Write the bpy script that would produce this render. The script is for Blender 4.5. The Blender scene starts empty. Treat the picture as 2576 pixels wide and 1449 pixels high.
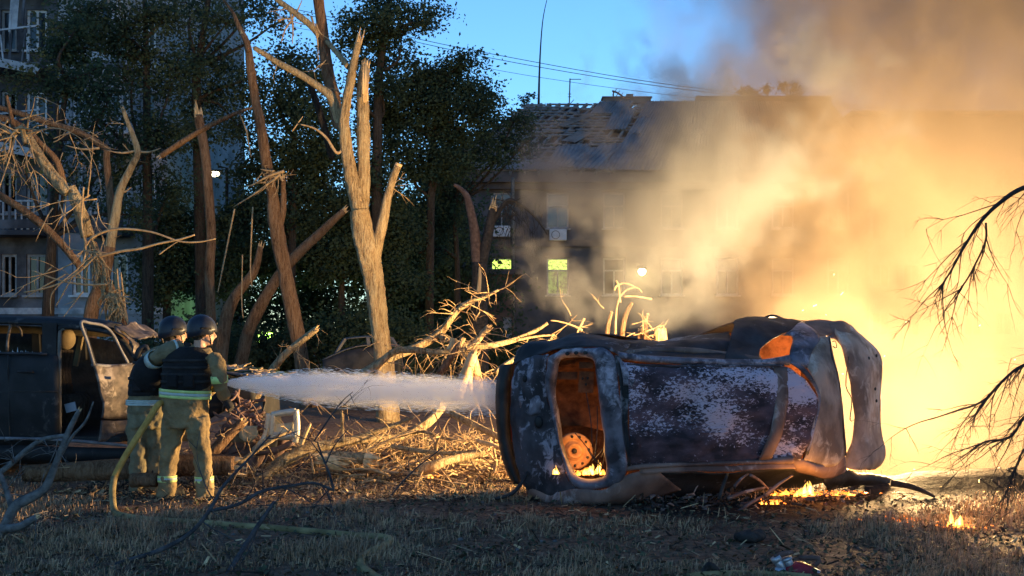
import bpy, bmesh, math, random
import numpy as np
from mathutils import Vector, Matrix, noise as mnoise

sc = bpy.context.scene
COL = sc.collection
R = math.radians

# ------------------------------------------------------------------ camera
F, HX, HY, CZ = 2762.0, 1288.0, 840.0, 1.6     # focal length and horizon measured on a 2576 px wide view
cam = bpy.data.objects.new('camera', bpy.data.cameras.new('camera'))
COL.objects.link(cam)
cam.location = (0, 0, CZ)
cam.rotation_euler = (R(90), 0, 0)
cam.data.lens = 36 * F / 2576
cam.data.shift_y = 116 / 2576
cam.data.clip_start = 0.1
cam.data.clip_end = 3000
sc.camera = cam

# ------------------------------------------------------------------ dusk sky, weak last light, exposure
SUN_EL, SUN_ROT = R(8), R(180)
w = bpy.data.worlds.new('World')
sc.world = w
w.use_nodes = True
wn = w.node_tree
bg = wn.nodes['Background']
sky = wn.nodes.new('ShaderNodeTexSky')
sky.sky_type = 'NISHITA'
sky.sun_disc = False
sky.sun_elevation = SUN_EL
sky.sun_rotation = SUN_ROT
sky.ozone_density = 4.0
sky.dust_density = 0.0
sky.air_density = 1.05
wb = wn.nodes.new('ShaderNodeMix'); wb.data_type = 'RGBA'; wb.blend_type = 'MULTIPLY'; wb.inputs[0].default_value = 1   # the camera's cool white balance
wb.inputs[7].default_value = (.8, .92, 1.04, 1)
wn.links.new(sky.outputs[0], wb.inputs[6]); wn.links.new(wb.outputs[2], bg.inputs[0])
bg.inputs[1].default_value = 0.15
sun = bpy.data.objects.new('sun', bpy.data.lights.new('sun', 'SUN'))
COL.objects.link(sun)
sun.data.energy = 0.02
sun.data.angle = R(15)
sun.data.color = (0.75, 0.85, 1.0)
sun.rotation_euler = (R(82), 0, 0)
sc.view_settings.view_transform = 'Standard'
sc.view_settings.look = 'None'
sc.view_settings.gamma = 1.0
sc.view_settings.exposure = 1.0
sc.cycles.use_denoising = True
sc.cycles.max_bounces = 7
sc.cycles.diffuse_bounces = 3
sc.cycles.glossy_bounces = 2
sc.cycles.transparent_max_bounces = 12
sc.cycles.volume_bounces = 5
sc.cycles.volume_step_rate = 3.6
sc.cycles.sample_clamp_indirect = 6.0

# ------------------------------------------------------------------ helpers
def at(px, py, Y):
    return Vector(((px - HX) / F * Y, Y, CZ - (py - HY) / F * Y))
def gnd(px, py, dz=0.0):
    Y = F * (CZ - dz) / (py - HY)
    return at(px, py, Y)
def A(*pts):                       # [(px,py,Y), ...] -> world points
    return [at(*p) for p in pts]

def catmull(pts, sub):
    pts = [Vector(p) for p in pts]
    if sub < 2 or len(pts) < 3:
        if sub < 2: return pts
        return [pts[0].lerp(pts[-1], i / sub) for i in range(sub + 1)]
    out = []
    n = len(pts)
    for i in range(n - 1):
        p0 = pts[max(i - 1, 0)]; p1 = pts[i]; p2 = pts[i + 1]; p3 = pts[min(i + 2, n - 1)]
        for k in range(sub):
            t = k / sub
            out.append(0.5 * ((2 * p1) + (p2 - p0) * t + (2 * p0 - 5 * p1 + 4 * p2 - p3) * t * t + (3 * p1 - p0 - 3 * p2 + p3) * t ** 3))
    out.append(pts[-1])
    return out
def interp(vals, n):
    x = np.linspace(0, 1, len(vals))
    return list(np.interp(np.linspace(0, 1, n), x, vals))

def resample(pts, n, smooth=True):
    pts = [Vector(p) for p in pts]
    if smooth and len(pts) > 2: pts = catmull(pts, 6)
    d = [0.0]
    for a, b in zip(pts, pts[1:]): d.append(d[-1] + (b - a).length)
    out = []; j = 0
    for i in range(n):
        t = d[-1] * i / (n - 1)
        while j < len(d) - 2 and d[j + 1] < t: j += 1
        s = d[j + 1] - d[j]
        out.append(pts[j].lerp(pts[j + 1], 0 if s < 1e-9 else min(1, (t - d[j]) / s)))
    return out

WL = {}                            # world location of every root
def tag(o, label=None, cat=None, group=None, kind=None):
    if label: o['label'] = label
    if cat: o['category'] = cat
    if group: o['group'] = group
    if kind: o['kind'] = kind
    return o
def thing(name, label, cat, loc=(0, 0, 0), group=None):
    o = bpy.data.objects.new(name, None)
    o.empty_display_size = 0.2
    COL.objects.link(o)
    o.location = loc
    WL[o.name] = Vector(loc)
    return tag(o, label, cat, group)
def link(name, me, parent=None):
    o = bpy.data.objects.new(name, me)
    COL.objects.link(o)
    if parent is not None:
        o.parent = parent
        o.location = -WL.get(parent.name, Vector((0, 0, 0)))
    return o

class MB:
    def __init__(s): s.v = []; s.f = []; s.m = []
    def add(s, vs, fs, m=0):
        b = len(s.v)
        s.v.extend([tuple(v) for v in vs])
        s.f.extend([tuple(i + b for i in f) for f in fs])
        s.m.extend([m] * len(fs))
        return s
    def box(s, c, size, m=0, rot=None, jit=0.0, rng=random):
        hx, hy, hz = size[0] / 2, size[1] / 2, size[2] / 2
        vs = [Vector((x, y, z)) for x in (-hx, hx) for y in (-hy, hy) for z in (-hz, hz)]
        if jit: vs = [v + Vector([rng.uniform(-jit, jit) for _ in range(3)]) for v in vs]
        if rot is not None: vs = [rot @ v for v in vs]
        c = Vector(c)
        return s.add([v + c for v in vs], [(0, 1, 3, 2), (4, 6, 7, 5), (0, 4, 5, 1), (2, 3, 7, 6), (0, 2, 6, 4), (1, 5, 7, 3)], m)
    def bar(s, a, b, wd, th, m=0, up=Vector((0, 0, 1))):
        a = Vector(a); b = Vector(b); d = (b - a); L = d.length
        if L < 1e-6: return s
        d /= L
        x = d.cross(up)
        if x.length < 1e-3: x = d.cross(Vector((1, 0, 0)))
        x.normalize(); z = x.cross(d)
        return s.box((a + b) / 2, (wd, L, th), m, Matrix((x, d, z)).transposed())
    def tube(s, pts, rad, n=8, m=0, sub=3, rough=0.0, cap=True, ell=None, nscale=3.0, seed=0.0):
        P = catmull(pts, sub)
        Rr = interp(rad if isinstance(rad, (list, tuple)) else [rad, rad], len(P))
        k = len(P)
        T = []
        for i in range(k):
            t = P[min(i + 1, k - 1)] - P[max(i - 1, 0)]
            T.append(t.normalized() if t.length > 1e-9 else Vector((0, 0, 1)))
        u = T[0].cross(Vector((0, 1, 0)))
        if u.length < 0.1: u = T[0].cross(Vector((1, 0, 0)))
        u.normalize()
        vs = []
        for i in range(k):
            u = (u - T[i] * u.dot(T[i]))
            if u.length < 1e-6: u = T[i].orthogonal()
            u.normalize()
            wv = T[i].cross(u)
            for j in range(n):
                a = 2 * math.pi * j / n
                r = Rr[i]
                if rough:
                    q = P[i] * nscale + Vector((math.cos(a), math.sin(a), 0)) * 0.9 + Vector((seed, seed * .7, 0))
                    r *= 1 + rough * (mnoise.noise(q) + 0.5 * mnoise.noise(q * 2.3) + (0.75 * mnoise.noise(Vector((q.x * 6, q.y * 6, q.z * 3.5))) if n >= 16 else 0))
                vs.append(P[i] + (u * math.cos(a) + wv * math.sin(a)) * r)
        fs = []
        for i in range(k - 1):
            for j in range(n):
                j2 = (j + 1) % n
                fs.append((i * n + j, i * n + j2, (i + 1) * n + j2, (i + 1) * n + j))
        if cap:
            fs.append(tuple(reversed(range(n))))
            fs.append(tuple((k - 1) * n + j for j in range(n)))
        return s.add(vs, fs, m)
    def rings(s, secs, n=14, m=0):         # secs: (center, rx, ry[, tilt matrix]) stacked closed loft, rings in local XY
        vs = []
        for sec in secs:
            c, rx, ry = sec[:3]; M = sec[3] if len(sec) > 3 else None
            for j in range(n):
                a = 2 * math.pi * j / n
                q = Vector((rx * math.cos(a), ry * math.sin(a), 0))
                if M is not None: q = M @ q
                vs.append(Vector(c) + q)
        fs = []
        for i in range(len(secs) - 1):
            for j in range(n):
                j2 = (j + 1) % n
                fs.append((i * n + j, i * n + j2, (i + 1) * n + j2, (i + 1) * n + j))
        fs.append(tuple(reversed(range(n))))
        fs.append(tuple((len(secs) - 1) * n + j for j in range(n)))
        return s.add(vs, fs, m)
    def ball(s, c, r, m=0, nu=12, nv=8, M=None):
        c = Vector(c); rx, ry, rz = (r, r, r) if isinstance(r, (int, float)) else r
        vs = []
        for i in range(1, nv):
            th = math.pi * i / nv
            for j in range(nu):
                a = 2 * math.pi * j / nu
                q = Vector((rx * math.sin(th) * math.cos(a), ry * math.sin(th) * math.sin(a), rz * math.cos(th)))
                vs.append(c + (M @ q if M is not None else q))
        t = Vector((0, 0, rz)); b = Vector((0, 0, -rz))
        vs += [c + (M @ t if M is not None else t), c + (M @ b if M is not None else b)]
        fs = []
        for i in range(nv - 2):
            for j in range(nu):
                j2 = (j + 1) % nu
                fs.append((i * nu + j, (i + 1) * nu + j, (i + 1) * nu + j2, i * nu + j2))
        T, B = len(vs) - 2, len(vs) - 1
        for j in range(nu):
            fs.append((T, j, (j + 1) % nu)); fs.append((B, (nv - 2) * nu + (j + 1) % nu, (nv - 2) * nu + j))
        return s.add(vs, fs, m)
    def loft(s, rows, nu=24, nv=6, m=0, closed=False, amp=0.0, nscale=2.5, seed=0.0, smooth=True, linear=False):
        rs = [resample(r + ([r[0]] if closed else []), nu + (1 if closed else 0), smooth) for r in rows]
        if closed: rs = [r[:-1] for r in rs]
        cols = [[r[i] for r in rs] for i in range(len(rs[0]))]
        cols = [resample(c, nv + 1, not linear and len(c) > 2) for c in cols]
        vs = []
        for j in range(nv + 1):
            for i in range(len(cols)):
                p = cols[i][j]
                if amp:
                    q = p * nscale + Vector((seed, seed, seed))
                    p = p + Vector((mnoise.noise(q), mnoise.noise(q + Vector((7, 3, 1))) , mnoise.noise(q + Vector((1, 9, 4))))) * amp \
                          + Vector((mnoise.noise(q * 3.1), 1.3 * mnoise.noise(q * 3.1 + Vector((5, 2, 8))), mnoise.noise(q * 3.1 + Vector((2, 2, 9))))) * amp * 0.35
                vs.append(p)
        k = len(cols); fs = []
        for j in range(nv):
            for i in range(k if closed else k - 1):
                i2 = (i + 1) % k
                fs.append((j * k + i, j * k + i2, (j + 1) * k + i2, (j + 1) * k + i))
        return s.add(vs, fs, m)
    def build(s, name, mats, parent=None, smooth=True, solid=0.0, bevel=0.0):
        me = bpy.data.meshes.new(name)
        me.from_pydata(s.v, [], s.f)
        if not isinstance(mats, (list, tuple)): mats = [mats]
        for mm in mats: me.materials.append(mm)
        if len(mats) > 1: me.polygons.foreach_set('material_index', s.m)
        me.polygons.foreach_set('use_smooth', [smooth] * len(me.polygons))
        me.validate(); me.update()
        o = link(name, me, parent)
        if solid:
            md = o.modifiers.new('thickness', 'SOLIDIFY'); md.thickness = solid; md.offset = 0
        if bevel:
            md = o.modifiers.new('edges', 'BEVEL'); md.width = bevel; md.segments = 2; md.limit_method = 'ANGLE'
        return o

def npmesh(name, V, Fc, mats, parent=None, mi=None, smooth=False):
    """V (n,3), Fc (m,k) numpy arrays with k = 3 or 4"""
    me = bpy.data.meshes.new(name)
    k = Fc.shape[1]
    me.vertices.add(len(V)); me.vertices.foreach_set('co', np.ascontiguousarray(V, dtype=np.float32).ravel())
    me.loops.add(Fc.size); me.loops.foreach_set('vertex_index', np.ascontiguousarray(Fc, dtype=np.int32).ravel())
    me.polygons.add(len(Fc)); me.polygons.foreach_set('loop_start', np.arange(0, Fc.size, k, dtype=np.int32))
    if not isinstance(mats, (list, tuple)): mats = [mats]
    for mm in mats: me.materials.append(mm)
    if mi is not None: me.polygons.foreach_set('material_index', np.ascontiguousarray(mi, dtype=np.int32))
    me.polygons.foreach_set('use_smooth', np.full(len(Fc), smooth))
    me.update(calc_edges=True)
    return link(name, me, parent)

# ------------------------------------------------------------------ materials
def mat_base(name):
    m = bpy.data.materials.new(name); m.use_nodes = True
    nt = m.node_tree
    return m, nt, nt.nodes['Principled BSDF']
def coords(nt, stretch=(1, 1, 1)):
    tc = nt.nodes.new('ShaderNodeTexCoord')
    mp = nt.nodes.new('ShaderNodeMapping'); mp.inputs['Scale'].default_value = stretch
    nt.links.new(tc.outputs['Object'], mp.inputs['Vector'])
    return mp.outputs[0]
def noise_node(nt, vec, scale, detail=6, rough=0.6, dist=0.0):
    n = nt.nodes.new('ShaderNodeTexNoise')
    n.inputs['Scale'].default_value = scale; n.inputs['Detail'].default_value = detail
    n.inputs['Roughness'].default_value = rough; n.inputs['Distortion'].default_value = dist
    nt.links.new(vec, n.inputs['Vector'])
    return n.outputs[0]
def ramp(nt, fac, stops):
    r = nt.nodes.new('ShaderNodeValToRGB')
    e = r.color_ramp.elements
    while len(e) < len(stops): e.new(0.5)
    for x, (p, c) in zip(e, stops):
        x.position = p; x.color = (*c, 1) if len(c) == 3 else c
    nt.links.new(fac, r.inputs[0])
    return r.outputs[0]
def bump(nt, b, h, strength, dist=0.02):
    bn = nt.nodes.new('ShaderNodeBump'); bn.inputs['Strength'].default_value = strength; bn.inputs['Distance'].default_value = dist
    nt.links.new(h, bn.inputs['Height']); nt.links.new(bn.outputs[0], b.inputs['Normal'])
def pm(name, c1, c2, scale=4, rough=0.8, bumps=0.4, bscale=None, stretch=(1, 1, 1), lo=.35, hi=.65, metal=0.0, dist=0.02, c3=None, detail=6):
    m, nt, b = mat_base(name)
    v = coords(nt, stretch)
    n = noise_node(nt, v, scale, detail)
    st = [(lo, c1), (hi, c2)]
    if c3: st = [(lo, c1), ((lo + hi) / 2, c2), (hi, c3)]
    nt.links.new(ramp(nt, n, st), b.inputs['Base Color'])
    b.inputs['Roughness'].default_value = rough; b.inputs['Metallic'].default_value = metal
    b.inputs['Specular IOR Level'].default_value = 0.3
    if bumps: bump(nt, b, noise_node(nt, v, bscale or scale * 3, 5), bumps, dist)
    return m
def burnt(name, dark, mid, ash, scale=3.0, athr=(.55, .62), stretch=(1, 1, 1), rough=0.75, metal=0.2, ascale=7.0, zg=None):
    """burnt sheet metal: soot, bare scorched steel and flaking pale ash with shapes of their own"""
    m, nt, b = mat_base(name)
    v = coords(nt, stretch)
    n1 = noise_node(nt, v, scale, 5, .55)
    base = ramp(nt, n1, [(.38, dark), (.62, mid)])
    n2 = noise_node(nt, v, ascale, 9, .68, .6)
    n3 = noise_node(nt, v, scale * .45, 3, .5)
    mul = nt.nodes.new('ShaderNodeMath'); mul.operation = 'MULTIPLY_ADD'
    nt.links.new(n3, mul.inputs[0]); mul.inputs[1].default_value = 0.9; nt.links.new(n2, mul.inputs[2])
    sub = nt.nodes.new('ShaderNodeMath'); sub.operation = 'SUBTRACT'; nt.links.new(mul.outputs[0], sub.inputs[0]); sub.inputs[1].default_value = 0.45
    fac = sub.outputs[0]
    if zg:                                   # ash lies thicker on one side of the panel
        sx = nt.nodes.new('ShaderNodeSeparateXYZ'); nt.links.new(coords(nt), sx.inputs[0])
        mr = nt.nodes.new('ShaderNodeMapRange'); nt.links.new(sx.outputs[2], mr.inputs[0])
        mr.inputs[1].default_value, mr.inputs[2].default_value, mr.inputs[3].default_value, mr.inputs[4].default_value = zg
        ad = nt.nodes.new('ShaderNodeMath'); nt.links.new(fac, ad.inputs[0]); nt.links.new(mr.outputs[0], ad.inputs[1]); fac = ad.outputs[0]
    f = ramp(nt, fac, [(athr[0], (0, 0, 0)), (athr[1], (1, 1, 1))])
    mx = nt.nodes.new('ShaderNodeMix'); mx.data_type = 'RGBA'
    nt.links.new(f, mx.inputs[0]); nt.links.new(base, mx.inputs[6]); mx.inputs[7].default_value = (*ash, 1)
    nt.links.new(mx.outputs[2], b.inputs['Base Color'])
    b.inputs['Roughness'].default_value = rough; b.inputs['Metallic'].default_value = metal
    bump(nt, b, sub.outputs[0], 0.5, 0.01)
    return m
def emis(name, col, strength, dim=0.05):
    m, nt, b = mat_base(name)
    b.inputs['Base Color'].default_value = (dim, dim * .5, dim * .2, 1)
    b.inputs['Emission Color'].default_value = (*col, 1); b.inputs['Emission Strength'].default_value = strength
    return m

def bark_mat(name, dark, mid, light, sc=1.0):
    m, nt, b = mat_base(name)
    v = coords(nt, (1, 1, .16))
    n1 = noise_node(nt, v, 20 * sc, 6, .7, .8)
    v2 = coords(nt, (1, 1, .45)); n2 = noise_node(nt, v2, 55 * sc, 4, .7)
    ad = nt.nodes.new('ShaderNodeMath'); ad.operation = 'MULTIPLY_ADD'; nt.links.new(n2, ad.inputs[0]); ad.inputs[1].default_value = .45; nt.links.new(n1, ad.inputs[2])
    big = noise_node(nt, coords(nt), 1.6, 3, .5)
    ad2 = nt.nodes.new('ShaderNodeMath'); ad2.operation = 'MULTIPLY_ADD'; nt.links.new(big, ad2.inputs[0]); ad2.inputs[1].default_value = .3; nt.links.new(ad.outputs[0], ad2.inputs[2])
    nt.links.new(ramp(nt, ad2.outputs[0], [(.66, dark), (.84, mid), (1.0, light)]), b.inputs['Base Color'])
    b.inputs['Roughness'].default_value = .95; b.inputs['Specular IOR Level'].default_value = .15
    bump(nt, b, ad.outputs[0], 1.0, .07)
    return m
def flame_mat(name, col, strength):
    """a flame gives off light and lets light through"""
    m = bpy.data.materials.new(name); m.use_nodes = True; n = m.node_tree; n.nodes.clear()
    o = n.nodes.new('ShaderNodeOutputMaterial'); e = n.nodes.new('ShaderNodeEmission'); t = n.nodes.new('ShaderNodeBsdfTransparent'); s = n.nodes.new('ShaderNodeAddShader')
    e.inputs[0].default_value = (*col, 1); e.inputs[1].default_value = strength
    n.links.new(e.outputs[0], s.inputs[0]); n.links.new(t.outputs[0], s.inputs[1]); n.links.new(s.outputs[0], o.inputs['Surface'])
    return m
def leaf_mat(name, c1, c2):
    m, nt, b = mat_base(name)
    col = ramp(nt, noise_node(nt, coords(nt), 1.2, 4), [(.35, c1), (.65, c2)])
    df = nt.nodes.new('ShaderNodeBsdfDiffuse'); tr = nt.nodes.new('ShaderNodeBsdfTranslucent'); mx = nt.nodes.new('ShaderNodeMixShader'); mx.inputs[0].default_value = .42
    nt.links.new(col, df.inputs[0]); nt.links.new(col, tr.inputs[0]); nt.links.new(df.outputs[0], mx.inputs[1]); nt.links.new(tr.outputs[0], mx.inputs[2])
    nt.links.new(mx.outputs[0], nt.nodes['Material Output'].inputs['Surface']); nt.nodes.remove(b)
    return m
M = {}
M['bark'] = bark_mat('bark_warm', (.11, .068, .034), (.37, .26, .14), (.52, .4, .23))
M['bark_red'] = bark_mat('bark_reddish', (.05, .026, .015), (.17, .095, .052), (.26, .16, .095))
M['bark_dark'] = bark_mat('bark_dark', (.015, .012, .01), (.045, .034, .026), (.075, .058, .045))
M['bark_grey'] = pm('bark_grey', (.05, .05, .05), (.16, .155, .15), 14, .9, .7, 30, (1, 1, 1), dist=.01)
M['char'] = pm('charred_wood', (.012, .011, .01), (.05, .04, .035), 12, .85, .9, 25)
M['wood'] = pm('torn_wood', (.38, .24, .11), (.68, .48, .26), 14, .8, .7, 30, (1, 1, .15), dist=.01)
M['twig'] = pm('dry_twig', (.26, .17, .09), (.48, .33, .18), 12, .9, .4)
M['twig_dark'] = pm('black_twig', (.012, .011, .012), (.035, .03, .028), 12, .9, .3)
M['twig_slate'] = pm('slate_twig', (.025, .025, .028), (.075, .072, .075), 12, .9, .4)
M['leaf'] = leaf_mat('leaf_dark_green', (.04, .062, .04), (.082, .11, .058))
M['leaf2'] = leaf_mat('leaf_blue_green', (.033, .052, .04), (.068, .094, .058))
M['ash_metal'] = burnt('roof_panel_ash', (.014, .009, .014), (.09, .055, .07), (.42, .35, .42), 4.5, (.55, .6), (.8, 1, 1.5), .9, .05, 36.0, (.5, 1.3, -.05, .09))
M['blue_metal'] = burnt('scorched_bare_steel', (.035, .031, .04), (.17, .15, .18), (.36, .32, .37), 5.0, (.5, .68), (1, 1, 1), .65, .3, 12.0)
M['soot_metal'] = burnt('sooty_steel', (.01, .01, .012), (.045, .04, .045), (.2, .2, .22), 3.5, (.6, .72), (1, 1, 1), .75, .2, 8.0)
M['tail_metal'] = burnt('sooty_steel_peeling', (.014, .012, .016), (.065, .055, .066), (.26, .23, .27), 4.5, (.55, .64), (1, 1, .7), .8, .1, 11.0)
M['rust_metal'] = burnt('rusty_steel', (.08, .045, .038), (.24, .145, .115), (.42, .34, .32), 3.0, (.58, .8), (1, 1, .6), .8, .15, 9.0)
M['tan_ash'] = burnt('tan_ash_steel', (.13, .09, .07), (.36, .265, .21), (.5, .42, .36), 4.0, (.55, .75), (1, 1, .6), .85, .1, 10.0)
M['rust_in'] = pm('rust_inside', (.06, .018, .008), (.2, .075, .03), 7, .85, .8, 20)
M['black'] = pm('burnt_black', (.008, .008, .009), (.03, .028, .028), 6, .6, .4)
M['ground'] = None
M['flame'] = flame_mat('flame', (1, .3, .035), .55)
M['flame_core'] = flame_mat('flame_core', (1, .48, .09), .6)
M['ember'] = emis('ember', (1, .22, .025), 1.6)

# ------------------------------------------------------------------ ground
def ground_z(x, y):
    z = 0.03 * mnoise.noise(Vector((x * .55, y * .55, 0))) + 0.015 * mnoise.noise(Vector((x * 1.9, y * 1.9, 4)))
    if y > 6:
        # blast crater beyond a low lip of turned-up soil, behind and to the right of the burning car
        sx = min(1, max(0, (x - 2.7) / 1.0)); sx = sx * sx * (3 - 2 * sx)
        b = math.exp(-((y - 11.25) / .3) ** 2) * sx
        z += b * (.2 + .09 * mnoise.noise(Vector((x * 1.7, y, 2))))
        t = min(1, max(0, (y - 11.3) / 1.3)) * min(1, max(0, (21 - y) / 4)); t = t * t * (3 - 2 * t)
        z -= .55 * t * sx * min(1, max(0, (13 - x) / 3))
    if y > 13: z += .0
    return z
def make_ground():
    xs = list(np.concatenate([[-900, -300, -120, -60, -35, -22, -15], np.arange(-10, 12.01, .16), [15, 22, 35, 60, 120, 300, 900]]))
    ys = list(np.concatenate([[-60, -10, 0, 3], np.arange(5, 20, .16), np.arange(20, 34, 1), [36, 40, 50, 62, 80, 120, 200, 400, 1200]]))
    V = np.array([(x, y, ground_z(x, y)) for y in ys for x in xs], dtype=np.float32)
    nx = len(xs)
    i = np.arange(nx - 1)[None, :] + nx * np.arange(len(ys) - 1)[:, None]
    i = i.ravel()
    Fc = np.stack([i, i + 1, i + nx + 1, i + nx], 1)
    m, nt, b = mat_base('trampled_soil')
    v = coords(nt)
    n1 = noise_node(nt, v, 1.1, 8, .65)
    n2 = noise_node(nt, v, 14, 8, .7)
    base = ramp(nt, n1, [(.35, (.11, .066, .05)), (.5, (.22, .138, .096)), (.66, (.145, .1, .07))])
    fine = ramp(nt, n2, [(.35, (.35, .35, .35)), (.7, (1.5, 1.45, 1.3))])
    mx = nt.nodes.new('ShaderNodeMix'); mx.data_type = 'RGBA'; mx.blend_type = 'MULTIPLY'; mx.inputs[0].default_value = 1
    nt.links.new(base, mx.inputs[6]); nt.links.new(fine, mx.inputs[7]); nt.links.new(mx.outputs[2], b.inputs['Base Color'])
    # soil painted black round the fire to dim its light there, scorched under the car
    def blacken(cx, cy, rad, prev):
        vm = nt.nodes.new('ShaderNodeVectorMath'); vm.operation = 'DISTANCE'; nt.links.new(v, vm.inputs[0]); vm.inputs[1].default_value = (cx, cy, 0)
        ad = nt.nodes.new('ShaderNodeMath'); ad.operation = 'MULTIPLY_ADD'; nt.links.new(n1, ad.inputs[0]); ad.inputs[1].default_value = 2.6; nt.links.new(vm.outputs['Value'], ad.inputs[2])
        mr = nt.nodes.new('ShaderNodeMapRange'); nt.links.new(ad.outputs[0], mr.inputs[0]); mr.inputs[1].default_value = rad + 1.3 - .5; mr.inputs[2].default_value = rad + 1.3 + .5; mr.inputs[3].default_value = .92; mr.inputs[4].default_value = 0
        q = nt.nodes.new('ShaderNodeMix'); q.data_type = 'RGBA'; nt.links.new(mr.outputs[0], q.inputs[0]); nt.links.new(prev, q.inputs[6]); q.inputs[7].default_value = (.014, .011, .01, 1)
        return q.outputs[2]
    col = blacken(4.9, 12.4, 2.2, mx.outputs[2]); col = blacken(7.2, 13.2, 2.6, col); col = blacken(2.0, 10.9, 1.5, col)
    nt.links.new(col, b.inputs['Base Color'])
    b.inputs['Roughness'].default_value = .95; b.inputs['Specular IOR Level'].default_value = .15
    bump(nt, b, n2, .9, .04)
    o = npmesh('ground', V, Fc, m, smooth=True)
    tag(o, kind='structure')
make_ground()

def gz(X, Y): return np.array([ground_z(x, y) for x, y in zip(X, Y)])

def scatter_grass():
    rng = np.random.default_rng(5)
    n = 75000
    Y = 6.9 + 5.6 * rng.random(n) ** 1.5
    half = Y * .475
    X = (rng.random(n) * 2 - 1) * half
    # patchy: drop blades where a noise says bare soil
    keep = np.array([mnoise.noise(Vector((x * .8, y * .8, 9))) + .35 * mnoise.noise(Vector((x * 3, y * 3, 1))) for x, y in zip(X, Y)])
    burn = np.exp(-(((X - 1.7) / 2.2) ** 2 + ((Y - 10.2) / .8) ** 2) * 1.5) + 1.6 * np.exp(-(((X - 5) / 2.2) ** 4 + ((Y - 12.1) / 1.0) ** 4)) * (X > 2.8)
    k = keep - burn * .8 + rng.random(n) * .5 > .26
    X, Y, keep = X[k], Y[k], keep[k]; n = len(X)
    Z = gz(X, Y)
    h = rng.uniform(.02, .075, n) * np.clip(.8 + 1.4 * keep, .4, 1.7) * (1 + .6 * rng.random(n)); wd = rng.uniform(.0015, .004, n) * 1.3
    a = rng.uniform(0, 2 * np.pi, n); lean = rng.uniform(.1, 1.1, n)
    dx, dy = np.cos(a), np.sin(a)
    px, py = -np.sin(a + .6), np.cos(a + .6)
    base = np.stack([X, Y, Z - .004], 1)
    s = np.stack([px * wd, py * wd, 0 * wd], 1)
    mid = base + np.stack([dx * h * lean * .35, dy * h * lean * .35, h * .65], 1)
    tip = base + np.stack([dx * h * lean, dy * h * lean, h * (1 - .25 * lean)], 1)
    V = np.stack([base - s, base + s, mid + s * .7, mid - s * .7, tip], 1).reshape(-1, 3)
    b = np.arange(n)[:, None] * 5
    F1 = np.concatenate([b + [[0, 1, 2]], b + [[0, 2, 3]], b + [[3, 2, 4]]], 0)
    mi = (rng.random(n) < .7).astype(int)
    o = npmesh('grass', V, F1, [pm('grass_green', (.1, .075, .046), (.21, .155, .085), 3, .8, 0), pm('grass_dry', (.26, .16, .095), (.5, .33, .19), 3, .85, 0)], mi=np.tile(mi, 3))
    tag(o, 'short trampled grass over the burnt ground', kind='stuff')
scatter_grass()

def scatter_litter():
    """wood chips, twig scraps and torn bark lying over the ground"""
    rng = np.random.default_rng(8)
    n1, n2 = 5000, 17000
    X1 = rng.uniform(-4.6, 5.6, n1); Y1 = rng.uniform(7.2, 12.5, n1)
    X2 = rng.uniform(-4.5, 3.2, n2); Y2 = 10.4 + rng.random(n2) ** 1.3 * 6.5
    X = np.concatenate([X1, X2]); Y = np.concatenate([Y1, Y2]); n = len(X)
    dens = np.array([mnoise.noise(Vector((x * 1.1, y * 1.1, 3))) for x, y in zip(X, Y)])
    k = (dens + rng.random(n) * .9 > .25) & ~((X > 3) & (Y > 11))
    X, Y = X[k], Y[k]; n = len(X); Z = gz(X, Y)
    L = rng.uniform(.01, .045, n) * np.where(rng.random(n) < .08, 3.2, 1); W = rng.uniform(.002, .008, n) * np.where(rng.random(n) < .2, 2.6, 1)
    a = rng.uniform(0, np.pi, n); t = rng.normal(0, .35, n)
    d = np.stack([np.cos(a) * np.cos(t), np.sin(a) * np.cos(t), np.sin(t)], 1)
    s = np.stack([-np.sin(a), np.cos(a), 0 * a], 1)
    u = np.cross(d, s)
    c = np.stack([X, Y, Z + .008 + np.abs(np.sin(t)) * L * .5 + rng.random(n) * .025], 1)
    e = d * L[:, None]; s = s * W[:, None]; u = u * (W * .5)[:, None]
    V = np.stack([c - e - s, c - e + s, c - e * .9 + u, c + e - s * .6, c + e + s * .6, c + e * .9 + u], 1).reshape(-1, 3)
    b = np.arange(n)[:, None] * 6
    Fq = np.concatenate([b + [[0, 1, 4, 3]], b + [[1, 2, 5, 4]], b + [[2, 0, 3, 5]]], 0)
    mi = np.tile(rng.choice([0, 1, 2], n, p=[.4, .1, .5]), 3)
    o = npmesh('litter', V, Fq, [M['twig'], M['wood'], M['bark_dark']], mi=mi)
    tag(o, 'wood chips and twig scraps strewn over the ground', kind='stuff')
scatter_litter()

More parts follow.
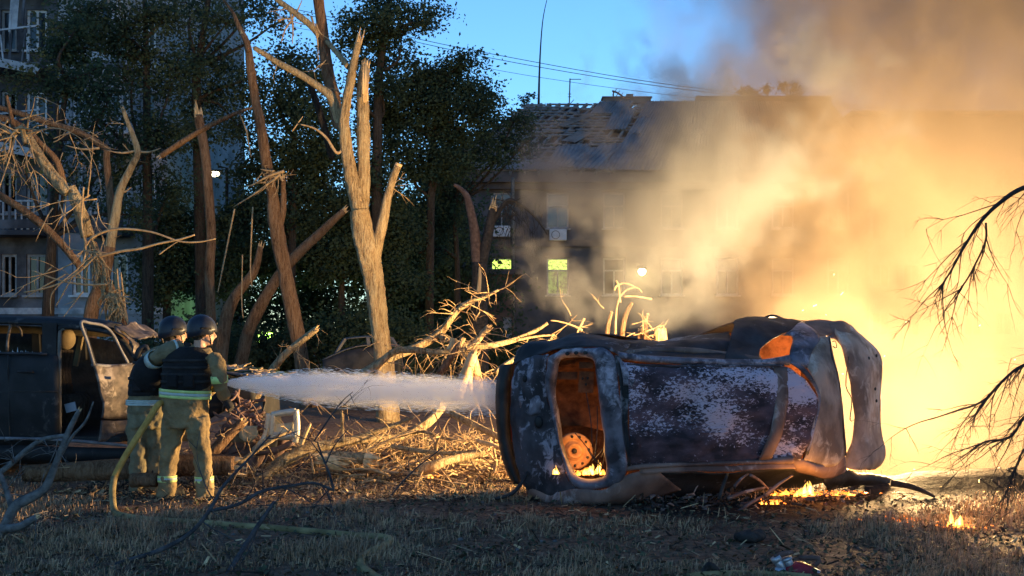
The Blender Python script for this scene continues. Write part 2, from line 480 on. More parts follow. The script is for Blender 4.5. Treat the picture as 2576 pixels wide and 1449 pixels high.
def brushwood():
    rng = random.Random(44); mb = MB()
    for k in range(225):
        x = rng.uniform(-3.3, .3) if k < 130 else rng.uniform(-2.4, .2); y = rng.uniform(11.4, 15.5) if k < 130 else rng.uniform(11.7, 14)
        p = Vector((x, y, ground_z(x, y) + rng.uniform(.01, .12)))
        a = rng.uniform(0, 6.28); d = Vector((math.cos(a), math.sin(a) * .5, rng.uniform(-.05, .35)))
        L = rng.uniform(.25, .9) * (1.4 if k > 165 else 1); pts = [p]; dd = d.normalized()
        for i in range(4):
            dd = (dd + Vector((rng.uniform(-.3, .3), rng.uniform(-.3, .3), rng.uniform(-.25, .2)))).normalized(); q = pts[-1] + dd * L / 4; q.z = max(q.z, .015); pts.append(q)
        r = rng.uniform(.005, .016) * (1.9 if k > 165 else 1); mi = rng.choice((0, 0, 0, 3, 2))
        mb.tube(pts, [r, r * .85, r * .7, r * .5, r * .25], 5, mi, sub=2)
        for j in range(rng.randint(2, 5)):
            q = rng.choice(pts[1:]); e = q + Vector((rng.uniform(-.2, .2), rng.uniform(-.15, .15), rng.uniform(-.05, .2))); mb.tube([q, q.lerp(e, .5) + Vector((rng.uniform(-.03, .03), 0, rng.uniform(-.02, .03))), e], [r * .45, r * .35, r * .15], 4, mi, sub=2)
    tag(mb.build('brushwood', [M['twig'], M['bark_dark'], M['bark_red'], M['bark']]), 'tangled thin brushwood covering the ground between the wrecks', kind='stuff')
brushwood()
def scatter_leaves():
    rng = np.random.default_rng(12); n = 9000
    Y = 7.0 + 5.5 * rng.random(n) ** 1.3; X = (rng.random(n) * 2 - 1) * Y * .48; kk = ~((X > 2.8) & (Y > 10.7)); X, Y = X[kk], Y[kk]; n = len(X); Z = gz(X, Y) + .004 + rng.random(n) * .03
    a = rng.uniform(0, 6.28, n); t = rng.normal(0, .45, n); L = rng.uniform(.012, .034, n)[:, None]
    d = np.stack([np.cos(a) * np.cos(t), np.sin(a) * np.cos(t), np.sin(t)], 1); s = np.stack([-np.sin(a), np.cos(a), rng.normal(0, .4, n)], 1); P = np.stack([X, Y, Z], 1)
    V = np.stack([P - d * L, P + s * L * .55, P + d * L, P - s * L * .55 + np.array([0, 0, .006])], 1).reshape(-1, 3); b = np.arange(n)[:, None] * 4
    o = npmesh('fallen_leaves', V, np.concatenate([b + [[0, 1, 2]], b + [[0, 2, 3]]], 0), [pm('brown_leaf', (.05, .032, .02), (.14, .09, .05), 8, .9, 0), pm('dull_green_leaf', (.03, .04, .022), (.07, .08, .04), 8, .9, 0)], mi=np.tile((rng.random(n) < .4).astype(int), 2))
    tag(o, 'dry fallen leaves scattered in the grass', kind='stuff')
scatter_leaves()
def scatter_clods():
    rng = random.Random(3)
    mb = MB()
    for _ in range(900):
        x = rng.uniform(-4.5, 6.5); y = rng.uniform(7.2, 12.6)
        r = rng.uniform(.005, .02) * (1.8 if (x > 3.2 and 11.2 < y < 12.6) else 1); dk = x > 2.8 and y > 10.8  # clods near the blaze turn black too, to dim its light on them
        mb.ball((x, y, ground_z(x, y) + r * .3), (r * rng.uniform(.7, 1.5), r * rng.uniform(.7, 1.5), r * rng.uniform(.5, .9)), 2 if dk else int(rng.random() < .2), 6, 4)
    o = mb.build('rubble', [pm('soil_clod', (.05, .035, .025), (.11, .08, .055), 20, .95, .5), pm('pale_ash_lump', (.1, .09, .085), (.2, .185, .175), 20, .95, .5), M['black']], smooth=False)
    tag(o, 'soil clods and ash lumps on the ground', kind='stuff')
scatter_clods()

# ------------------------------------------------------------------ walls with openings
def wall_mesh(mb, x0, x1, z0, z1, holes, y, th, m=0, flip=False):
    xs = sorted({x0, x1, *[h[0] for h in holes], *[h[1] for h in holes]}); zs = sorted({z0, z1, *[h[2] for h in holes], *[h[3] for h in holes]})
    def hole(cx, cz): return any(h[0] < cx < h[1] and h[2] < cz < h[3] for h in holes)
    for a, b in zip(xs, xs[1:]):
        for c, d in zip(zs, zs[1:]):
            if hole((a + b) / 2, (c + d) / 2): continue
            mb.add([(a, y, c), (b, y, c), (b, y, d), (a, y, d)], [(0, 1, 2, 3)], m)
            mb.add([(a, y + th, c), (b, y + th, c), (b, y + th, d), (a, y + th, d)], [(3, 2, 1, 0)], m)
    for a, b, c, d in holes:
        mb.add([(a, y, c), (b, y, c), (b, y + th, c), (a, y + th, c)], [(0, 1, 2, 3)], m)
        mb.add([(a, y, d), (b, y, d), (b, y + th, d), (a, y + th, d)], [(3, 2, 1, 0)], m)
        mb.add([(a, y, c), (a, y, d), (a, y + th, d), (a, y + th, c)], [(3, 2, 1, 0)], m)
        mb.add([(b, y, c), (b, y, d), (b, y + th, d), (b, y + th, c)], [(0, 1, 2, 3)], m)

m_glass, _nt, _b = mat_base('dark_window_glass')
_b.inputs['Base Color'].default_value = (.012, .015, .02, 1); _b.inputs['Roughness'].default_value = .12
m_frame = pm('white_window_frame', (.42, .43, .45), (.62, .63, .65), 5, .6, .1)
m_frame_d = pm('weathered_window_frame', (.14, .14, .15), (.26, .26, .27), 5, .7, .1)

def window(parent, x0, x1, z0, z1, y, frame, glass, transom=None, mull=1):
    """a window set 12 cm into the wall: frame bars as the part, panes as sub-parts"""
    t = .09
    mb = MB(); yy = y + .12
    mb.box(((x0 + x1) / 2, yy, z0 + t / 2), (x1 - x0, .08, t)); mb.box(((x0 + x1) / 2, yy, z1 - t / 2), (x1 - x0, .08, t))
    mb.box((x0 + t / 2, yy, (z0 + z1) / 2), (t, .078, z1 - z0 - 2 * t)); mb.box((x1 - t / 2, yy, (z0 + z1) / 2), (t, .078, z1 - z0 - 2 * t))
    xs = [x0 + t] + [x0 + (x1 - x0) * (i + 1) / (mull + 1) for i in range(mull)] + [x1 - t]
    ztop = z1 - t if transom is None else transom
    for x in xs[1:-1]: mb.box((x, yy, (z0 + t + ztop) / 2), (.07, .076, ztop - z0 - t))
    if transom is not None: mb.box(((x0 + x1) / 2, yy - .01, transom), (x1 - x0 - 2 * t, .07, .08))
    wd = mb.build('window', frame, parent, False)
    cells = [(a, b, z0 + t, ztop) for a, b in zip(xs, xs[1:])]
    if transom is not None: cells.append((x0 + t, x1 - t, transom, z1 - t))
    gl = glass if isinstance(glass, list) else [glass] * len(cells)
    for (a, b, c, d), g in zip(cells, gl):
        if g is None: continue
        pb = MB(); pb.box(((a + b) / 2, yy + .02, (c + d) / 2), (b - a, .012, d - c))
        pb.build('pane', g, wd, False)
    sb = MB(); sb.box(((x0 + x1) / 2, y - .04, z0 - .04), (x1 - x0 + .16, .26, .07)); sb.build('sill', frame, wd, False)
    return wd

# ------------------------------------------------------------------ two-storey building with the broken roof
def far_building():
    Y = 55.0
    X = lambda px: (px - HX) / F * Y
    Z = lambda py: CZ - (py - HY) / F * Y
    root = thing('brick_building', 'two-storey grey building with its roof covering blown off', 'building', (X(1640), Y, 0))
    m_wall = pm('grey_brick_wall', (.05, .048, .054), (.085, .08, .086), 1.2, .9, .3, 30)
    m_corn = pm('brown_cornice', (.055, .046, .046), (.09, .075, .072), 1.5, .9, .2)
    m_lit = emis('lit_green_window', (.72, 1, .16), 1.1)
    m_lit2 = emis('lit_curtained_window', (.6, .85, .2), .25)
    # lit glass has branches' shadows and curtains across it: both painted into the glow as noise
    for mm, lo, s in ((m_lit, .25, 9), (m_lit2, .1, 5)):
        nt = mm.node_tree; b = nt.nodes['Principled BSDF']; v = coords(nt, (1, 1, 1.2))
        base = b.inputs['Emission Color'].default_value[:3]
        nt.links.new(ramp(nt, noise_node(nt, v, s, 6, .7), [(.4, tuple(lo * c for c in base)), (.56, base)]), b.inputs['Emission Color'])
    cols = [1135, 1262, 1403, 1545, 1690, 1830, 1970, 2110]
    x0, x1 = X(1085), X(2185)
    zt = Z(452)
    holes = []; wins = []
    for i, c in enumerate(cols):
        wx0, wx1 = X(c - 28), X(c + 28)
        up = (wx0, wx1, Z(574), Z(484)); dn = (wx0, wx1, Z(742), Z(648))
        holes += [up, dn]; wins.append((up, dn))
    mb = MB(); wall_mesh(mb, x0, x1, 0, zt, holes, Y, .45)
    mb.add([(x0, Y, 0), (x0, Y + 9, 0), (x0, Y + 9, zt), (x0, Y, zt)], [(0, 1, 2, 3)])
    mb.add([(x1, Y, 0), (x1, Y + 9, 0), (x1, Y + 9, zt), (x1, Y, zt)], [(3, 2, 1, 0)])
    mb.add([(x0, Y + 9, 0), (x1, Y + 9, 0), (x1, Y + 9, zt), (x0, Y + 9, zt)], [(0, 1, 2, 3)])
    mb.build('wall', m_wall, root, False)
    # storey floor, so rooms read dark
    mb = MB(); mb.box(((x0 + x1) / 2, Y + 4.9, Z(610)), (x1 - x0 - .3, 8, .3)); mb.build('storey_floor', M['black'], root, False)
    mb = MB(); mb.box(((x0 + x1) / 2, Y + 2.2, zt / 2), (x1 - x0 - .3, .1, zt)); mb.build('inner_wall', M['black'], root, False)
    for i, (up, dn) in enumerate(wins):
        window(root, *up, Y, m_frame_d, m_glass, up[2] + (up[3] - up[2]) * .62, 1)
        if i == 1: g = [m_glass, m_glass, m_lit]
        elif i == 2: g = [m_lit2, m_lit2, m_lit]
        else: g = m_glass
        window(root, *dn, Y, m_frame_d, g, dn[2] + (dn[3] - dn[2]) * .66, 1)
        # raised surround
        for (a, b, c, d) in (up, dn):
            sb = MB(); sb.box(((a + b) / 2, Y - .03, d + .14), (b - a + .3, .06, .22)); sb.build('lintel', m_corn, root, False)
    cb = MB(); cb.box(((x0 + x1) / 2, Y - .2, Z(449)), (x1 - x0 + .9, .9, .5)); cb.box(((x0 + x1) / 2, Y - .08, Z(468)), (x1 - x0 + .5, .5, .35))
    cb.build('cornice', m_corn, root, False)
    bb = MB(); bb.box(((x0 + x1) / 2, Y - .06, Z(612)), (x1 - x0 + .2, .14, .35)); bb.build('string_course', m_corn, root, False)
    # drain pipe
    pb = MB(); px = X(1290); pb.tube([(px, Y - .7, Z(452)), (px, Y - .25, Z(500)), (px, Y - .2, 0.1)], .09, 8, sub=1); pb.build('drain_pipe', M['bark_grey'], root)
    # roof: eaves E, ridge R (hip at both ends)
    ze = Z(438); yE = Y - .75; yR = Y + 5.2
    zR = CZ + (HY - 258) / F * yR
    xR0, xR1 = (1325 - HX) / F * yR, (2085 - HX) / F * yR
    xe0, xe1 = x0 - .75, x1 + .75
    def rp(u, v):                    # u = x along the eaves 0..1, v up the slope 0..1
        a = Vector((xe0 + (xe1 - xe0) * u, yE, ze)); b = Vector((xR0 + (xR1 - xR0) * u, yR, zR)); return a.lerp(b, v)
    nrm = Vector((0, -(zR - ze), (yR - yE))).normalized()
    m_attic_shade = pm('attic_shade_sheet', (.012, .012, .015), (.03, .03, .035), 2, .95, .2)  # dark sheet below the battens, coloured for the shade of the open attic
    m_bat = pm('weathered_batten', (.1, .095, .1), (.2, .19, .19), 3, .9, .2)
    m_sheet = pm('grey_corrugated_sheet', (.1, .1, .11), (.17, .17, .185), 1.5, .7, .2)
    rb = MB()
    q = [rp(0, 0) - nrm * .3, rp(1, 0) - nrm * .3, rp(1, 1) - nrm * .3, rp(0, 1) - nrm * .3]
    rb.add(q, [(0, 1, 2, 3)])
    yb = Y + 10.5
    rb.add([(xe0, yE, ze - .25), (xe0, yb, ze - .25), q[3]], [(0, 1, 2)][::-1]); rb.add([(xe1, yE, ze - .25), (xe1, yb, ze - .25), q[2]], [(0, 1, 2)])
    rb.add([(xe0, yb, ze - .25), (xe1, yb, ze - .25), q[2], q[3]], [(0, 1, 2, 3)])
    roof = rb.build('roof', m_attic_shade, root, False)
    rng = random.Random(11)
    # battens still nailed across the rafters, broken in places
    for i in range(23):
        v = .02 + .96 * i / 22
        u = 0.0
        while u < .40:
            L = rng.uniform(.05, .2)
            if rng.random() < .82:
                a, b = rp(u + .002, v), rp(min(.42, u + L), v)
                bm_ = MB(); bm_.bar(a + nrm * rng.uniform(-.05, .04), b + nrm * rng.uniform(-.05, .04) + Vector((0, 0, rng.uniform(-.05, .05))), .1, .07, up=nrm); bm_.build('batten', m_bat, roof, False)
            u += L
    for i in range(14):
        u = .02 + i * .03
        bm_ = MB(); bm_.bar(rp(u, .0) - nrm * .1, rp(u, 1) - nrm * .1, .12, .16, up=nrm); bm_.build('rafter', m_bat, roof, False)
    def sheet(u, v, du, dv, tw=0.0, lift=.08, n=14):
        o0 = rp(u, v) + nrm * lift
        ux = (rp(u + du, v) - rp(u, v)); vy = (rp(u, v + dv) - rp(u, v))
        rot = Matrix.Rotation(tw, 3, nrm)
        ux = rot @ ux; vy = rot @ vy
        mb = MB(); vs = []
        for j in range(2):
            for i in range(n + 1):
                vs.append(o0 + ux * (i / n) + vy * j + nrm * (.06 * (i % 2)) + nrm * rng.uniform(0, .05))
        mb.add(vs, [(i, i + 1, n + 2 + i, n + 1 + i) for i in range(n)])
        mb.build('corrugated_sheet', m_sheet, roof, False, solid=.02)
    for k in range(9): sheet(.0 + k * .045, .005, .043, .1, rng.uniform(-.03, .03))
    sheet(.27, .0, .07, .3, .15); sheet(.3, .02, .08, .28, -.1, .16); sheet(.355, 0, .07, .33, .05); sheet(.245, .4, .035, .17, -.3); sheet(.25, .8, .05, .18, .05); sheet(.30, .8, .05, .2); sheet(.19, .62, .02, .25, -.4); sheet(.13, .25, .02, .22, -.35, .1); sheet(.33, .55, .06, .3, .1)
    for j in range(4):
        for k in range(16): sheet(.40 + k * .0375, j * .25, .0365, .243, rng.uniform(-.01, .01), .06 + .02 * (k % 2), 10)
    # ridge box, stepped parapet
    m_par = pm('parapet_brick', (.1, .085, .08), (.16, .13, .12), 2, .9, .3)
    def bx(n, px0, px1, py0, py1, d, m):
        yy = yR + .3; s = yy / F
        mb = MB(); mb.box((((px0 + px1) / 2 - HX) * s, yy, CZ + (HY - (py0 + py1) / 2) * s), ((px1 - px0) * s, d, (py1 - py0) * s)); return mb.build(n, m, roof, False)
    bx('ridge_vent', 1516, 1635, 249, 262, .8, m_par); bx('vent_cap', 1513, 1638, 246.4, 249, 1.0, m_par)
    bx('stepped_parapet', 1750, 2088, 243, 275, .5, m_par)
    bx('chimney', 1575, 1592, 238, 246, .5, m_par)
    # air conditioners hang below the upper windows
    m_ac = pm('white_air_conditioner', (.35, .36, .38), (.5, .51, .53), 3, .6, .1)
    for c, yy in ((1262, 583), (1403, 592)):
        acr = thing('air_conditioner', 'white air conditioner hung on the wall under the %s upper window' % ('cracked' if c == 1403 else 'branch-covered'), 'air conditioner', (X(c), Y - .25, Z(yy + 14)), 'air conditioners on the grey building')
        mb = MB(); mb.box((X(c), Y - .25, Z(yy)), (.85, .36, .55)); mb.build('casing', m_ac, acr, False, bevel=.03)
        mb = MB()
        for r_, n_ in ((.2, 16),):
            mb.tube([Vector((X(c) - .12 + r_ * math.cos(t), Y - .44, Z(yy) + r_ * math.sin(t))) for t in [2 * math.pi * i / n_ for i in range(n_ + 1)]], .02, 6, sub=1, cap=False)
        mb.build('fan_guard', M['bark_grey'], acr)
    # low brick annexe in front of the left end
    root2 = thing('brick_annexe', 'low brown brick annexe in front of the grey building', 'annexe', (X(1170), 51.5, 0))
    s = 51.5 / F
    ax0, ax1, az = (1035 - HX) * s, (1292 - HX) * s, CZ + (HY - 690) * s
    mb = MB(); wall_mesh(mb, ax0, ax1, 0, az, [((1265 - HX) * s, (1288 - HX) * s, .2, 2.4)], 51.5, .3)
    mb.add([(ax0, 51.5, 0), (ax0, 54.9, 0), (ax0, 54.9, az), (ax0, 51.5, az)], [(0, 1, 2, 3)]); mb.add([(ax1, 51.5, 0), (ax1, 54.9, 0), (ax1, 54.9, az), (ax1, 51.5, az)], [(3, 2, 1, 0)])
    mb.build('wall', pm('brown_brick', (.08, .05, .04), (.13, .085, .065), 2, .9, .3, 30), root2, False)
    mb = MB(); mb.box(((ax0 + ax1) / 2, 53.2, az + .12), (ax1 - ax0 + .8, 4.0, .25)); mb.build('roof', m_corn, root2, False)
    mb = MB(); mb.box(((1276.5 - HX) * s, 51.6, 1.3), (.4, .06, 2.2)); mb.build('door', m_frame_d, root2, False)
    # wall lamp shining through the smoke
    lp = thing('wall_lamp', 'lit yellow lamp on the grey wall glowing through smoke', 'lamp', (X(1612), Y - .3, Z(690)))
    mb = MB(); mb.tube([(X(1600), Y, Z(676)), (X(1600), Y - .25, Z(664)), (X(1612), Y - .5, Z(668))], .03, 6); mb.build('bracket', M['black'], lp)
    mb = MB(); mb.rings([((X(1612), Y - .5, Z(668)), .06, .06), ((X(1612), Y - .5, Z(673)), .2, .2), ((X(1612), Y - .5, Z(678)), .24, .24)], 12); mb.build('lamp_shade', M['black'], lp)
    mb = MB(); mb.ball((X(1612), Y - .5, Z(684)), (.19, .19, .19)); mb.build('bulb', emis('lamp_bulb', (1, .85, .3), 60), lp)
    l = bpy.data.lights.new('bulb_light', 'POINT'); l.energy = 60; l.color = (1, .72, .25); l.shadow_soft_size = .2
    lo = bpy.data.objects.new('bulb_light', l); COL.objects.link(lo); lo.parent = lp; lo.location = Vector((X(1612), Y - .8, Z(688))) - WL[lp.name]
    # masts on the roof
    s = yR / F
    zat = lambda px, py: Vector(((px - HX) * s, yR, CZ + (HY - py) * s))
    mb = MB(); mb.tube([zat(1355, 264), zat(1357, 180), zat(1361, 100), zat(1367, 40), zat(1378, -10)], [.07, .05, .035, .025, .015], 6)
    tag(mb.build('whip_antenna', M['black']), 'tall thin whip antenna bending above the broken roof', 'antenna')
    an = thing('television_antenna', 'small television antenna on a pole above the roof ridge', 'antenna', zat(1433, 262))
    mb = MB(); mb.tube([zat(1432, 264), zat(1434, 197)], .035, 6, sub=1); mb.build('pole', M['bark_grey'], an)
    for k, (a, b, y) in enumerate(((1434, 1462, 199), (1429, 1437, 236), (1429, 1437, 243))):
        mb = MB(); mb.tube([zat(a, y), zat(b, y)], .022, 5, sub=1); mb.build('crossbar', M['bark_grey'], an)
    mb = MB(); mb.tube([zat(1433, 262), zat(1444, 250)], .02, 5, sub=1); mb.build('stay', M['bark_grey'], an)
    an = thing('bent_antenna', 'bent antenna leaning over the ridge vent', 'antenna', zat(1545, 248))
    mb = MB(); mb.tube([zat(1543, 250), zat(1543, 230)], .035, 6, sub=1); mb.build('pole', M['black'], an)
    mb = MB(); mb.tube([zat(1540, 228), zat(1555, 234), zat(1572, 247)], .05, 6); mb.build('boom', M['black'], an)
    for k in range(3):
        mb = MB(); p = zat(1546 + k * 8, 231 + k * 5); mb.tube([p + Vector((-.12, 0, -.18)), p + Vector((.12, 0, .18))], .02, 5, sub=1); mb.build('crossbar', M['black'], an)
far_building()

def flat_block():
    Y = 75.0; s = Y / F
    m = pm('pale_block_wall', (.2, .18, .17), (.28, .25, .24), .6, .9, .2)
    root = thing('flat_roofed_block', 'flat-roofed pale block behind the orange smoke', 'building', ((2420 - HX) * s, Y, 0))
    x0, x1, z1 = (2150 - HX) * s, (2640 - HX) * s, CZ + (HY - 292) * s
    holes = []
    for i in range(6):
        for j in range(4):
            a = x0 + 1.2 + i * 2.1; c = 1.5 + j * 3.3
            holes.append((a, a + 1.2, c, c + 1.6))
    mb = MB(); wall_mesh(mb, x0, x1, 0, z1, holes, Y, .4)
    mb.add([(x0, Y, 0), (x0, Y + 10, 0), (x0, Y + 10, z1), (x0, Y, z1)], [(0, 1, 2, 3)]); mb.build('wall', m, root, False)
    for h in holes: window(root, *h, Y, m_frame_d, m_glass)
    mb = MB(); mb.box(((x0 + x1) / 2, Y + 4.8, z1 + .15), (x1 - x0 + .6, 10.5, .3)); mb.build('roof_slab', m, root, False)
flat_block()

# ------------------------------------------------------------------ burnt apartment block at the left
def apartment_block():
    Y = 38.0; s = Y / F
    X = lambda px: (px - HX) * s
    Z = lambda py: CZ + (HY - py) * s
    root = thing('apartment_block', 'white apartment block with burnt-out balconies behind the broken trees', 'building', (X(150), Y, 0))
    m_w = pm('whitish_render', (.13, .145, .165), (.28, .3, .34), 1.0, .9, .2, 20)
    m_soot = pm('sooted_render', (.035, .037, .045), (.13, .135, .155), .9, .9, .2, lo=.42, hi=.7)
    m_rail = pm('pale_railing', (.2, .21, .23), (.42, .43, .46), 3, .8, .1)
    x0, x1, zt = X(-420), X(420), 17.0
    sh = 2.82
    cols = [(-390, -340), (-250, -190), (-120, -60), (2, 42), (66, 118), (182, 226), (276, 322), (352, 392)]
    holes = []; ws = []
    for j in range(6):
        zb = Z(742) + j * sh
        for a, b in cols:
            h = (X(a), X(b), zb, zb + 1.42)
            if h[3] < zt - .3: holes.append(h); ws.append((h, a, j))
    xm = X(146)
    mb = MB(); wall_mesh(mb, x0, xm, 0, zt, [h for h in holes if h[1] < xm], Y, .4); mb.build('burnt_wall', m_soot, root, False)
    mb = MB(); wall_mesh(mb, xm, x1, 0, zt, [h for h in holes if h[0] > xm], Y, .4)
    mb.add([(x1, Y, 0), (x1, Y + 11, 0), (x1, Y + 11, zt), (x1, Y, zt)], [(3, 2, 1, 0)])
    mb.add([(x0, Y, zt), (x1, Y, zt), (x1, Y + 11, zt), (x0, Y + 11, zt)], [(0, 1, 2, 3)])
    mb.build('wall', m_w, root, False)
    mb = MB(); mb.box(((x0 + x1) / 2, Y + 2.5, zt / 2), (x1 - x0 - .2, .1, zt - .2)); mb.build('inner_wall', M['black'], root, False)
    rng = random.Random(4)
    for h, a, j in ws: window(root, *h, Y, m_frame if rng.random() < .6 else m_frame_d, m_glass if rng.random() < .7 else None, None, 1)
    # soot-stained band of storeys
    for j in range(5):
        zb = Z(742) + j * sh - .55
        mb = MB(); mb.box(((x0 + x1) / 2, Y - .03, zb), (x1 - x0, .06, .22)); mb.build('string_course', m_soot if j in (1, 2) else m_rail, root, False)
    # balconies, two stacks
    for (a, b), lv in (((-30, 136), range(1, 6)), ((232, 336), range(1, 6)), ((-300, -150), range(1, 6))):
        for j in lv:
            zf = Z(742) + j * sh - .75
            bal = MB(); dp = 1.15
            bal.box(((X(a) + X(b)) / 2, Y - dp / 2, zf), (X(b) - X(a), dp - .01, .16))
            bo = bal.build('balcony', m_soot, root, False)
            burnt_ = (a == -30 and j in (2, 3))
            n = 11 if b - a > 120 else 8
            for i in range(n + 1):
                if burnt_ and rng.random() < .45: continue
                x = X(a) + (X(b) - X(a)) * i / n
                tilt = rng.uniform(-.25, .25) if burnt_ else rng.uniform(-.02, .02)
                pb = MB(); pb.bar((x, Y - dp + .05, zf + .1), (x + tilt, Y - dp + .05 + abs(tilt), zf + 1.05), .05 if i % 3 else .09, .04, up=Vector((0, 1, 0))); pb.build('baluster', m_rail if rng.random() < .7 else m_soot, bo, False)
            pb = MB(); pb.bar((X(a), Y - dp + .05, zf + 1.06), (X(b), Y - dp + .05, zf + 1.06 + (.25 if burnt_ else 0)), .07, .06); pb.build('handrail', m_rail, bo, False)
            if j >= 3 or a == 232:
                # glazed-in loggia frame, partly burnt out
                for i in range(0, n + 1, 2):
                    if rng.random() < .25: continue
                    x = X(a) + (X(b) - X(a)) * i / n
                    pb = MB(); pb.bar((x, Y - dp + .06, zf + 1.1), (x + rng.uniform(-.1, .1), Y - dp + .1, zf + sh - .15), .07, .06, up=Vector((0, 1, 0))); pb.build('loggia_post', m_rail if rng.random() < .6 else m_soot, bo, False)
                for i in range(0, n, 2):
                    if rng.random() < .45: continue
                    xa, xb = X(a) + (X(b) - X(a)) * i / n, X(a) + (X(b) - X(a)) * (i + 1.6) / n
                    pb = MB(); pb.box(((xa + xb) / 2, Y - dp + .07, zf + 1.1 + .65), (xb - xa - .1, .02, rng.uniform(.7, 1.3)), rot=Matrix.Rotation(rng.uniform(-.15, .15), 3, 'Y')); pb.build('loggia_pane', m_glass if rng.random() < .6 else m_rail, bo, False)
            pb = MB(); pb.bar((X(a), Y - dp, zf + .25), (X(b), Y - dp + .02, zf + .3 - (.5 if burnt_ else 0)), .3, .03, up=Vector((0, 1, 0))); pb.build('fascia', m_soot if rng.random() < .7 else m_rail, bo, False)
    lr = MB(); lr.box((X(541), 41.5, CZ + (HY - 437) * 41.5 / F), (.3, .15, .18))
apartment_block()

def dim_lamps():
    # small lit lamp among the leaves and the green glow behind the shrubs
    Y = 37.0
    p = at(541, 437, Y)
    t = thing('street_lamp', 'small white street lamp shining between the dark leaves', 'lamp', (p.x + .4, Y, 0))
    mb = MB(); mb.tube([(p.x + .4, Y, 0), (p.x + .4, Y, p.z + .2), (p.x + .1, Y, p.z + .25)], [.08, .05, .04], 8, sub=1); mb.build('pole', M['bark_dark'], t)
    mb = MB(); mb.box((p.x, Y, p.z + .1), (.42, .25, .06)); mb.build('lamp_shade', M['bark_dark'], t, False)
    mb = MB(); mb.ball((p.x, Y - .02, p.z), (.15, .12, .1)); mb.build('bulb', emis('street_bulb', (1, .9, .6), 6), t)
    Y = 41.0
    p = at(665, 850, Y)
    t = thing('ground_floodlight', 'green-tinted floodlight shining into the shrubs near the ground', 'lamp', (p.x, Y, 0))
    mb = MB(); mb.box((p.x, Y, p.z / 2), (.08, .08, p.z)); mb.build('post', M['bark_dark'], t, False)
    mb = MB(); mb.box((p.x, Y + .05, p.z), (.7, .12, .5)); mb.build('housing', M['bark_dark'], t, False)
    mb = MB(); mb.box((p.x, Y - .03, p.z), (.6, .02, .38)); mb.build('bulb', emis('flood_bulb', (.45, 1, .12), 7), t, False)
    l = bpy.data.lights.new('flood_light', 'POINT'); l.energy = 90; l.color = (.4, 1, .15); l.shadow_soft_size = .2
    lo = bpy.data.objects.new('flood_light', l); COL.objects.link(lo); lo.parent = t; lo.location = Vector((p.x, Y - .5, p.z)) - WL[t.name]
dim_lamps()

# ------------------------------------------------------------------ wires
for k, (pts, r) in enumerate((((( 690, 12), (830, 42), (1050, 97), (1300, 147), (1600, 200), (1880, 236), (2300, 280)), .013), (((690, 22), (830, 50), (1060, 108), (1300, 158), (1600, 208), (1880, 243), (2300, 290)), .013), (((690, 60), (900, 98), (1200, 166), (1430, 205), (1700, 240), (2100, 280)), .009))):
    mb = MB(); mb.tube([at(x, y, 44) for x, y in pts], r, 5, sub=4)
    tag(mb.build('overhead_wire', M['black']), ('upper', 'middle', 'lowest and faintest')[k] + ' of three black wires crossing the blue sky', 'wire', 'wires across the sky')

# ------------------------------------------------------------------ leafy trees
def leaf_cloud(name, parent, blobs, seed, leaf=.13, per=60, mats=None, cl=.34):
    """blobs: (center, (rx,ry,rz), number of clumps). Leaves are folded pairs of triangles spread through the crown"""
    rng = np.random.default_rng(seed)
    C = []
    for c, r, n in blobs:
        d = rng.normal(size=(n, 3)); d /= np.linalg.norm(d, axis=1)[:, None]
        rad = rng.random(n) ** (1 / 2.2)
        C.append(np.array(c)[None] + d * rad[:, None] * np.array(r)[None])
    C = np.concatenate(C)
    k = len(C)
    cnt = rng.integers(int(per * .5), int(per * 1.5), k)
    idx = np.repeat(np.arange(k), cnt)
    n = len(idx)
    sc_ = rng.uniform(.6, 1.4, k)[idx] * cl
    P = C[idx] + rng.normal(size=(n, 3)) * sc_[:, None] * np.array([1, 1, .6])[None]
    a = rng.uniform(0, 2 * np.pi, n); t = rng.normal(-.35, .5, n)
    d = np.stack([np.cos(a) * np.cos(t), np.sin(a) * np.cos(t), np.sin(t)], 1)
    s = np.cross(d, rng.normal(size=(n, 3))); s /= np.linalg.norm(s, axis=1)[:, None] + 1e-9
    u = np.cross(d, s)
    L = (leaf * rng.uniform(.6, 1.3, n))[:, None]
    V = np.stack([P, P + d * L * .5 + s * L * .3 + u * L * .08, P + d * L, P + d * L * .5 - s * L * .3 + u * L * .08], 1).reshape(-1, 3)
    b = np.arange(n)[:, None] * 4
    Fc = np.concatenate([b + [[0, 1, 2]], b + [[0, 2, 3]]], 0)
    mi = np.tile((rng.random(n) < .4).astype(int), 2)
    return npmesh(name, V, Fc, mats or [M['leaf'], M['leaf2']], parent, mi), C

def limb_to(mb, a, b, r0, r1, rng, sag=.3, n=6):
    mid = a.lerp(b, .5) + Vector((rng.uniform(-.3, .3), rng.uniform(-.3, .3), rng.uniform(-sag, sag)))
    mb.tube([a, mid, b], [r0, (r0 + r1) / 2, r1], n, sub=4)

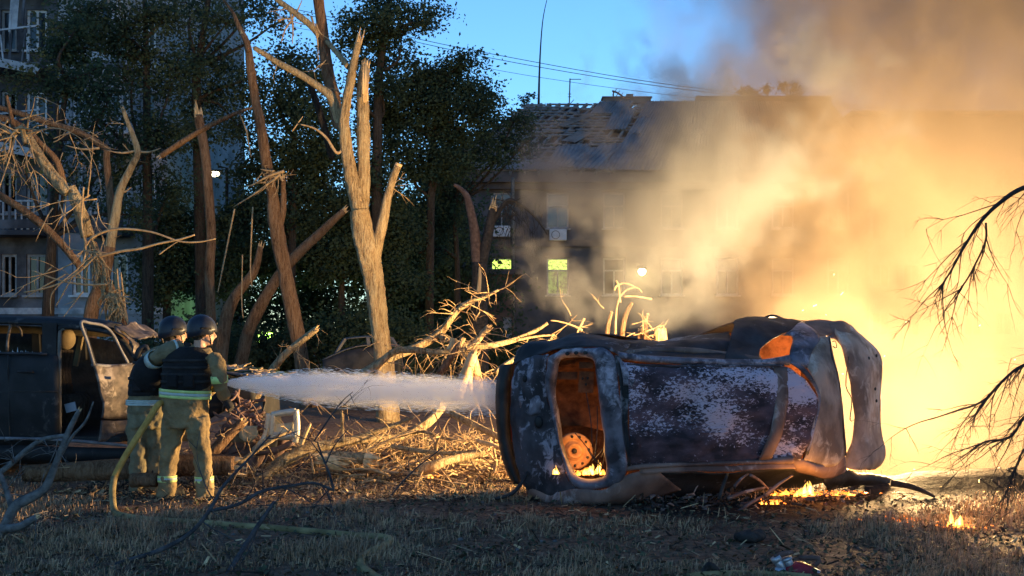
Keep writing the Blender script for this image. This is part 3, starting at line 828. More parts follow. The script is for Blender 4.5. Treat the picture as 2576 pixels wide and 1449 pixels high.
def leafy_tree(label, Y, trunk, blobs, seed, leaf=.13, per=60, dens=.5, tr=.2, cl=.3):
    """trunk: [(px,py)...] from the ground up; blobs: (px, py, rx_px, ry_px, clumps)"""
    rng = random.Random(seed)
    px0 = trunk[0][0]
    base = at(px0, HY + F * CZ / Y, Y)
    root = thing('leafy_tree', label, 'tree', base, 'leafy trees behind the wrecks')
    s = Y / F
    pts = [base] + [at(x, y, Y) for x, y in trunk]
    tb = MB(); tb.tube(pts, [tr * (1 - .75 * i / (len(pts) - 1)) for i in range(len(pts))], 9, rough=.15)
    B = []
    for (px, py, rx, ry, n) in blobs:
        c = at(px, py, Y + rng.uniform(-.6, .6))
        B.append((tuple(c), (rx * s, min(2.2, max(rx, ry) * s * .8), ry * s), max(3, int(n * dens))))
        # a limb runs from the trunk into each leaf mass
        q = min(pts, key=lambda p: (p - c).length + (2 if p.z > c.z else 0))
        limb_to(tb, q, c, tr * .35, .02, rng)
    tb.build('trunk', M['bark_dark'], root)
    o, C = leaf_cloud('crown', root, B, seed, leaf * .95, per * 1.7, cl=cl)
    bb = MB()
    for c in C[::3]:
        c = Vector(c); q = min(B, key=lambda b: (Vector(b[0]) - c).length)[0]
        bb.tube([Vector(q), Vector(q).lerp(c, .5) + Vector((0, 0, .1)), c], [.025, .018, .006], 4, sub=1, cap=False)
    tag(bb.build('branches', M['bark_dark'], root), kind='stuff')
    return root

leafy_tree('tall leafy tree with dark trunk in front of the white apartment block', 31, [(372, 700), (370, 400), (368, 150), (362, -60)],
    [(215, 40, 90, 60, 60), (310, 90, 80, 80, 60), (420, 40, 80, 60, 55), (180, 180, 60, 60, 32), (330, 215, 75, 60, 34), (440, 190, 70, 80, 46), (230, 300, 55, 60, 26), (400, 330, 80, 70, 44), (150, 110, 50, 60, 26), (300, 420, 60, 60, 22), (430, 470, 70, 70, 40)], 21, .12, 62, .4)
leafy_tree('low-branched leafy tree veiling the burnt balconies', 29, [(120, 820), (130, 600), (150, 350), (170, 200)],
    [(90, 190, 60, 50, 30), (160, 230, 60, 60, 34), (230, 180, 70, 60, 36), (110, 330, 60, 50, 24), (200, 350, 70, 60, 34), (270, 260, 60, 60, 30), (290, 380, 60, 60, 28), (150, 440, 60, 50, 20), (250, 480, 60, 60, 26), (330, 540, 60, 60, 26), (180, 90, 60, 50, 24), (60, 420, 50, 40, 14)], 29, .12, 46, .28)
leafy_tree('leafy tree with thin leaning trunk and sky showing through its crown', 33, [(505, 700), (494, 252), (498, 168), (524, 0), (530, -60)],
    [(500, 20, 70, 50, 34), (570, 60, 60, 50, 30), (640, 20, 50, 40, 20), (560, 150, 70, 50, 36), (480, 120, 50, 60, 26), (620, 200, 60, 50, 30), (530, 250, 80, 50, 42), (600, 320, 80, 60, 46), (690, 60, 40, 40, 14), (470, 330, 60, 60, 34)], 22, .12, 60, .36)
leafy_tree('dense tree filling the gap between the two tallest broken trunks', 34, [(730, 800), (735, 600), (740, 350), (745, 250)],
    [(720, 140, 50, 40, 18), (760, 190, 60, 50, 34), (700, 260, 70, 60, 50), (780, 290, 70, 60, 46), (730, 380, 100, 70, 76), (640, 430, 90, 70, 66), (800, 450, 80, 80, 66), (700, 520, 110, 70, 80), (610, 560, 90, 70, 60), (830, 360, 50, 80, 40)], 23, .13, 62)
leafy_tree('slender tree whose small dark crown rises into open sky', 35, [(945, 700), (950, 300), (955, 180), (968, 90), (980, 0), (985, -50)],
    [(960, 10, 60, 26, 22), (905, 50, 50, 24, 18), (950, 60, 70, 30, 28), (1030, 30, 50, 20, 14), (1090, 30, 45, 24, 14), (1060, 60, 40, 22, 10), (900, 95, 45, 22, 14), (960, 110, 60, 26, 22), (1010, 100, 30, 20, 6), (940, 160, 50, 30, 16), (1010, 160, 50, 24, 14), (890, 200, 40, 30, 8), (960, 220, 60, 30, 22)], 24, .13, 55, cl=.3)
leafy_tree('broad round-crowned tree standing against the sky beside the roof', 37, [(1080, 800), (1085, 500), (1090, 350), (1095, 250)],
    [(1050, 210, 60, 40, 36), (1110, 190, 60, 40, 34), (1160, 160, 40, 30, 20), (1130, 250, 80, 50, 64), (1190, 230, 40, 50, 34), (1040, 290, 90, 60, 76), (1140, 320, 90, 40, 66), (1205, 285, 30, 25, 14), (1230, 255, 22, 16, 6), (1020, 380, 90, 70, 80), (1110, 400, 80, 60, 66), (960, 300, 70, 70, 60)], 25, .13, 64)
leafy_tree('low drooping tree partly hiding the left end of the broken roof', 40, [(1150, 820), (1150, 650), (1140, 520)],
    [(1230, 340, 60, 40, 24), (1290, 310, 50, 36, 20), (1180, 400, 70, 50, 40), (1110, 470, 70, 60, 60), (1080, 560, 80, 60, 66), (1130, 540, 40, 50, 20), (1040, 640, 80, 60, 60), (1320, 360, 40, 30, 10), (1250, 400, 60, 24, 16)], 26, .13, 60)
leafy_tree('dark tree filling the space behind the leaning forked trunk', 36, [(860, 830), (860, 700), (870, 560)],
    [(850, 560, 90, 80, 80), (930, 480, 70, 90, 70), (980, 560, 80, 80, 70), (800, 640, 100, 70, 76), (920, 660, 100, 60, 70), (700, 660, 90, 60, 60), (600, 650, 90, 70, 60), (1010, 720, 70, 50, 40)], 27, .14, 62)
leafy_tree('shadowed tree at the foot of the apartment block', 34.5, [(420, 850), (420, 700), (425, 600)],
    [(420, 560, 60, 60, 40), (480, 600, 60, 60, 44), (450, 690, 80, 60, 56), (540, 690, 70, 60, 50), (380, 640, 50, 50, 26), (400, 740, 60, 40, 30)], 28, .14, 60)

def shrub(label, px, Y, wpx, hpx, seed, n=60):
    s = Y / F
    base = at(px, HY + F * CZ / Y, Y)
    root = thing('shrub', label, 'shrub', base, 'dark shrubs behind the wrecks')
    rng = random.Random(seed)
    top = CZ - 0 ; h = hpx * s
    B = []
    for i in range(5):
        c = base + Vector((rng.uniform(-.4, .4) * wpx * s, rng.uniform(-.5, .5), h * rng.uniform(.35, .7)))
        B.append((tuple(c), (wpx * s * .3, 1.0, h * .35), n // 5))
    o, C = leaf_cloud('foliage', root, B, seed, .13, 55)
    mb = MB()
    for i in range(9):
        e = Vector(B[i % 5][0]) + Vector((rng.uniform(-.4, .4), rng.uniform(-.3, .3), rng.uniform(0, .6)))
        mb.tube([base + Vector((rng.uniform(-.2, .2), 0, 0)), (base + e) / 2 + Vector((rng.uniform(-.2, .2), 0, 0)), e], [.03, .02, .008], 5)
    tag(mb.build('stems', M['bark_dark'], root), kind='stuff')
for lab, px, Y, wd, h, sd in (('dark shrub below the white wall at the far left', 60, 30, 240, 150, 31), ('dark shrub right of the torn fallen trunk', 330, 29, 200, 140, 32), ('shrub rising behind the two helmets', 480, 30, 220, 190, 33),
        ('shrub just left of the green light', 590, 33, 160, 170, 34), ('shrub in front of the green light', 680, 34, 150, 130, 35), ('shrub between the leaning trunk and the tall lit trunk', 830, 33, 200, 200, 36), ('shrub right behind the tall lit trunk', 990, 34, 180, 200, 37), ('shrub at the foot of the brown annexe', 1130, 38, 200, 170, 38), ('small shrub under the lit windows', 1290, 44, 130, 90, 39)):
    shrub(lab, px, Y, wd, h, sd, 90)
# far wood that closes the view between the buildings
def far_wood():
    rng = random.Random(77)
    B = []
    for i in range(60):
        px = rng.uniform(380, 1200); Y = rng.uniform(46, 50)
        B.append((tuple(at(px, rng.uniform(520, 860), Y)), (1.8, 1.2, 1.5), 26))
    o, C = leaf_cloud('treeline', None, B, 78, .2, 50, cl=.5)
    tag(o, 'far dark wood behind the trees', kind='stuff')
far_wood()
# sprigs on the roof ridge
def roof_sprigs():
    for i, (px, py, n, lab) in enumerate(((1322, 256, 4, 'tiny plant growing on the roof ridge by the whip antenna'), (1890, 238, 14, 'bushy sprig growing above the stepped parapet'), (1985, 232, 9, 'two-tufted sprig near the right end of the parapet'))):
        p = at(px, py + 14, 60.5)
        root = thing('roof_sprig', lab, 'plant', p, 'plants on the roof ridge')
        B = [(tuple(p + Vector((random.Random(i * 9 + k).uniform(-.9, .9) * (n / 14), 0, .25 + random.Random(i + k * 3).uniform(0, .5)))), (.25, .2, .2), 2) for k in range(n)]
        leaf_cloud('foliage', root, B, 90 + i, .16, 22, cl=.14)
        mb = MB()
        for b in B: mb.tube([p, Vector(b[0])], [.03, .015], 4, sub=1)
        tag(mb.build('stems', M['bark_dark'], root), kind='stuff')
roof_sprigs()

# ------------------------------------------------------------------ broken trees
def splinters(mb, p, d, r, n, L, rng, m=0):
    """shards of torn wood standing up out of a break"""
    d = d.normalized(); u = d.orthogonal().normalized(); v = d.cross(u)
    for i in range(n):
        a = 2 * math.pi * (i + rng.random() * .6) / n
        rr = r * rng.uniform(.3, .95)
        c = p + (u * math.cos(a) + v * math.sin(a)) * rr - d * r * .5
        l = L * rng.uniform(.3, 1.0); wd = r * rng.uniform(.18, .42)
        t = c + d * l + (u * math.cos(a) + v * math.sin(a)) * rng.uniform(-.1, .35) * r + Vector((rng.uniform(-1, 1), rng.uniform(-1, 1), 0)) * r * .15
        e1 = (u * math.cos(a) + v * math.sin(a)) * wd * .5; e2 = d.cross(e1).normalized() * wd
        mid = c.lerp(t, .55)
        mb.add([c - e1 - e2, c + e1 - e2, c + e1 + e2, c - e1 + e2, mid - e1 * .7 - e2 * .6, mid + e1 * .7 - e2 * .6, mid + e1 * .7 + e2 * .6, mid - e1 * .7 + e2 * .6, t],
               [(0, 1, 5, 4), (1, 2, 6, 5), (2, 3, 7, 6), (3, 0, 4, 7), (4, 5, 8), (5, 6, 8), (6, 7, 8), (7, 4, 8)], m)
def twig(mb, p, d, L, r, depth, rng, droop=0.0, n=5, m=0, bend=.35, kids=(2, 4)):
    pts = [p]; q = p.copy(); dd = d.normalized()
    for i in range(4):
        dd = (dd + Vector((rng.uniform(-bend, bend), rng.uniform(-bend, bend), rng.uniform(-bend, bend) - droop)) * .6).normalized()
        q = q + dd * L / 4; pts.append(q.copy())
    mb.tube(pts, [r, r * .8, r * .6, r * .42, r * .22], n, m, sub=2)
    if depth > 0:
        for k in range(rng.randint(*kids)):
            i = rng.randint(1, 4)
            side = Vector((rng.uniform(-1, 1), rng.uniform(-1, 1), rng.uniform(-1, 1)))
            nd = (dd + side * .9).normalized()
            twig(mb, pts[i], nd, L * rng.uniform(.35, .65), r * .5, depth - 1, rng, droop, n, m, bend, kids)
def stem(mb, pts, Y, rads, n=12, rough=.16, m=0, seed=0, sub=5):
    """pts [(px,py[,Y])], rads in px of the 2576 view"""
    P = [at(p[0], p[1], p[2] if len(p) > 2 else Y) for p in pts]
    Rr = [r * (p[2] if len(p) > 2 else Y) / F for r, p in zip(rads, pts)]
    mb.tube(P, Rr, n, m, sub=sub, rough=rough, nscale=2.2, seed=seed)
    return P, Rr
def broken_top(name, P, Rr, parent, rng, n=12, L=5):
    mb = MB(); splinters(mb, P[-1], P[-1] - P[-2], Rr[-1], n, Rr[-1] * L, rng)
    return mb.build(name, M['wood'], parent, False)

def tall_tree():
    Y = 20.0; rng = random.Random(51)
    root = thing('broken_tree', 'tallest shattered tree, brightly lit trunk forking into splintered stems', 'tree', at(975, HY + F * CZ / Y, Y), 'shattered trees')
    mb = MB(); stem(mb, [(978, 1066), (968, 930), (952, 800), (940, 700), (925, 630), (910, 570), (903, 530)], Y, [30, 25, 22.5, 25, 30, 26, 25], 32, .14, sub=22); t = mb.build('trunk', M['bark'], root)
    mb = MB(); P, Rr = stem(mb, [(905, 545), (892, 480), (876, 403), (866, 319), (872, 252), (882, 202), (895, 134), (901, 108)], Y, [20, 19, 17, 14, 12, 11, 9, 8], 24, .16, sub=14); s1 = mb.build('stem', M['bark'], root); broken_top('torn_end', P, Rr, s1, rng, 10, 6)
    mb = MB(); P, Rr = stem(mb, [(908, 545), (914, 487), (915, 403), (914, 303), (912, 235), (915, 190), (919, 165)], Y + .15, [17, 16, 16, 15.5, 15, 14, 11], 24, .16, seed=4, sub=14); s2 = mb.build('stem', M['bark'], root); broken_top('torn_end', P, Rr, s2, rng, 14, 2.6)
    mb = MB()
    for k in range(6):                       # long stripped face of the break
        a = at(913 + k * 2.2, 240 + rng.uniform(-20, 20), Y - .12); b = at(914 + k * 2.6, 160 + rng.uniform(-15, 25), Y - .1); mb.tube([a, b], [.02, .006], 5, sub=1)
    mb.build('torn_strip', M['wood'], s2)
    mb = MB(); P, Rr = stem(mb, [(868, 330, Y + .1), (852, 303, Y + .3), (838, 240, Y + .5), (822, 170, Y + .6), (812, 80, Y + .7), (800, -10, Y + .7), (792, -70, Y + .7)], Y, [15, 16, 16, 15, 14, 13, 12], 14, seed=9); s3 = mb.build('stem', M['bark_red'], root); s3['label'] = 'dark brown stem in shadow'  # darker bark colour on this stem stands in for its shadow
    mb = MB(); stem(mb, [(860, 320), (850, 290), (832, 243), (808, 222), (760, 190), (706, 161), (665, 135), (640, 120)], Y + .2, [14, 13, 12, 10, 9, 8, 7, 6], 10); b1 = mb.build('branch', M['bark'], root)
    P = A((665, 135, Y + .2), (640, 120, Y + .2)); broken_top('torn_end', P, [.05, .04], b1, rng, 6, 2)
    mb = MB(); stem(mb, [(808, 95, Y + .7), (780, 62), (740, 30), (700, 0), (668, -30)], Y + .6, [9, 8, 7.5, 7, 6], 9); b2 = mb.build('branch', M['bark'], root)
    mb = MB(); stem(mb, [(822, 104, Y + .6), (852, 138, Y + .3), (875, 168)], Y, [6, 6.5, 7], 8); mb.build('branch', M['bark'], root)
    mb = MB(); P, Rr = stem(mb, [(940, 650), (950, 610), (962, 565), (974, 500), (988, 450), (1001, 418)], Y, [18, 16, 13, 11, 10, 9], 12); b3 = mb.build('branch', M['bark'], root)
    mb = MB(); mb.tube([P[-1], P[-1] + (P[-1] - P[-2]).normalized() * .05], Rr[-1] * 1.02, 10, sub=1); splinters(mb, P[-1], P[-1] - P[-2], Rr[-1], 5, .1, rng); mb.build('torn_end', M['wood'], b3, False)
    mb = MB()
    for (a, b, L) in (((700, 52), (740, 48), 0), ((730, 30), (735, 110), 0), ((735, 45), (760, 0), 0), ((735, 50), (708, 105), 0), ((783, 40), (800, 150), 0), ((795, 60), (830, 100), 0)):
        p = at(*a, Y + .6); q = at(*b, Y + .6); mb.tube([p, p.lerp(q, .5) + Vector((rng.uniform(-.06, .06), 0, rng.uniform(-.05, .05))), q], [.022, .016, .007], 6)
    for k in range(14):
        x, y = rng.choice([(700, 150), (760, 190), (720, 20), (820, 150), (880, 260), (760, 60), (868, 240), (985, 470)])
        twig(mb, at(x, y, Y + .3), Vector((rng.uniform(-1, .6), rng.uniform(-.5, .5), rng.uniform(-1, .8))), rng.uniform(.2, .55), .01, 1, rng)
    tag(mb.build('twigs', M['twig'], root), kind='stuff')
    mb = MB()                                  # dead dark spar behind and the thin bent branch
    stem(mb, [(775, 200), (800, 270), (818, 330), (835, 400)], Y + 1.0, [8, 9, 9, 7], 8); mb.build('branch', M['bark_dark'], root)
    mb = MB(); stem(mb, [(875, 350), (850, 385), (820, 345), (790, 322), (755, 312)], Y - .05, [3, 4, 3.2, 2.6, 1.6], 6); stem(mb, [(735, 330), (762, 292)], Y, [2, 1.2], 5); mb.build('branch', M['twig'], root)
tall_tree()

def leaning_tree():
    Y = 24.0; rng = random.Random(52)
    root = thing('broken_tree', 'leaning reddish trunk with a short side fork and snapped branches', 'tree', at(772, HY + F * CZ / Y, Y), 'shattered trees')
    mb = MB(); P, Rr = stem(mb, [(775, 1026), (758, 900), (736, 780), (716, 680), (702, 610), (692, 545), (683, 480), (669, 403), (656, 319), (642, 252), (632, 185), (622, 111), (600, 65), (585, 30), (560, -5), (545, -40)], Y, [21, 19.5, 18.5, 18, 18, 19, 13, 13.5, 13, 12, 11, 8.5, 6, 4, 3, 2], 24, .14, sub=10); mb.build('trunk', M['bark_red'], root)
    mb = MB(); P, Rr = stem(mb, [(700, 580), (711, 535), (713, 490), (712, 450)], Y, [10, 8.5, 7.5, 6], 10); f = mb.build('side_fork', M['bark_red'], root); broken_top('torn_end', P, Rr, f, rng, 8, 4)
    mb = MB(); P, Rr = stem(mb, [(626, 130), (618, 105), (608, 85)], Y - .1, [6, 5, 3], 8); broken_top('torn_end', P, Rr, mb.build('broken_stub', M['bark_red'], root), rng, 7, 6)
    mb = MB()
    for a, b, r in (((715, 430), (640, 462), 4), ((640, 462), (622, 466), 2.5), ((705, 438), (588, 520), 3), ((690, 430), (655, 425), 3), ((712, 455), (700, 430), 3), ((640, 455), (660, 432), 2), ((620, 330), (600, 280), 2.2), ((620, 330), (632, 395), 2.5)):
        p, q = at(*a, Y - .3), at(*b, Y - .3); mb.tube([p, p.lerp(q, .5) + Vector((0, 0, rng.uniform(-.05, .05))), q], [r * Y / F, r * .8 * Y / F, r * .4 * Y / F], 6)
    for k in range(16): twig(mb, at(690 + rng.uniform(-20, 24), 445 + rng.uniform(-14, 20), Y - .25), Vector((rng.uniform(-1, 1), -.3, rng.uniform(-1, 1))), rng.uniform(.15, .4), .014, 1, rng)
    mb.build('snapped_branch', M['twig'], root)
    for pts, r in ((((590, 525), (575, 600), (555, 700), (548, 735)), 2.2), (((636, 520), (632, 600), (630, 680), (634, 720)), 2.0), (((610, 640), (608, 760), (612, 800)), 1.6)):
        mb = MB(); stem(mb, pts, Y + .5, [r, r, r * .8, r * .5][:len(pts)], 5); mb.build('hanging_strip', M['twig'], root)
    # branch snapped and hanging across to the left
    mb = MB(); P, Rr = stem(mb, [(635, 270), (612, 277), (570, 295), (510, 325), (450, 362), (405, 392)], Y - .4, [2, 4, 5.5, 6.5, 7.5, 8.5], 10); b = mb.build('hanging_branch', M['bark_red'], root); broken_top('torn_end', P, Rr, b, rng, 7, 2)
leaning_tree()

def pole_tree():
    Y = 28.0; rng = random.Random(53)
    root = thing('broken_tree', 'thin straight reddish trunk with jagged broken top behind the helmets', 'tree', at(530, HY + F * CZ / Y, Y), 'shattered trees')
    mb = MB(); P, Rr = stem(mb, [(535, 1000), (530, 780), (527, 690), (531, 600), (527, 520), (517, 400), (506, 330), (499, 290)], Y, [13, 12, 12, 12.5, 12, 12, 12, 11], 12, .12); t = mb.build('trunk', M['bark_red'], root); broken_top('torn_end', P, Rr, t, rng, 12, 4.5)
pole_tree()
def fallen_leaner(label, Y, pts, rads, m, seed):
    rng = random.Random(seed)
    base = at(*pts[0], Y)
    root = thing('broken_tree', label, 'tree', (base.x, base.y, 0), 'shattered trees')
    mb = MB(); P, Rr = stem(mb, pts, Y, rads, 10, .14, seed=seed); t = mb.build('trunk', m, root); broken_top('torn_end', P, Rr, t, rng, 8, 3)
    return root
fallen_leaner('dim trunk leaning far right behind the reddish forked trunk', 29, [(590, 992), (620, 850), (660, 760), (720, 670), (800, 590), (865, 530)], [17, 16, 15, 14, 12, 8], M['bark_red'], 54)
fallen_leaner('short dim trunk curving up behind the helmets', 27, [(545, 1004), (565, 820), (590, 750), (640, 680), (655, 620)], [20, 17, 14, 11, 7], M['bark_red'], 55)

def forked_left():
    Y = 26.0; rng = random.Random(56)
    root = thing('broken_tree', 'crooked forked tree whose thin stem kinks above the burnt van', 'tree', at(220, HY + F * CZ / Y, Y), 'shattered trees')
    mb = MB(); stem(mb, [(212, 1010), (228, 800), (248, 730), (268, 660), (276, 620)], Y, [20, 18, 17, 16, 15], 12); mb.build('trunk', M['bark_red'], root)
    mb = MB(); P, Rr = stem(mb, [(276, 625), (287, 560), (302, 480), (328, 425), (346, 385), (336, 345), (320, 305), (310, 275)], Y, [13, 12, 10, 9, 8, 7, 6, 5], 10); s = mb.build('stem', M['bark'], root); broken_top('torn_end', P, Rr, s, rng, 6, 4)
    mb = MB(); stem(mb, [(276, 625), (281, 560), (276, 480), (268, 400), (270, 372)], Y + .4, [11, 10, 9, 9, 9], 10); mb.build('stem', M['bark_red'], root)
    mb = MB(); stem(mb, [(268, 375), (225, 345), (170, 322), (110, 305), (50, 285), (-30, 262)], Y + .4, [9, 8, 8, 7, 7, 6], 9); mb.build('fallen_limb', M['bark_red'], root)
    mb = MB()
    for a, b in (((250, 372), (165, 365)), ((345, 380), (405, 372)), ((345, 378), (270, 378)), ((300, 480), (330, 470))):
        p, q = at(*a, Y), at(*b, Y); mb.tube([p, p.lerp(q, .5) + Vector((0, 0, -.06)), q], [.03, .025, .01], 6)
    for k in range(8): twig(mb, at(rng.uniform(100, 340), rng.uniform(310, 400), Y), Vector((rng.uniform(-1, 1), 0, rng.uniform(-1, .6))), .5, .014, 1, rng)
    tag(mb.build('twigs', M['twig'], root), kind='stuff')
forked_left()

def torn_tree():
    """trunk torn over and shredded, hanging above the van roof"""
    Y = 16.0; rng = random.Random(57)
    root = thing('torn_tree', 'torn-over tree with shredded fibrous trunk hanging above the van roof', 'tree', at(300, HY + F * CZ / Y, Y))
    mb = MB(); stem(mb, [(318, 1110), (308, 900), (296, 800), (282, 750), (262, 700), (246, 650), (232, 610)], Y, [26, 22, 19, 17, 12, 10, 11], 12, .3); t = mb.build('trunk', M['bark_red'], root)
    mb = MB(); stem(mb, [(222, 594), (205, 540), (188, 495), (176, 470)], Y - .05, [16, 15.5, 14, 11], 20, .2, seed=2, sub=10); stem_ = mb.build('stem', M['bark'], root)
    mb = MB(); stem(mb, [(172, 484), (150, 462), (120, 425), (95, 385), (70, 345), (48, 325)], Y - .1, [12, 15, 14, 12, 11, 9], 20, .2, seed=3, sub=10); mb.build('stem', M['bark'], root)
    mb = MB(); stem(mb, [(70, 345), (66, 360), (60, 330), (52, 322), (36, 340), (26, 375)], Y - .2, [5, 8, 9, 8, 5, 3], 8); mb.build('branch', M['bark'], root)
    mb = MB(); stem(mb, [(165, 480), (152, 430), (135, 395), (100, 360), (70, 330), (20, 300), (-30, 292)], Y + .2, [8, 8.5, 8, 8, 8, 9, 9], 9); mb.build('branch', M['bark_red'], root)
    mb = MB(); P, Rr = stem(mb, [(-40, 475), (0, 492), (60, 530), (120, 578), (165, 625), (203, 672)], Y + .5, [9, 9.5, 10, 10, 9.5, 9], 11); b = mb.build('fallen_pole', M['bark_red'], root); broken_top('torn_end', P, Rr, b, rng, 6, 1.5)
    mb = MB(); P, Rr = stem(mb, [(36, 330), (30, 300), (22, 265), (16, 240)], Y, [7, 6, 5, 4], 8); b = mb.build('branch', M['bark_red'], root)
    # shredded fibres and twigs
    fb = MB()
    for k in range(60):
        t = rng.random(); x = 225 + 80 * t + rng.uniform(-12, 12); y = 600 + 180 * t + rng.uniform(-10, 10)
        a = at(x, y, Y - .2); q = a + Vector((rng.uniform(-.1, .22), rng.uniform(-.1, .05), -rng.uniform(.15, .6)))
        fb.tube([a, a.lerp(q, .5) + Vector((rng.uniform(-.07, .07), 0, 0)), q], [.012, .009, .003], 5)
    for k in range(34):
        a = at(rng.uniform(262, 306), rng.uniform(735, 775), Y - .25); q = a + Vector((rng.uniform(-.25, .3), rng.uniform(-.1, .1), rng.uniform(-.4, .1)))
        fb.tube([a, a.lerp(q, .5) + Vector((rng.uniform(-.1, .1), 0, rng.uniform(-.05, .1))), q], [.016, .01, .003], 5)
    tag(fb.build('torn_fibres', M['bark'], root, False), kind='stuff')
    tb = MB()
    for k in range(22):
        twig(tb, at(rng.uniform(-5, 75), rng.uniform(300, 360), Y - .2), Vector((rng.uniform(-1, .7), -.2, rng.uniform(-1.2, .3))), rng.uniform(.4, 1.1), .016, 2, rng, droop=.2)
    for k in range(16):
        twig(tb, at(rng.uniform(130, 250), rng.uniform(480, 760), Y - .2), Vector((rng.uniform(-1, .6), -.2, rng.uniform(-1, .4))), rng.uniform(.4, .9), .012, 1, rng)
    for pts, r in ((((228, 600), (262, 582), (310, 575), (380, 583), (450, 606), (500, 608), (542, 600)), 3.4), (((246, 646), (300, 632), (350, 625), (400, 612), (450, 602), (490, 590)), 3.6), (((400, 640), (430, 618), (462, 598)), 1.8),
            ((( 210, 470), (205, 560), (215, 640), (180, 700), (140, 770)), 2.4), (((245, 640), (190, 690), (130, 720), (60, 735)), 2.6), (((270, 715), (210, 715), (150, 705), (80, 680)), 2.6), (((165, 700), (130, 740), (128, 790)), 2.2), (((165, 690), (110, 720), (60, 750)), 2)):
        stem(tb, pts, Y - .3, [r, r, r * .9, r * .8, r * .7, r * .6, r * .4][:len(pts)] if len(pts) > 3 else [r, r * .8, r * .4], 6)
    for x, y, dx in ((312, 730, .1), (318, 700, .2), (308, 690, .35)):
        stem(tb, [(x, 800), (x - 6, 760), (x - 14, y - 15)], Y - .1, [4, 3.2, 2], 6)
    tag(tb.build('twigs', M['twig'], root), kind='stuff')
torn_tree()

def charred_fork():
    Y = 33.0; rng = random.Random(58)
    root = thing('charred_tree', 'charred split tree stump standing before the grey building', 'tree', at(1206, HY + F * CZ / Y, Y))
    mb = MB(); stem(mb, [(1205, 975), (1206, 800), (1205, 720), (1206, 660)], Y, [24, 22, 20, 19], 12, .2); t = mb.build('trunk', M['char'], root)
    mb = MB(); P, Rr = stem(mb, [(1202, 680), (1196, 620), (1190, 560), (1176, 500), (1162, 478), (1142, 464)], Y, [14, 13, 12, 9, 6, 4], 10); s = mb.build('stem', pm('scorched_bark', (.06, .035, .028), (.14, .09, .07), 8, .9, .8, 16), root)
    mb = MB(); P, Rr = stem(mb, [(1210, 680), (1220, 620), (1233, 560), (1240, 525)], Y, [13, 13, 12, 10], 10, .2, seed=5); s2 = mb.build('stem', M['char'], root); broken_top('torn_end', P, Rr, s2, rng, 10, 4.5)
    mb = MB(); stem(mb, [(1240, 560), (1275, 505), (1310, 515), (1350, 550), (1378, 590)], Y, [6, 5, 4, 3, 2], 7)
    for k in range(18): twig(mb, at(rng.uniform(1265, 1370), rng.uniform(510, 575), Y), Vector((rng.uniform(-.4, .4), 0, -1)), rng.uniform(.5, 1.3), .016, 1, rng, .2)
    for k in range(26): twig(mb, at(rng.uniform(1262, 1300), rng.uniform(495, 545), Y), Vector((rng.uniform(-1, 1), 0, rng.uniform(-1, .5))), rng.uniform(.3, .7), .02, 1, rng)
    mb.build('branch', M['twig_dark'], root)
    mb = MB(); stem(mb, [(1204, 735), (1207, 690), (1206, 670)], Y - .28, [6, 5, 1], 6, 0); mb.build('torn_face', M['wood'], root)
charred_fork()

# ------------------------------------------------------------------ fallen branches and logs
def branch_thing(name, label, parts, cat='branch', group=None, twigs=0, seed=1, tw=M['twig'], tL=(.2, .5), trad=.008, depth=1, droop=.1, drange=None):
    """parts: list of (part name, [(px,py,Y)...], radii px, material, torn end?)"""
    rng = random.Random(seed)
    p0 = at(*parts[0][1][0])
    root = thing(name, label, cat, (p0.x, p0.y, 0), group)
    allp = []
    for (pn, pts, rads, m, torn) in parts:
        mb = MB(); P, Rr = stem(mb, pts, 0, rads, 10 if max(rads) > 6 else 7, .16, seed=seed)
        o = mb.build(pn, m, root)
        if torn: broken_top('torn_end', P, Rr, o, rng, 8, 2.2)
        Q = catmull(P, 6); allp += Q
    if twigs:
        mb = MB()
        for k in range(twigs):
            q = rng.choice(allp[2:])
            d = Vector((rng.uniform(-1, 1), rng.uniform(-1, .4), rng.uniform(-1, .7)))
            twig(mb, q, d, rng.uniform(*tL), trad, depth, rng, droop)
        tag(mb.build('twigs', tw, root), kind='stuff')
    return root
bk, br, bd, bg_, wd_ = M['bark'], M['bark_red'], M['bark_dark'], M['bark_grey'], M['wood']
branch_thing('fallen_branch', 'long lit fallen branch rising to a bare tip above the pile', [
    ('limb', [(760, 1012, 14.6), (830, 975, 14.6), (900, 945, 14.6), (980, 900, 14.6), (1050, 872, 14.7), (1105, 838, 14.8), (1135, 800, 14.8), (1160, 772, 14.8), (1190, 755, 14.8), (1215, 748, 14.8), (1255, 728, 14.8)], [9, 10, 11, 12, 11, 10, 8, 7, 6, 5, 3.5], bk, False),
    ('branch', [(1105, 842, 14.8), (1160, 866, 14.6), (1220, 870, 14.6), (1290, 856, 14.8), (1340, 835, 15), (1378, 812, 15)], [9, 8.5, 8, 7, 6, 4], bk, False),
    ('branch', [(1300, 855, 14.8), (1350, 846, 14.9), (1395, 842, 15)], [4, 3, 2], bk, False)], group='branches in the lit pile', twigs=46, seed=61, tL=(.2, .55), trad=.009)
branch_thing('fallen_branch', 'curved fallen branch lying across the long lit branch', [
    ('limb', [(905, 945, 14.2), (950, 918, 14.2), (990, 885, 14.2), (1040, 880, 14.2), (1100, 886, 14.2), (1160, 884, 14.2), (1195, 862, 14.2), (1215, 838, 14.2), (1228, 825, 14.2)], [8, 9, 9, 8, 7.5, 8, 8, 8, 8], bk, True)], group='branches in the lit pile', twigs=26, seed=62)
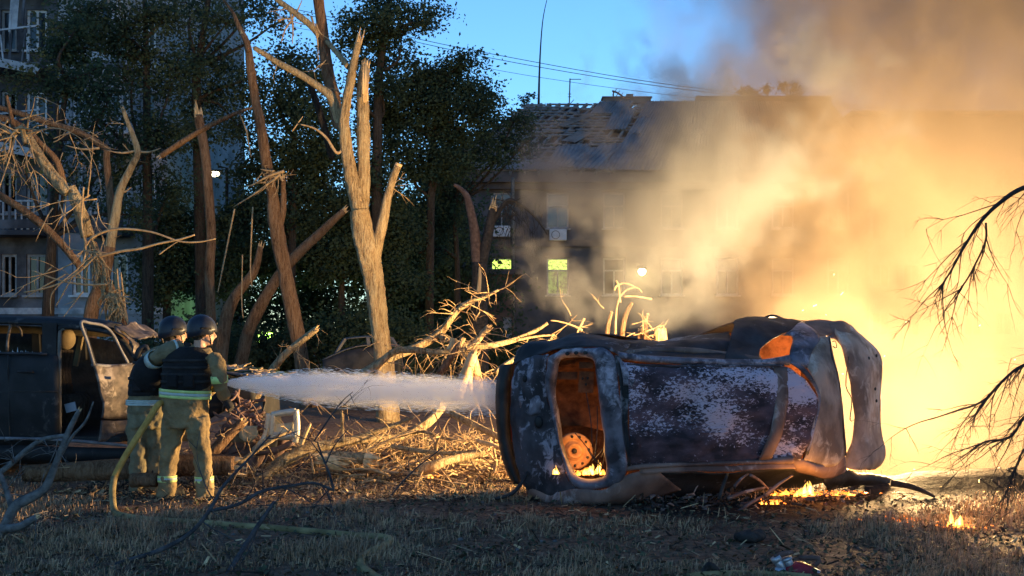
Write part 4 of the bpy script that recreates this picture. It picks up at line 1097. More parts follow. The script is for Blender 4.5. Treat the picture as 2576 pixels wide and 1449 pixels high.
branch_thing('split_stump', 'upturned split stump with torn yellow wood in the pile', [
    ('slab', [(1150, 1000, 13.9), (1172, 940, 13.9), (1190, 890, 13.9)], [16, 14, 12], wd_, True), ('slab', [(1215, 1010, 14), (1200, 950, 14), (1186, 890, 14)], [6, 13, 12], bk, False), ('root', [(1105, 940, 14), (1130, 905, 14), (1152, 870, 14)], [9, 9, 8], br, False), ('root', [(1140, 850, 14.3), (1136, 870, 14.3), (1125, 880, 14.3)], [9, 8, 6], wd_, False), ('root', [(1165, 848, 14.2), (1156, 870, 14.2), (1150, 885, 14.2)], [8, 8, 7], bk, False),
    ('root', [(1190, 900, 14), (1180, 960, 13.9), (1200, 1020, 13.9)], [9, 8, 3], wd_, False)], 'stump', twigs=34, seed=63, tL=(.2, .6), droop=.3)
branch_thing('fallen_branch', 'straight fallen branch slanting down behind the dark bumper', [
    ('limb', [(1245, 935, 13.4), (1300, 900, 13.6), (1350, 880, 13.8), (1400, 850, 14)], [6, 7, 6, 4], bk, False)], group='branches in the lit pile', twigs=18, seed=64)
for i, (lab, pts, rads, m, tw) in enumerate((
    ('thick bark-covered log curving through the lit pile', [(640, 1220, 11.6), (706, 1162, 12), (773, 1130, 12.2), (830, 1118, 12.4), (908, 1106, 12.6), (1008, 1098, 12.8), (1076, 1062, 13), (1112, 1024, 13.2)], [9, 15, 16, 13, 10, 10, 12, 10], bk, 26),
    ('log lying under the water jet close to the dark bumper', [(1126, 1034, 12.6), (1180, 1062, 12.4), (1245, 1094, 12.2), (1290, 1112, 12.2)], [9, 9, 8, 8], bk, 10),
    ('thin branch lying low across the litter', [(985, 1122, 12), (1060, 1134, 11.9), (1143, 1140, 11.9), (1212, 1131, 11.9)], [6, 6, 5.5, 4], bk, 8),
    ('slender branch rising behind the thick log', [(870, 1104, 12.9), (930, 1090, 13), (990, 1070, 13.1), (1040, 1050, 13.1)], [5, 6, 6, 4], bk, 12),
    ('upright snapped stake near the chrome bull bar', [(862, 1112, 12.4), (861, 1070, 12.4), (860, 1036, 12.4)], [5, 4.5, 4], bk, 2),
    ('slanting snapped stake in front of the bull bar', [(757, 1118, 11.9), (768, 1092, 11.9), (781, 1066, 11.9)], [6, 5, 2.5], wd_, 0),
    ('reddish log propped behind the legs of the firefighters', [(525, 1150, 11.6), (565, 1105, 11.7), (610, 1062, 11.8)], [14, 14, 12], br, 4),
    ('splintered branch with twigs standing beside the leaning trunk', [(640, 1010, 15), (682, 935, 15), (716, 893, 15), (758, 857, 15), (797, 826, 15)], [9, 10, 10, 9, 7], bk, 14),
    ('thin fallen branch pointing at the firefighters from the log', [(600, 1165, 11.3), (650, 1130, 11.4), (700, 1098, 11.5), (730, 1085, 11.6)], [5, 6, 5, 3], bk, 6),
    ('forked lit branch just left of the burning log', [(1000, 1098, 12.5), (1060, 1085, 12.5), (1110, 1100, 12.4), (1160, 1110, 12.3)], [4, 4, 4, 3], bk, 12),
    ('pale branch stub lying against the dark bumper', [(1200, 1108, 12), (1240, 1120, 11.9), (1275, 1135, 11.9)], [5, 6, 5], wd_, 4))):
    branch_thing('fallen_branch' if max(rads) < 10 else 'fallen_log', lab, [('limb', pts, rads, m, True)], 'branch' if max(rads) < 10 else 'log', 'branches in the lit pile', tw, 70 + i, tL=(.12, .4), trad=.007)
# torn chunk of yellow wood
def wood_chunk():
    rng = random.Random(65)
    p = at(870, 1180, 12.0); p.z = 0
    root = thing('torn_log', 'short log chunk with bright torn yellow wood', 'log', p)
    mb = MB(); stem(mb, [(806, 1145, 12), (850, 1150, 11.9), (905, 1152, 11.9), (938, 1150, 11.9)], 0, [12, 15, 15, 11], 12, .2); mb.build('bark', bk, root)
    mb = MB(); splinters(mb, at(930, 1158, 11.8), Vector((1, -.2, -.2)), .09, 16, .2, rng); splinters(mb, at(840, 1160, 11.75), Vector((1, -.4, -.1)), .08, 14, .35, rng); splinters(mb, at(815, 1150, 11.8), Vector((-1, -.4, .1)), .07, 10, .2, rng)
    mb.build('torn_wood', wd_, root, False)
wood_chunk()
# logs lying in front of the van
branch_thing('fallen_log', 'thick reddish log lying along the ground below the van', [('log', [(60, 1190, 11.0), (180, 1186, 11.05), (300, 1180, 11.1), (400, 1172, 11.2), (520, 1168, 11.3), (590, 1170, 11.35)], [20, 26, 27, 28, 28, 26], br, True)], 'log', None, 8, 81)
branch_thing('fallen_log', 'stubby reddish log with round cut end by the hidden boots', [('log', [(330, 1208, 10.7), (372, 1206, 10.7), (395, 1207, 10.7)], [19, 20, 19], br, False)], 'log', None, 0, 82)
branch_thing('fallen_branch', 'thin pale branch on the grass below the red log', [('limb', [(185, 1345, 9.0), (230, 1341, 9.05), (300, 1338, 9.1)], [3, 5, 4], bg_, False)], 'branch', None, 4, 83)

# dark broken root plate behind the car
def root_plate():
    rng = random.Random(66); Y = 16.2
    root = thing('shattered_stump', 'shattered upturned stump glowing in smoke behind the burning car', 'stump', at(1600, HY + F * CZ / Y, Y))
    for k, pts in enumerate(([(1500, 1000), (1520, 900), (1530, 820), (1538, 785)], [(1545, 1000), (1560, 880), (1572, 800), (1590, 762)], [(1590, 1000), (1602, 900), (1612, 830)], [(1480, 960), (1465, 880), (1452, 846)], [(1625, 1000), (1632, 890), (1622, 815), (1630, 790)])):
        mb = MB(); P, Rr = stem(mb, pts, Y + .12 * (k % 3), [9, 8, 6.5, 4][:len(pts)], 9, .35, seed=k * 3.1); o = mb.build('slab', br, root); broken_top('torn_end', P, Rr, o, rng, 9, 1.8)
    mb = MB(); stem(mb, [(1668, 1000), (1665, 900), (1662, 825)], Y, [24, 19, 14], 12, .25); o = mb.build('stub', bk, root); P = A((1665, 900, Y), (1662, 825, Y)); broken_top('torn_end', P, [.12, .09], o, rng, 12, 1.0)
    mb = MB()
    for pts in ([(1548, 840), (1552, 770), (1568, 735), (1600, 722), (1615, 735)], [(1560, 760), (1556, 720), (1550, 705)], [(1570, 745), (1600, 745), (1640, 752)], [(1545, 730), (1552, 718), (1575, 712), (1605, 725)], [(1465, 830), (1440, 818), (1405, 808), (1385, 806)], [(1470, 800), (1455, 830), (1448, 845)]):
        stem(mb, pts, Y, [3, 2.6, 2.2, 1.8, 1.2][:len(pts)], 7, .3)
    for k in range(14): twig(mb, at(rng.uniform(1430, 1660), rng.uniform(770, 850), Y), Vector((rng.uniform(-1, 1), -.2, rng.uniform(-.3, 1))), rng.uniform(.15, .4), .01, 1, rng)
    tag(mb.build('roots', M['twig'], root), kind='stuff')
root_plate()

# near branches at the lower left
def near(label, parts, tw=8, seed=1, m=bg_, trad=.006):
    branch_thing('near_branch', label, parts, 'branch', 'dark branches close to the camera', tw, seed, M['bark_grey'] if m is bg_ else M['twig_slate'], (.12, .45), trad, 1, 0)
near('forked grey branch bending upward in the lower corner beside the log', [('limb', [(-30, 1370, 8.5), (10, 1330, 8.5), (36, 1275, 8.5), (75, 1252, 8.5), (112, 1228, 8.5), (135, 1180, 8.5), (155, 1130, 8.5), (175, 1080, 8.5), (200, 1030, 8.5)], [15, 14, 13, 12, 11, 9, 8, 7, 5], bg_, True),
    ('branch', [(150, 1150, 8.5), (180, 1100, 8.5), (215, 1060, 8.45), (235, 1010, 8.45)], [5, 4, 3, 1.5], bg_, False),
    ('branch', [(-20, 1205, 8.6), (30, 1165, 8.6), (70, 1130, 8.6), (110, 1105, 8.6), (175, 1094, 8.55)], [6, 7, 7, 6, 5], bg_, False),
    ('branch', [(30, 1280, 8.5), (14, 1225, 8.55), (-5, 1180, 8.6)], [8, 7, 6], bg_, False),
    ('stub', [(0, 1330, 8.5), (45, 1325, 8.4), (92, 1300, 8.4)], [13, 11, 8], bg_, True)], 16, 91)
near('dark branch running up past the legs of the firefighters', [('limb', [(200, 1470, 7.4), (290, 1420, 7.6), (400, 1385, 7.7), (480, 1340, 7.8), (530, 1280, 7.9), (560, 1225, 8.0), (620, 1160, 8.1), (680, 1095, 8.2)], [5, 5.5, 6, 5.5, 5, 4.2, 3, 2], M['twig_slate'], False),
    ('branch', [(530, 1285, 7.9), (600, 1268, 8), (660, 1235, 8.1), (730, 1222, 8.2), (790, 1215, 8.3), (835, 1232, 8.4)], [4.6, 4.6, 4.2, 3.8, 3.4, 3], M['twig_slate'], False)], 14, 92, M['twig_slate'])
near('short dark branch leaning over the yellow hose', [('limb', [(560, 1462, 7.3), (600, 1400, 7.5), (640, 1335, 7.7), (690, 1262, 7.9)], [6, 6.5, 6, 4], M['twig_slate'], False)], 6, 93, M['twig_slate'])
near('thin black forked twig sticking up before the log pile', [('limb', [(840, 1235, 8.6), (828, 1190, 8.6), (812, 1150, 8.6), (798, 1110, 8.6)], [3.5, 3, 2.5, 1.5], M['twig_slate'], False), ('branch', [(820, 1165, 8.6), (842, 1120, 8.6), (875, 1080, 8.6)], [2.2, 1.6, .8], M['twig_slate'], False), ('branch', [(812, 1150, 8.6), (790, 1120, 8.6), (775, 1100, 8.6)], [2, 1.5, .7], M['twig_slate'], False)], 8, 94, M['twig_slate'], .003)
near('thin black twig rising in front of the water jet', [('limb', [(790, 1110, 9.2), (830, 1050, 9.2), (860, 1010, 9.2), (888, 985, 9.2)], [2.4, 2, 1.4, .8], M['twig_slate'], False), ('branch', [(838, 1040, 9.2), (862, 1020, 9.2), (880, 1024, 9.2)], [1.2, 1, .6], M['twig_slate'], False)], 5, 95, M['twig_slate'], .003)
near('long thin black twig near the smouldering log', [('limb', [(985, 1245, 9.0), (1010, 1215, 9.0), (1050, 1175, 9.0), (1095, 1140, 9.0), (1120, 1120, 9.0)], [2.2, 2, 1.8, 1.4, .8], M['twig_slate'], False)], 3, 96, M['twig_slate'], .003)

# bare tree just outside the frame, its drooping limbs hang in from the right
def right_tree():
    rng = random.Random(97); Y = 6.6
    x0 = 4.6
    root = thing('bare_tree', 'bare black branches drooping into view in front of the orange smoke', 'tree', (x0, Y + .2, 0))
    tb = MB(); tb.tube([(x0, Y + .2, -.05), (x0 + .05, Y + .2, 1.2), (x0 - .05, Y + .2, 2.4), (x0 + .1, Y + .3, 4.5)], [.2, .16, .13, .08], 12, rough=.15); tb.build('trunk', bd, root)
    def limb(pts, rads, nt, seed, dl):
        r2 = random.Random(seed)
        mb = MB(); P, Rr = stem(mb, pts, Y, [r * .75 for r in rads], 8, .1); Q = catmull(P, 5)
        for k in range(nt):
            i = r2.randint(int(len(Q) * .15), len(Q) - 2)
            d = (Q[i + 1] - Q[i]).normalized()
            d = (d + Vector((r2.uniform(-.5, .3), r2.uniform(-.6, .3), r2.uniform(-.7, .5)))).normalized()
            twig(mb, Q[i], d, r2.uniform(*dl), .0042, 2, r2, .12, 5, 0, .3, (2, 4))
        return mb.build('limb', M['twig_dark'], root)
    limb([(3210, 560), (2900, 440), (2700, 440), (2576, 472), (2515, 510), (2465, 560), (2420, 630), (2390, 685), (2350, 745)], [22, 17, 12, 8, 7, 6, 4.5, 3.5, 2], 26, 1, (.15, .5))
    limb([(2480, 560), (2478, 610), (2440, 690), (2420, 720), (2390, 760)], [4, 3.5, 3, 2.5, 1.5], 10, 2, (.12, .4))
    limb([(3210, 900), (2900, 870), (2700, 880), (2576, 918), (2520, 960), (2470, 1010), (2400, 1035), (2340, 1055)], [16, 13, 9, 5.5, 4.5, 4, 3, 1.5], 22, 3, (.15, .5))
    limb([(2700, 885), (2620, 980), (2576, 1050), (2540, 1100), (2480, 1110), (2440, 1135)], [7, 5, 4, 3.5, 3, 1.5], 18, 4, (.15, .45))
    limb([(2700, 900), (2640, 1060), (2576, 1130), (2555, 1180), (2535, 1230)], [6, 4.5, 3.5, 3, 2], 12, 5, (.12, .35))
right_tree()

# ------------------------------------------------------------------ the burning car, on its side, roof towards the camera
def burning_car():
    def base(cx): return 9.95 + (cx - 900) / 1000 * .34
    def c(cx, cy, d=0.0):
        return at(1178.8 + cx * .42842, 746.5 + cy * .42842, base(cx) + d)
    def C(*p): return [c(*q) for q in p]
    root = thing('overturned_car', 'burnt-out car lying on its side with fire glowing inside', 'car', Vector((1.7, 10.6, 0)))
    ash, blue, soot, tail, rust, rin, blk = (M[k] for k in ('ash_metal', 'blue_metal', 'soot_metal', 'tail_metal', 'rust_metal', 'rust_in', 'black'))
    # roof panel, dented, flaking
    mb = MB(); mb.loft([C((905, 385, .05), (1200, 392, .04), (1500, 396, .04), (1850, 400, .06)), C((935, 480, -.02), (1250, 480, -.05), (1550, 480, -.04), (1960, 470, .02)), C((945, 680, -.04), (1250, 680, .0), (1550, 680, -.05), (2045, 620, .0)), C((935, 850, -.02), (1250, 840, -.03), (1550, 840, .02), (2010, 800, .02)), C((930, 985, .05), (1250, 978, .04), (1550, 974, .04), (1950, 962, .06))], 70, 36, amp=.03, nscale=3.4)
    roof = mb.build('roof', ash, root, solid=.006)
    # pressed ribs across the roof
    for k in range(7):
        y = 640 + k * 26
        rb = MB(); rb.tube(C((1270 + 6 * k, y, -.015), (1400, y + 3, -.02), (1560 - 5 * k, y - 2, -.02)), .006, 5, rough=.3); rb.build('roof_rib', ash, roof)
    rb = MB(); rb.loft([C((1790, 410, .03), (1800, 600, -.045), (1760, 800, -.04), (1700, 960, .02)), C((1830, 410, .03), (1840, 600, -.06), (1800, 800, -.055), (1740, 960, .02)), C((1870, 410, .03), (1880, 600, -.04), (1840, 800, -.03), (1780, 960, .03))], 20, 4, amp=.02); rb.build('roof_crease', rust, roof, solid=.004)
    # gutters
    mb = MB(); mb.tube(C((880, 345, .08), (1100, 368, .06), (1400, 380, .06), (1700, 388, .06), (1880, 372, .08)), [.035, .036, .034, .034, .05], 8, rough=.25, sub=8); mb.build('roof_gutter', blue, root)
    mb = MB(); mb.tube(C((930, 396, .03), (1300, 406, .015), (1850, 404, .03)), .011, 6, sub=8); mb.build('drip_rail', tail, root)
    mb = MB(); mb.tube(C((900, 1010, .07), (1100, 990, .04), (1450, 978, .03), (1750, 966, .04), (1900, 955, .05)), [.03, .022, .02, .022, .04], 8, rough=.2, sub=8); mb.build('roof_gutter', rust, root)
    mb = MB(); mb.loft([C((1000, 1000, .06), (1300, 990, .05), (1600, 985, .05), (1900, 975, .07)), C((1010, 1040, .05), (1300, 1030, .04), (1600, 1020, .04), (1920, 1010, .06))], 30, 3, amp=.012); mb.build('door_frame_rail', rust, root, solid=.02)
    # rear window frame: pale ring with bolt holes round the opening
    ring = lambda pts: C(*pts)
    outer = [(465, 352, .42), (525, 322, .38), (570, 300, .32), (660, 296, .25), (755, 298, .18), (815, 312, .1), (852, 352, .05), (872, 450, .02), (888, 600, -.01), (906, 750, -.01), (920, 900, .0), (930, 990, .03), (905, 1062, .06), (840, 1110, .12), (740, 1130, .2), (650, 1125, .28), (600, 1085, .34), (560, 985, .4), (518, 800, .44), (482, 660, .46), (458, 560, .46), (458, 440, .45)]
    inner = [(514, 385, .42), (535, 355, .39), (585, 347, .34), (660, 345, .28), (705, 346, .22), (738, 358, .18), (755, 390, .15), (766, 470, .12), (776, 600, .1), (796, 750, .1), (810, 900, .1), (820, 985, .12), (814, 1050, .14), (780, 1072, .18), (720, 1075, .24), (655, 1062, .3), (610, 1030, .36), (575, 960, .42), (545, 850, .45), (522, 700, .47), (505, 600, .47), (503, 480, .45)]
    inn2 = [(x + (8 if x < 640 else -8), y + (6 if y < 700 else -6), d + .06) for x, y, d in inner]
    mid = [((a[0] * .55 + b[0] * .45), (a[1] * .55 + b[1] * .45), (a[2] + b[2]) / 2 - .03) for a, b in zip(outer, inner)]
    mb = MB(); mb.loft([ring(outer), ring(mid), ring(inner), ring(inn2)], 90, 10, closed=True, amp=.013, nscale=6); rw = mb.build('rear_window_frame', blue, root, solid=.012)
    for x, y in ((580, 333), (632, 329), (686, 328)):
        hb = MB(); hb.ball(c(x, y, .3 - (x - 580) * .0011 - .042), (.022, .008, .018), 0, 10, 6); hb.build('bolt_hole', blk, rw)
    # crumpled strip where the roof meets the window frame
    mb = MB(); mb.loft([C((858, 345, .05), (880, 470, .0), (895, 640, -.02), (915, 800, -.02), (932, 985, .03)), C((880, 350, .05), (905, 470, .01), (915, 640, .01), (928, 800, .01), (940, 990, .04)), C((905, 380, .06), (950, 480, -.01), (940, 640, -.02), (945, 820, -.02), (950, 985, .05))], 26, 6, amp=.014); mb.build('roof_edge', soot, root, solid=.006)
    mb = MB(); mb.loft([C((885, 370, .02), (930, 420, .0), (980, 500, -.04)), C((900, 430, .0), (930, 470, -.03), (960, 530, -.05)), C((905, 520, .0), (930, 520, -.02), (955, 525, -.03))], 10, 5, amp=.015); mb.build('torn_corner', blue, root, solid=.006)
    # tailgate below the window, facing the camera's left
    mb = MB(); mb.loft([C((270, 410, .78), (330, 370, .7), (400, 340, .58), (462, 345, .44)), C((250, 560, .78), (330, 520, .62), (400, 520, .56), (460, 540, .47)), C((248, 740, .78), (330, 720, .6), (410, 720, .56), (500, 740, .48)), C((270, 900, .78), (350, 900, .62), (440, 900, .56), (548, 930, .44)), C((310, 1060, .78), (390, 1060, .64), (480, 1060, .52), (590, 1075, .38)), C((370, 1150, .74), (450, 1165, .6), (540, 1165, .45), (640, 1135, .3))], 30, 30, amp=.03, nscale=4); tg = mb.build('tailgate', tail, root, solid=.008)
    for x, y, rr in ((412, 735, .05), (330, 480, .03)):
        hb = MB(); hb.ball(c(x, y, .54), (rr * .8, .02, rr * 1.2), 0, 12, 8); hb.build('lock_hole', blk, tg)
    hb = MB(); hb.loft([C((285, 440, .68), (320, 400, .64), (370, 400, .6), (405, 440, .56)), C((290, 560, .66), (330, 520, .62), (365, 600, .58), (420, 520, .54)), C((300, 640, .64), (330, 650, .6), (350, 700, .57), (415, 690, .54))], 18, 12, amp=.025, nscale=9); hb.build('peeling_paint', M['blue_metal'], tg, solid=.004)
    # dark plastic bumper shell, melted free, with a gap behind it
    mb = MB(); mb.loft([C((262, 395, .9), (248, 520, .92), (240, 640, .92), (252, 850, .92), (290, 1020, .9), (312, 1100, .86)), C((225, 400, .86), (205, 520, .84), (200, 700, .84), (218, 860, .84), (250, 1000, .84), (285, 1100, .82)), C((186, 406, 1.0), (168, 520, 1.0), (165, 700, 1.0), (180, 850, 1.0), (215, 1000, 1.0), (262, 1095, .98)), C((200, 415, 1.3), (185, 520, 1.3), (180, 700, 1.3), (195, 850, 1.3), (230, 1000, 1.3), (275, 1095, 1.25))], 28, 9, amp=.01); mb.build('bumper', blk, root, solid=.012)
    mb = MB(); mb.bar(c(232, 650, 1.0), c(262, 850, 1.0), .07, .02, up=Vector((0, 1, 0))); mb.build('tail_light', pm('cracked_red_lens', (.22, .03, .015), (.4, .08, .03), 12, .4, .4), root, False)
    # upper (sky-facing) flank: rear quarter, sagged door, front door
    mb = MB(); mb.loft([C((262, 400, .8), (330, 370, .7), (420, 335, .55), (560, 300, .32), (760, 296, .18), (880, 345, .08)), C((275, 330, 1.0), (340, 290, .85), (480, 265, .7), (640, 240, .5), (820, 262, .35), (930, 310, .2)), C((290, 300, 1.2), (360, 262, 1.05), (500, 258, .95), (660, 208, .8), (860, 246, .65), (960, 268, .4))], 34, 14, amp=.022, nscale=4); mb.build('rear_quarter_panel', soot, root, solid=.008)
    mb = MB(); mb.tube(C((345, 275, .92), (300, 330, .86), (285, 400, .8)), [.02, .03, .025], 7, rough=.3); mb.build('panel_seam', blk, root)
    mb = MB(); mb.loft([C((880, 345, .09), (1100, 360, .09), (1400, 372, .09), (1700, 376, .1)), C((920, 310, .25), (1150, 318, .3), (1400, 330, .3), (1720, 340, .25)), C((930, 268, .55), (1150, 268, .6), (1300, 258, .6), (1560, 262, .5)), C((910, 256, .9), (1150, 262, .95), (1240, 240, .95), (1535, 206, .9))], 44, 14, amp=.028, nscale=3.5); mb.build('rear_door', soot, root, solid=.01)
    mb = MB(); mb.tube(C((900, 330, .2), (1150, 310, .3), (1450, 330, .32), (1720, 366, .1)), [.02, .03, .028, .02], 7, rough=.4); mb.build('door_frame_rail', rust, root)
    mb = MB(); mb.loft([C((1500, 372, .12), (1600, 372, .12), (1715, 368, .1)), C((1535, 250, .4), (1620, 280, .35), (1722, 305, .3)), C((1560, 160, .7), (1650, 180, .6), (1780, 250, .45)), C((1578, 130, .95), (1720, 131, .9), (1880, 205, .6)), C((1640, 122, 1.2), (1800, 118, 1.15), (1950, 145, .9))], 26, 16, amp=.03, nscale=3.5); mb.build('front_door', soot, root, solid=.01)
    mb = MB(); mb.loft([C((1880, 372, .08), (1895, 300, .2), (1900, 232, .4), (1840, 222, .5)), C((1920, 380, .03), (1935, 300, .15), (1950, 220, .35), (1900, 190, .5)), C((1990, 420, .02), (2020, 320, .15), (2060, 230, .35), (1960, 145, .8))], 18, 8, amp=.016); mb.build('upper_windscreen_pillar', blue, root, solid=.012)
    mb = MB(); mb.loft([C((1880, 225, .5), (1960, 150, .85), (2080, 138, 1.0)), C((1980, 230, .42), (2060, 190, .7), (2130, 150, .95)), C((2060, 240, .36), (2110, 225, .55), (2150, 200, .75))], 18, 8, amp=.02); mb.build('wing_panel', rust, root, solid=.01)
    mb = MB(); mb.loft([C((1722, 130, 1.1), (1760, 112, 1.15), (1800, 110, 1.2), (1855, 132, 1.2)), C((1722, 140, 1.3), (1760, 120, 1.35), (1800, 118, 1.4), (1855, 140, 1.4))], 10, 2); mb.build('wheel_arch', soot, root, solid=.02)
    # windscreen surround and cowl
    mb = MB(); mb.loft([C((1900, 262, .3), (1985, 410, .03), (2052, 560, .0), (2040, 700, .0), (2005, 860, .02), (1965, 955, .06)), C((1985, 240, .34), (2040, 400, .06), (2085, 560, .03), (2085, 720, .03), (2060, 880, .05), (2040, 985, .1)), C((2060, 232, .38), (2095, 380, .14), (2135, 540, .1), (2150, 700, .1), (2150, 860, .12), (2150, 990, .18)), C((2116, 235, .44), (2132, 340, .26), (2168, 480, .22), (2190, 640, .2), (2202, 790, .22), (2212, 930, .28))], 40, 14, amp=.016, nscale=4); ws = mb.build('windscreen_header', M['tan_ash'], root, solid=.01)
    mb = MB(); mb.tube(C((2116, 235, .44), (2132, 340, .26), (2168, 480, .22), (2190, 640, .2), (2202, 790, .22), (2212, 930, .28)), .016, 7, rough=.2, sub=6); mb.build('windscreen_seal', soot, ws)
    mb = MB(); mb.loft([C((1880, 380, .05), (1960, 440, .01), (2040, 550, -.01), (2050, 640, .0), (2015, 780, .01), (1975, 920, .04)), C((1900, 370, .05), (1990, 430, .0), (2058, 550, -.02), (2066, 640, -.01), (2032, 790, .0), (1990, 930, .04))], 24, 3, amp=.012); mb.build('roof_front_edge', blue, root, solid=.016)
    mb = MB(); mb.loft([C((2150, 170, .8), (2160, 230, .6), (2190, 320, .55), (2224, 450, .5), (2252, 560, .5), (2262, 700, .5), (2254, 800, .5), (2238, 870, .5), (2218, 930, .46), (2218, 1000, .42)), C((2200, 160, .9), (2240, 260, .6), (2270, 360, .54), (2300, 480, .5), (2320, 600, .5), (2330, 720, .5), (2325, 830, .48), (2310, 900, .44), (2300, 960, .42), (2290, 1015, .4)), C((2230, 165, 1.0), (2310, 260, .75), (2350, 360, .7), (2370, 480, .68), (2375, 600, .68), (2370, 720, .66), (2375, 830, .6), (2380, 900, .55), (2370, 970, .5), (2350, 1015, .5)), C((2290, 214, 1.1), (2392, 302, .95), (2428, 400, .9), (2426, 490, .9), (2422, 600, .9), (2416, 700, .88), (2424, 810, .82), (2442, 900, .78), (2428, 972, .72), (2388, 1012, .7))], 44, 16, amp=.02, nscale=3.5); cw = mb.build('bonnet', M['tan_ash'], root, solid=.01)
    for x, y in ((2350, 360), (2395, 345), (2388, 540), (2395, 610), (2300, 745), (2290, 500)):
        hb = MB(); hb.ball(c(x, y, .66), (.012, .012, .018), 0, 8, 5); hb.build('bolt_hole', blk, cw)
    mb = MB(); mb.loft([C((2075, 140, 1.0), (2140, 150, .9), (2200, 150, .9), (2290, 216, 1.08)), C((2100, 170, .9), (2150, 180, .75), (2200, 200, .72), (2250, 240, .75)), C((2110, 235, .6), (2140, 240, .6), (2160, 250, .6), (2200, 300, .6))], 18, 8, amp=.025); mb.build('crumpled_wing', M['rust_metal'], root, solid=.01)
    mb = MB(); mb.tube(C((2135, 262, .6), (2155, 262, .6), (2160, 300, .58), (2140, 290, .58)), .006, 5); mb.tube(C((2232, 350, .52), (2215, 520, .5), (2250, 600, .5), (2240, 720, .5), (2266, 720, .5)), .006, 5); mb.build('wiring', blk, root)
    # lower flank pressed on the ground
    mb = MB(); mb.loft([C((330, 1110, .8), (480, 1150, .55), (620, 1130, .28), (800, 1130, .12), (930, 1040, .06), (1100, 1010, .06)), C((345, 1160, .85), (480, 1215, .5), (640, 1215, .28), (820, 1205, .15), (960, 1130, .1), (1150, 1060, .1)), C((380, 1185, 1.0), (480, 1232, .75), (640, 1243, .5), (820, 1240, .4), (1000, 1205, .35), (1250, 1130, .35))], 40, 12, amp=.016); mb.build('lower_quarter_panel', rust, root, solid=.01)
    mb = MB(); mb.loft([C((1000, 1040, .1), (1300, 1036, .1), (1600, 1024, .1), (1900, 1008, .12), (2100, 1000, .2)), C((1050, 1100, .3), (1300, 1070, .3), (1600, 1060, .3), (1900, 1040, .3), (2100, 1040, .35)), C((1000, 1200, .5), (1300, 1180, .6), (1600, 1150, .65), (1900, 1120, .65), (2150, 1080, .65))], 36, 10, amp=.02); mb.build('lower_door', soot, root, solid=.01)
    mb = MB(); mb.loft([C((1880, 960, .06), (1960, 950, .06), (2060, 985, .1), (2210, 935, .28)), C((1900, 1000, .1), (1980, 1000, .08), (2080, 1020, .12), (2215, 990, .35)), C((1930, 1030, .2), (2000, 1040, .2), (2100, 1060, .25), (2225, 1030, .45))], 20, 7, amp=.016); mb.build('lower_windscreen_pillar', rust, root, solid=.012)
    mb = MB(); mb.loft([C((2100, 1040, .3), (2220, 1010, .4), (2300, 1030, .5), (2390, 1040, .6), (2480, 1060, .7), (2540, 1060, .8)), C((2080, 1090, .3), (2200, 1080, .4), (2300, 1075, .45), (2400, 1080, .55), (2490, 1095, .62), (2560, 1090, .75)), C((2100, 1130, .45), (2200, 1120, .5), (2300, 1115, .55), (2400, 1120, .62), (2490, 1130, .7), (2550, 1115, .8))], 26, 8, amp=.03, nscale=5); mb.build('fallen_sill', blk, root, solid=.015)
    # floor pan and closed far side
    mb = MB(); mb.loft([C((300, 300, 1.25), (700, 240, 1.3), (1200, 262, 1.35), (1600, 200, 1.35), (2060, 160, 1.3)), C((215, 500, 1.4), (700, 480, 1.5), (1200, 480, 1.5), (1600, 480, 1.5), (2080, 480, 1.4)), C((240, 900, 1.4), (700, 880, 1.5), (1200, 880, 1.5), (1600, 880, 1.5), (2080, 880, 1.4)), C((380, 1150, 1.3), (700, 1160, 1.4), (1200, 1120, 1.4), (1600, 1100, 1.4), (2100, 1080, 1.3))], 40, 20, amp=.03); mb.build('floor_pan', rin, root, solid=.01)
    mb = MB(); mb.loft([C((280, 320, 1.15), (700, 215, .85), (1200, 262, .95), (1600, 140, 1.0), (2060, 145, 1.0)), C((300, 300, 1.3), (700, 235, 1.35), (1200, 265, 1.35), (1600, 200, 1.35), (2060, 160, 1.35))], 40, 4); mb.build('upper_side_sill', soot, root, solid=.01)
    # bulkheads inside, seat frames, spare wheel
    mb = MB(); mb.loft([C((515, 350, .5), (640, 345, .5), (770, 350, .5)), C((500, 480, .9), (640, 470, .85), (780, 480, .7)), C((500, 640, .95), (650, 640, .95), (800, 650, .8)), C((540, 760, .9), (660, 760, .9), (810, 780, .7))], 20, 14, amp=.03); mb.build('boot_liner', rin, root, solid=.006)
    mb = MB(); mb.box(c(570, 462, .6), (.22, .05, .07)); mb.build('seat_bracket', rin, root, False)
    mb = MB(); mb.box(c(690, 500, .5), (.14, .03, .2), rot=Matrix.Rotation(.05, 3, 'Y')); mb.build('latch_plate', rin, root, False)
    for x, y in ((670, 480), (700, 478), (690, 515)):
        hb = MB(); hb.ball(c(x, y, .48), (.012, .008, .015), 0, 8, 5); hb.build('bolt_hole', blk, root)
    mb = MB(); mb.box(c(690, 400, .45), (.13, .05, .06)); mb.build('hinge_bracket', rin, root, False)
    hub = c(620, 905, .62)
    m_wheel = pm('rusted_wheel', (.2, .09, .04), (.42, .22, .1), 9, .75, .4)
    Mw = Matrix.Rotation(R(14), 3, 'Z') @ Matrix.Rotation(R(-8), 3, 'X') @ Matrix.Rotation(R(90), 3, 'X')
    wb = MB()
    prof = [(.17, .06), (.178, .0), (.165, -.03), (.15, -.02), (.125, -.03), (.115, .0), (.085, .015), (.075, -.03), (.05, -.035), (.045, .0), (.0, .0)]
    nn = 28
    vs = []
    for r_, h_ in prof:
        for j in range(nn):
            a = 2 * math.pi * j / nn; vs.append(hub + Mw @ Vector((r_ * math.cos(a) * 1.06, r_ * math.sin(a), -h_)))
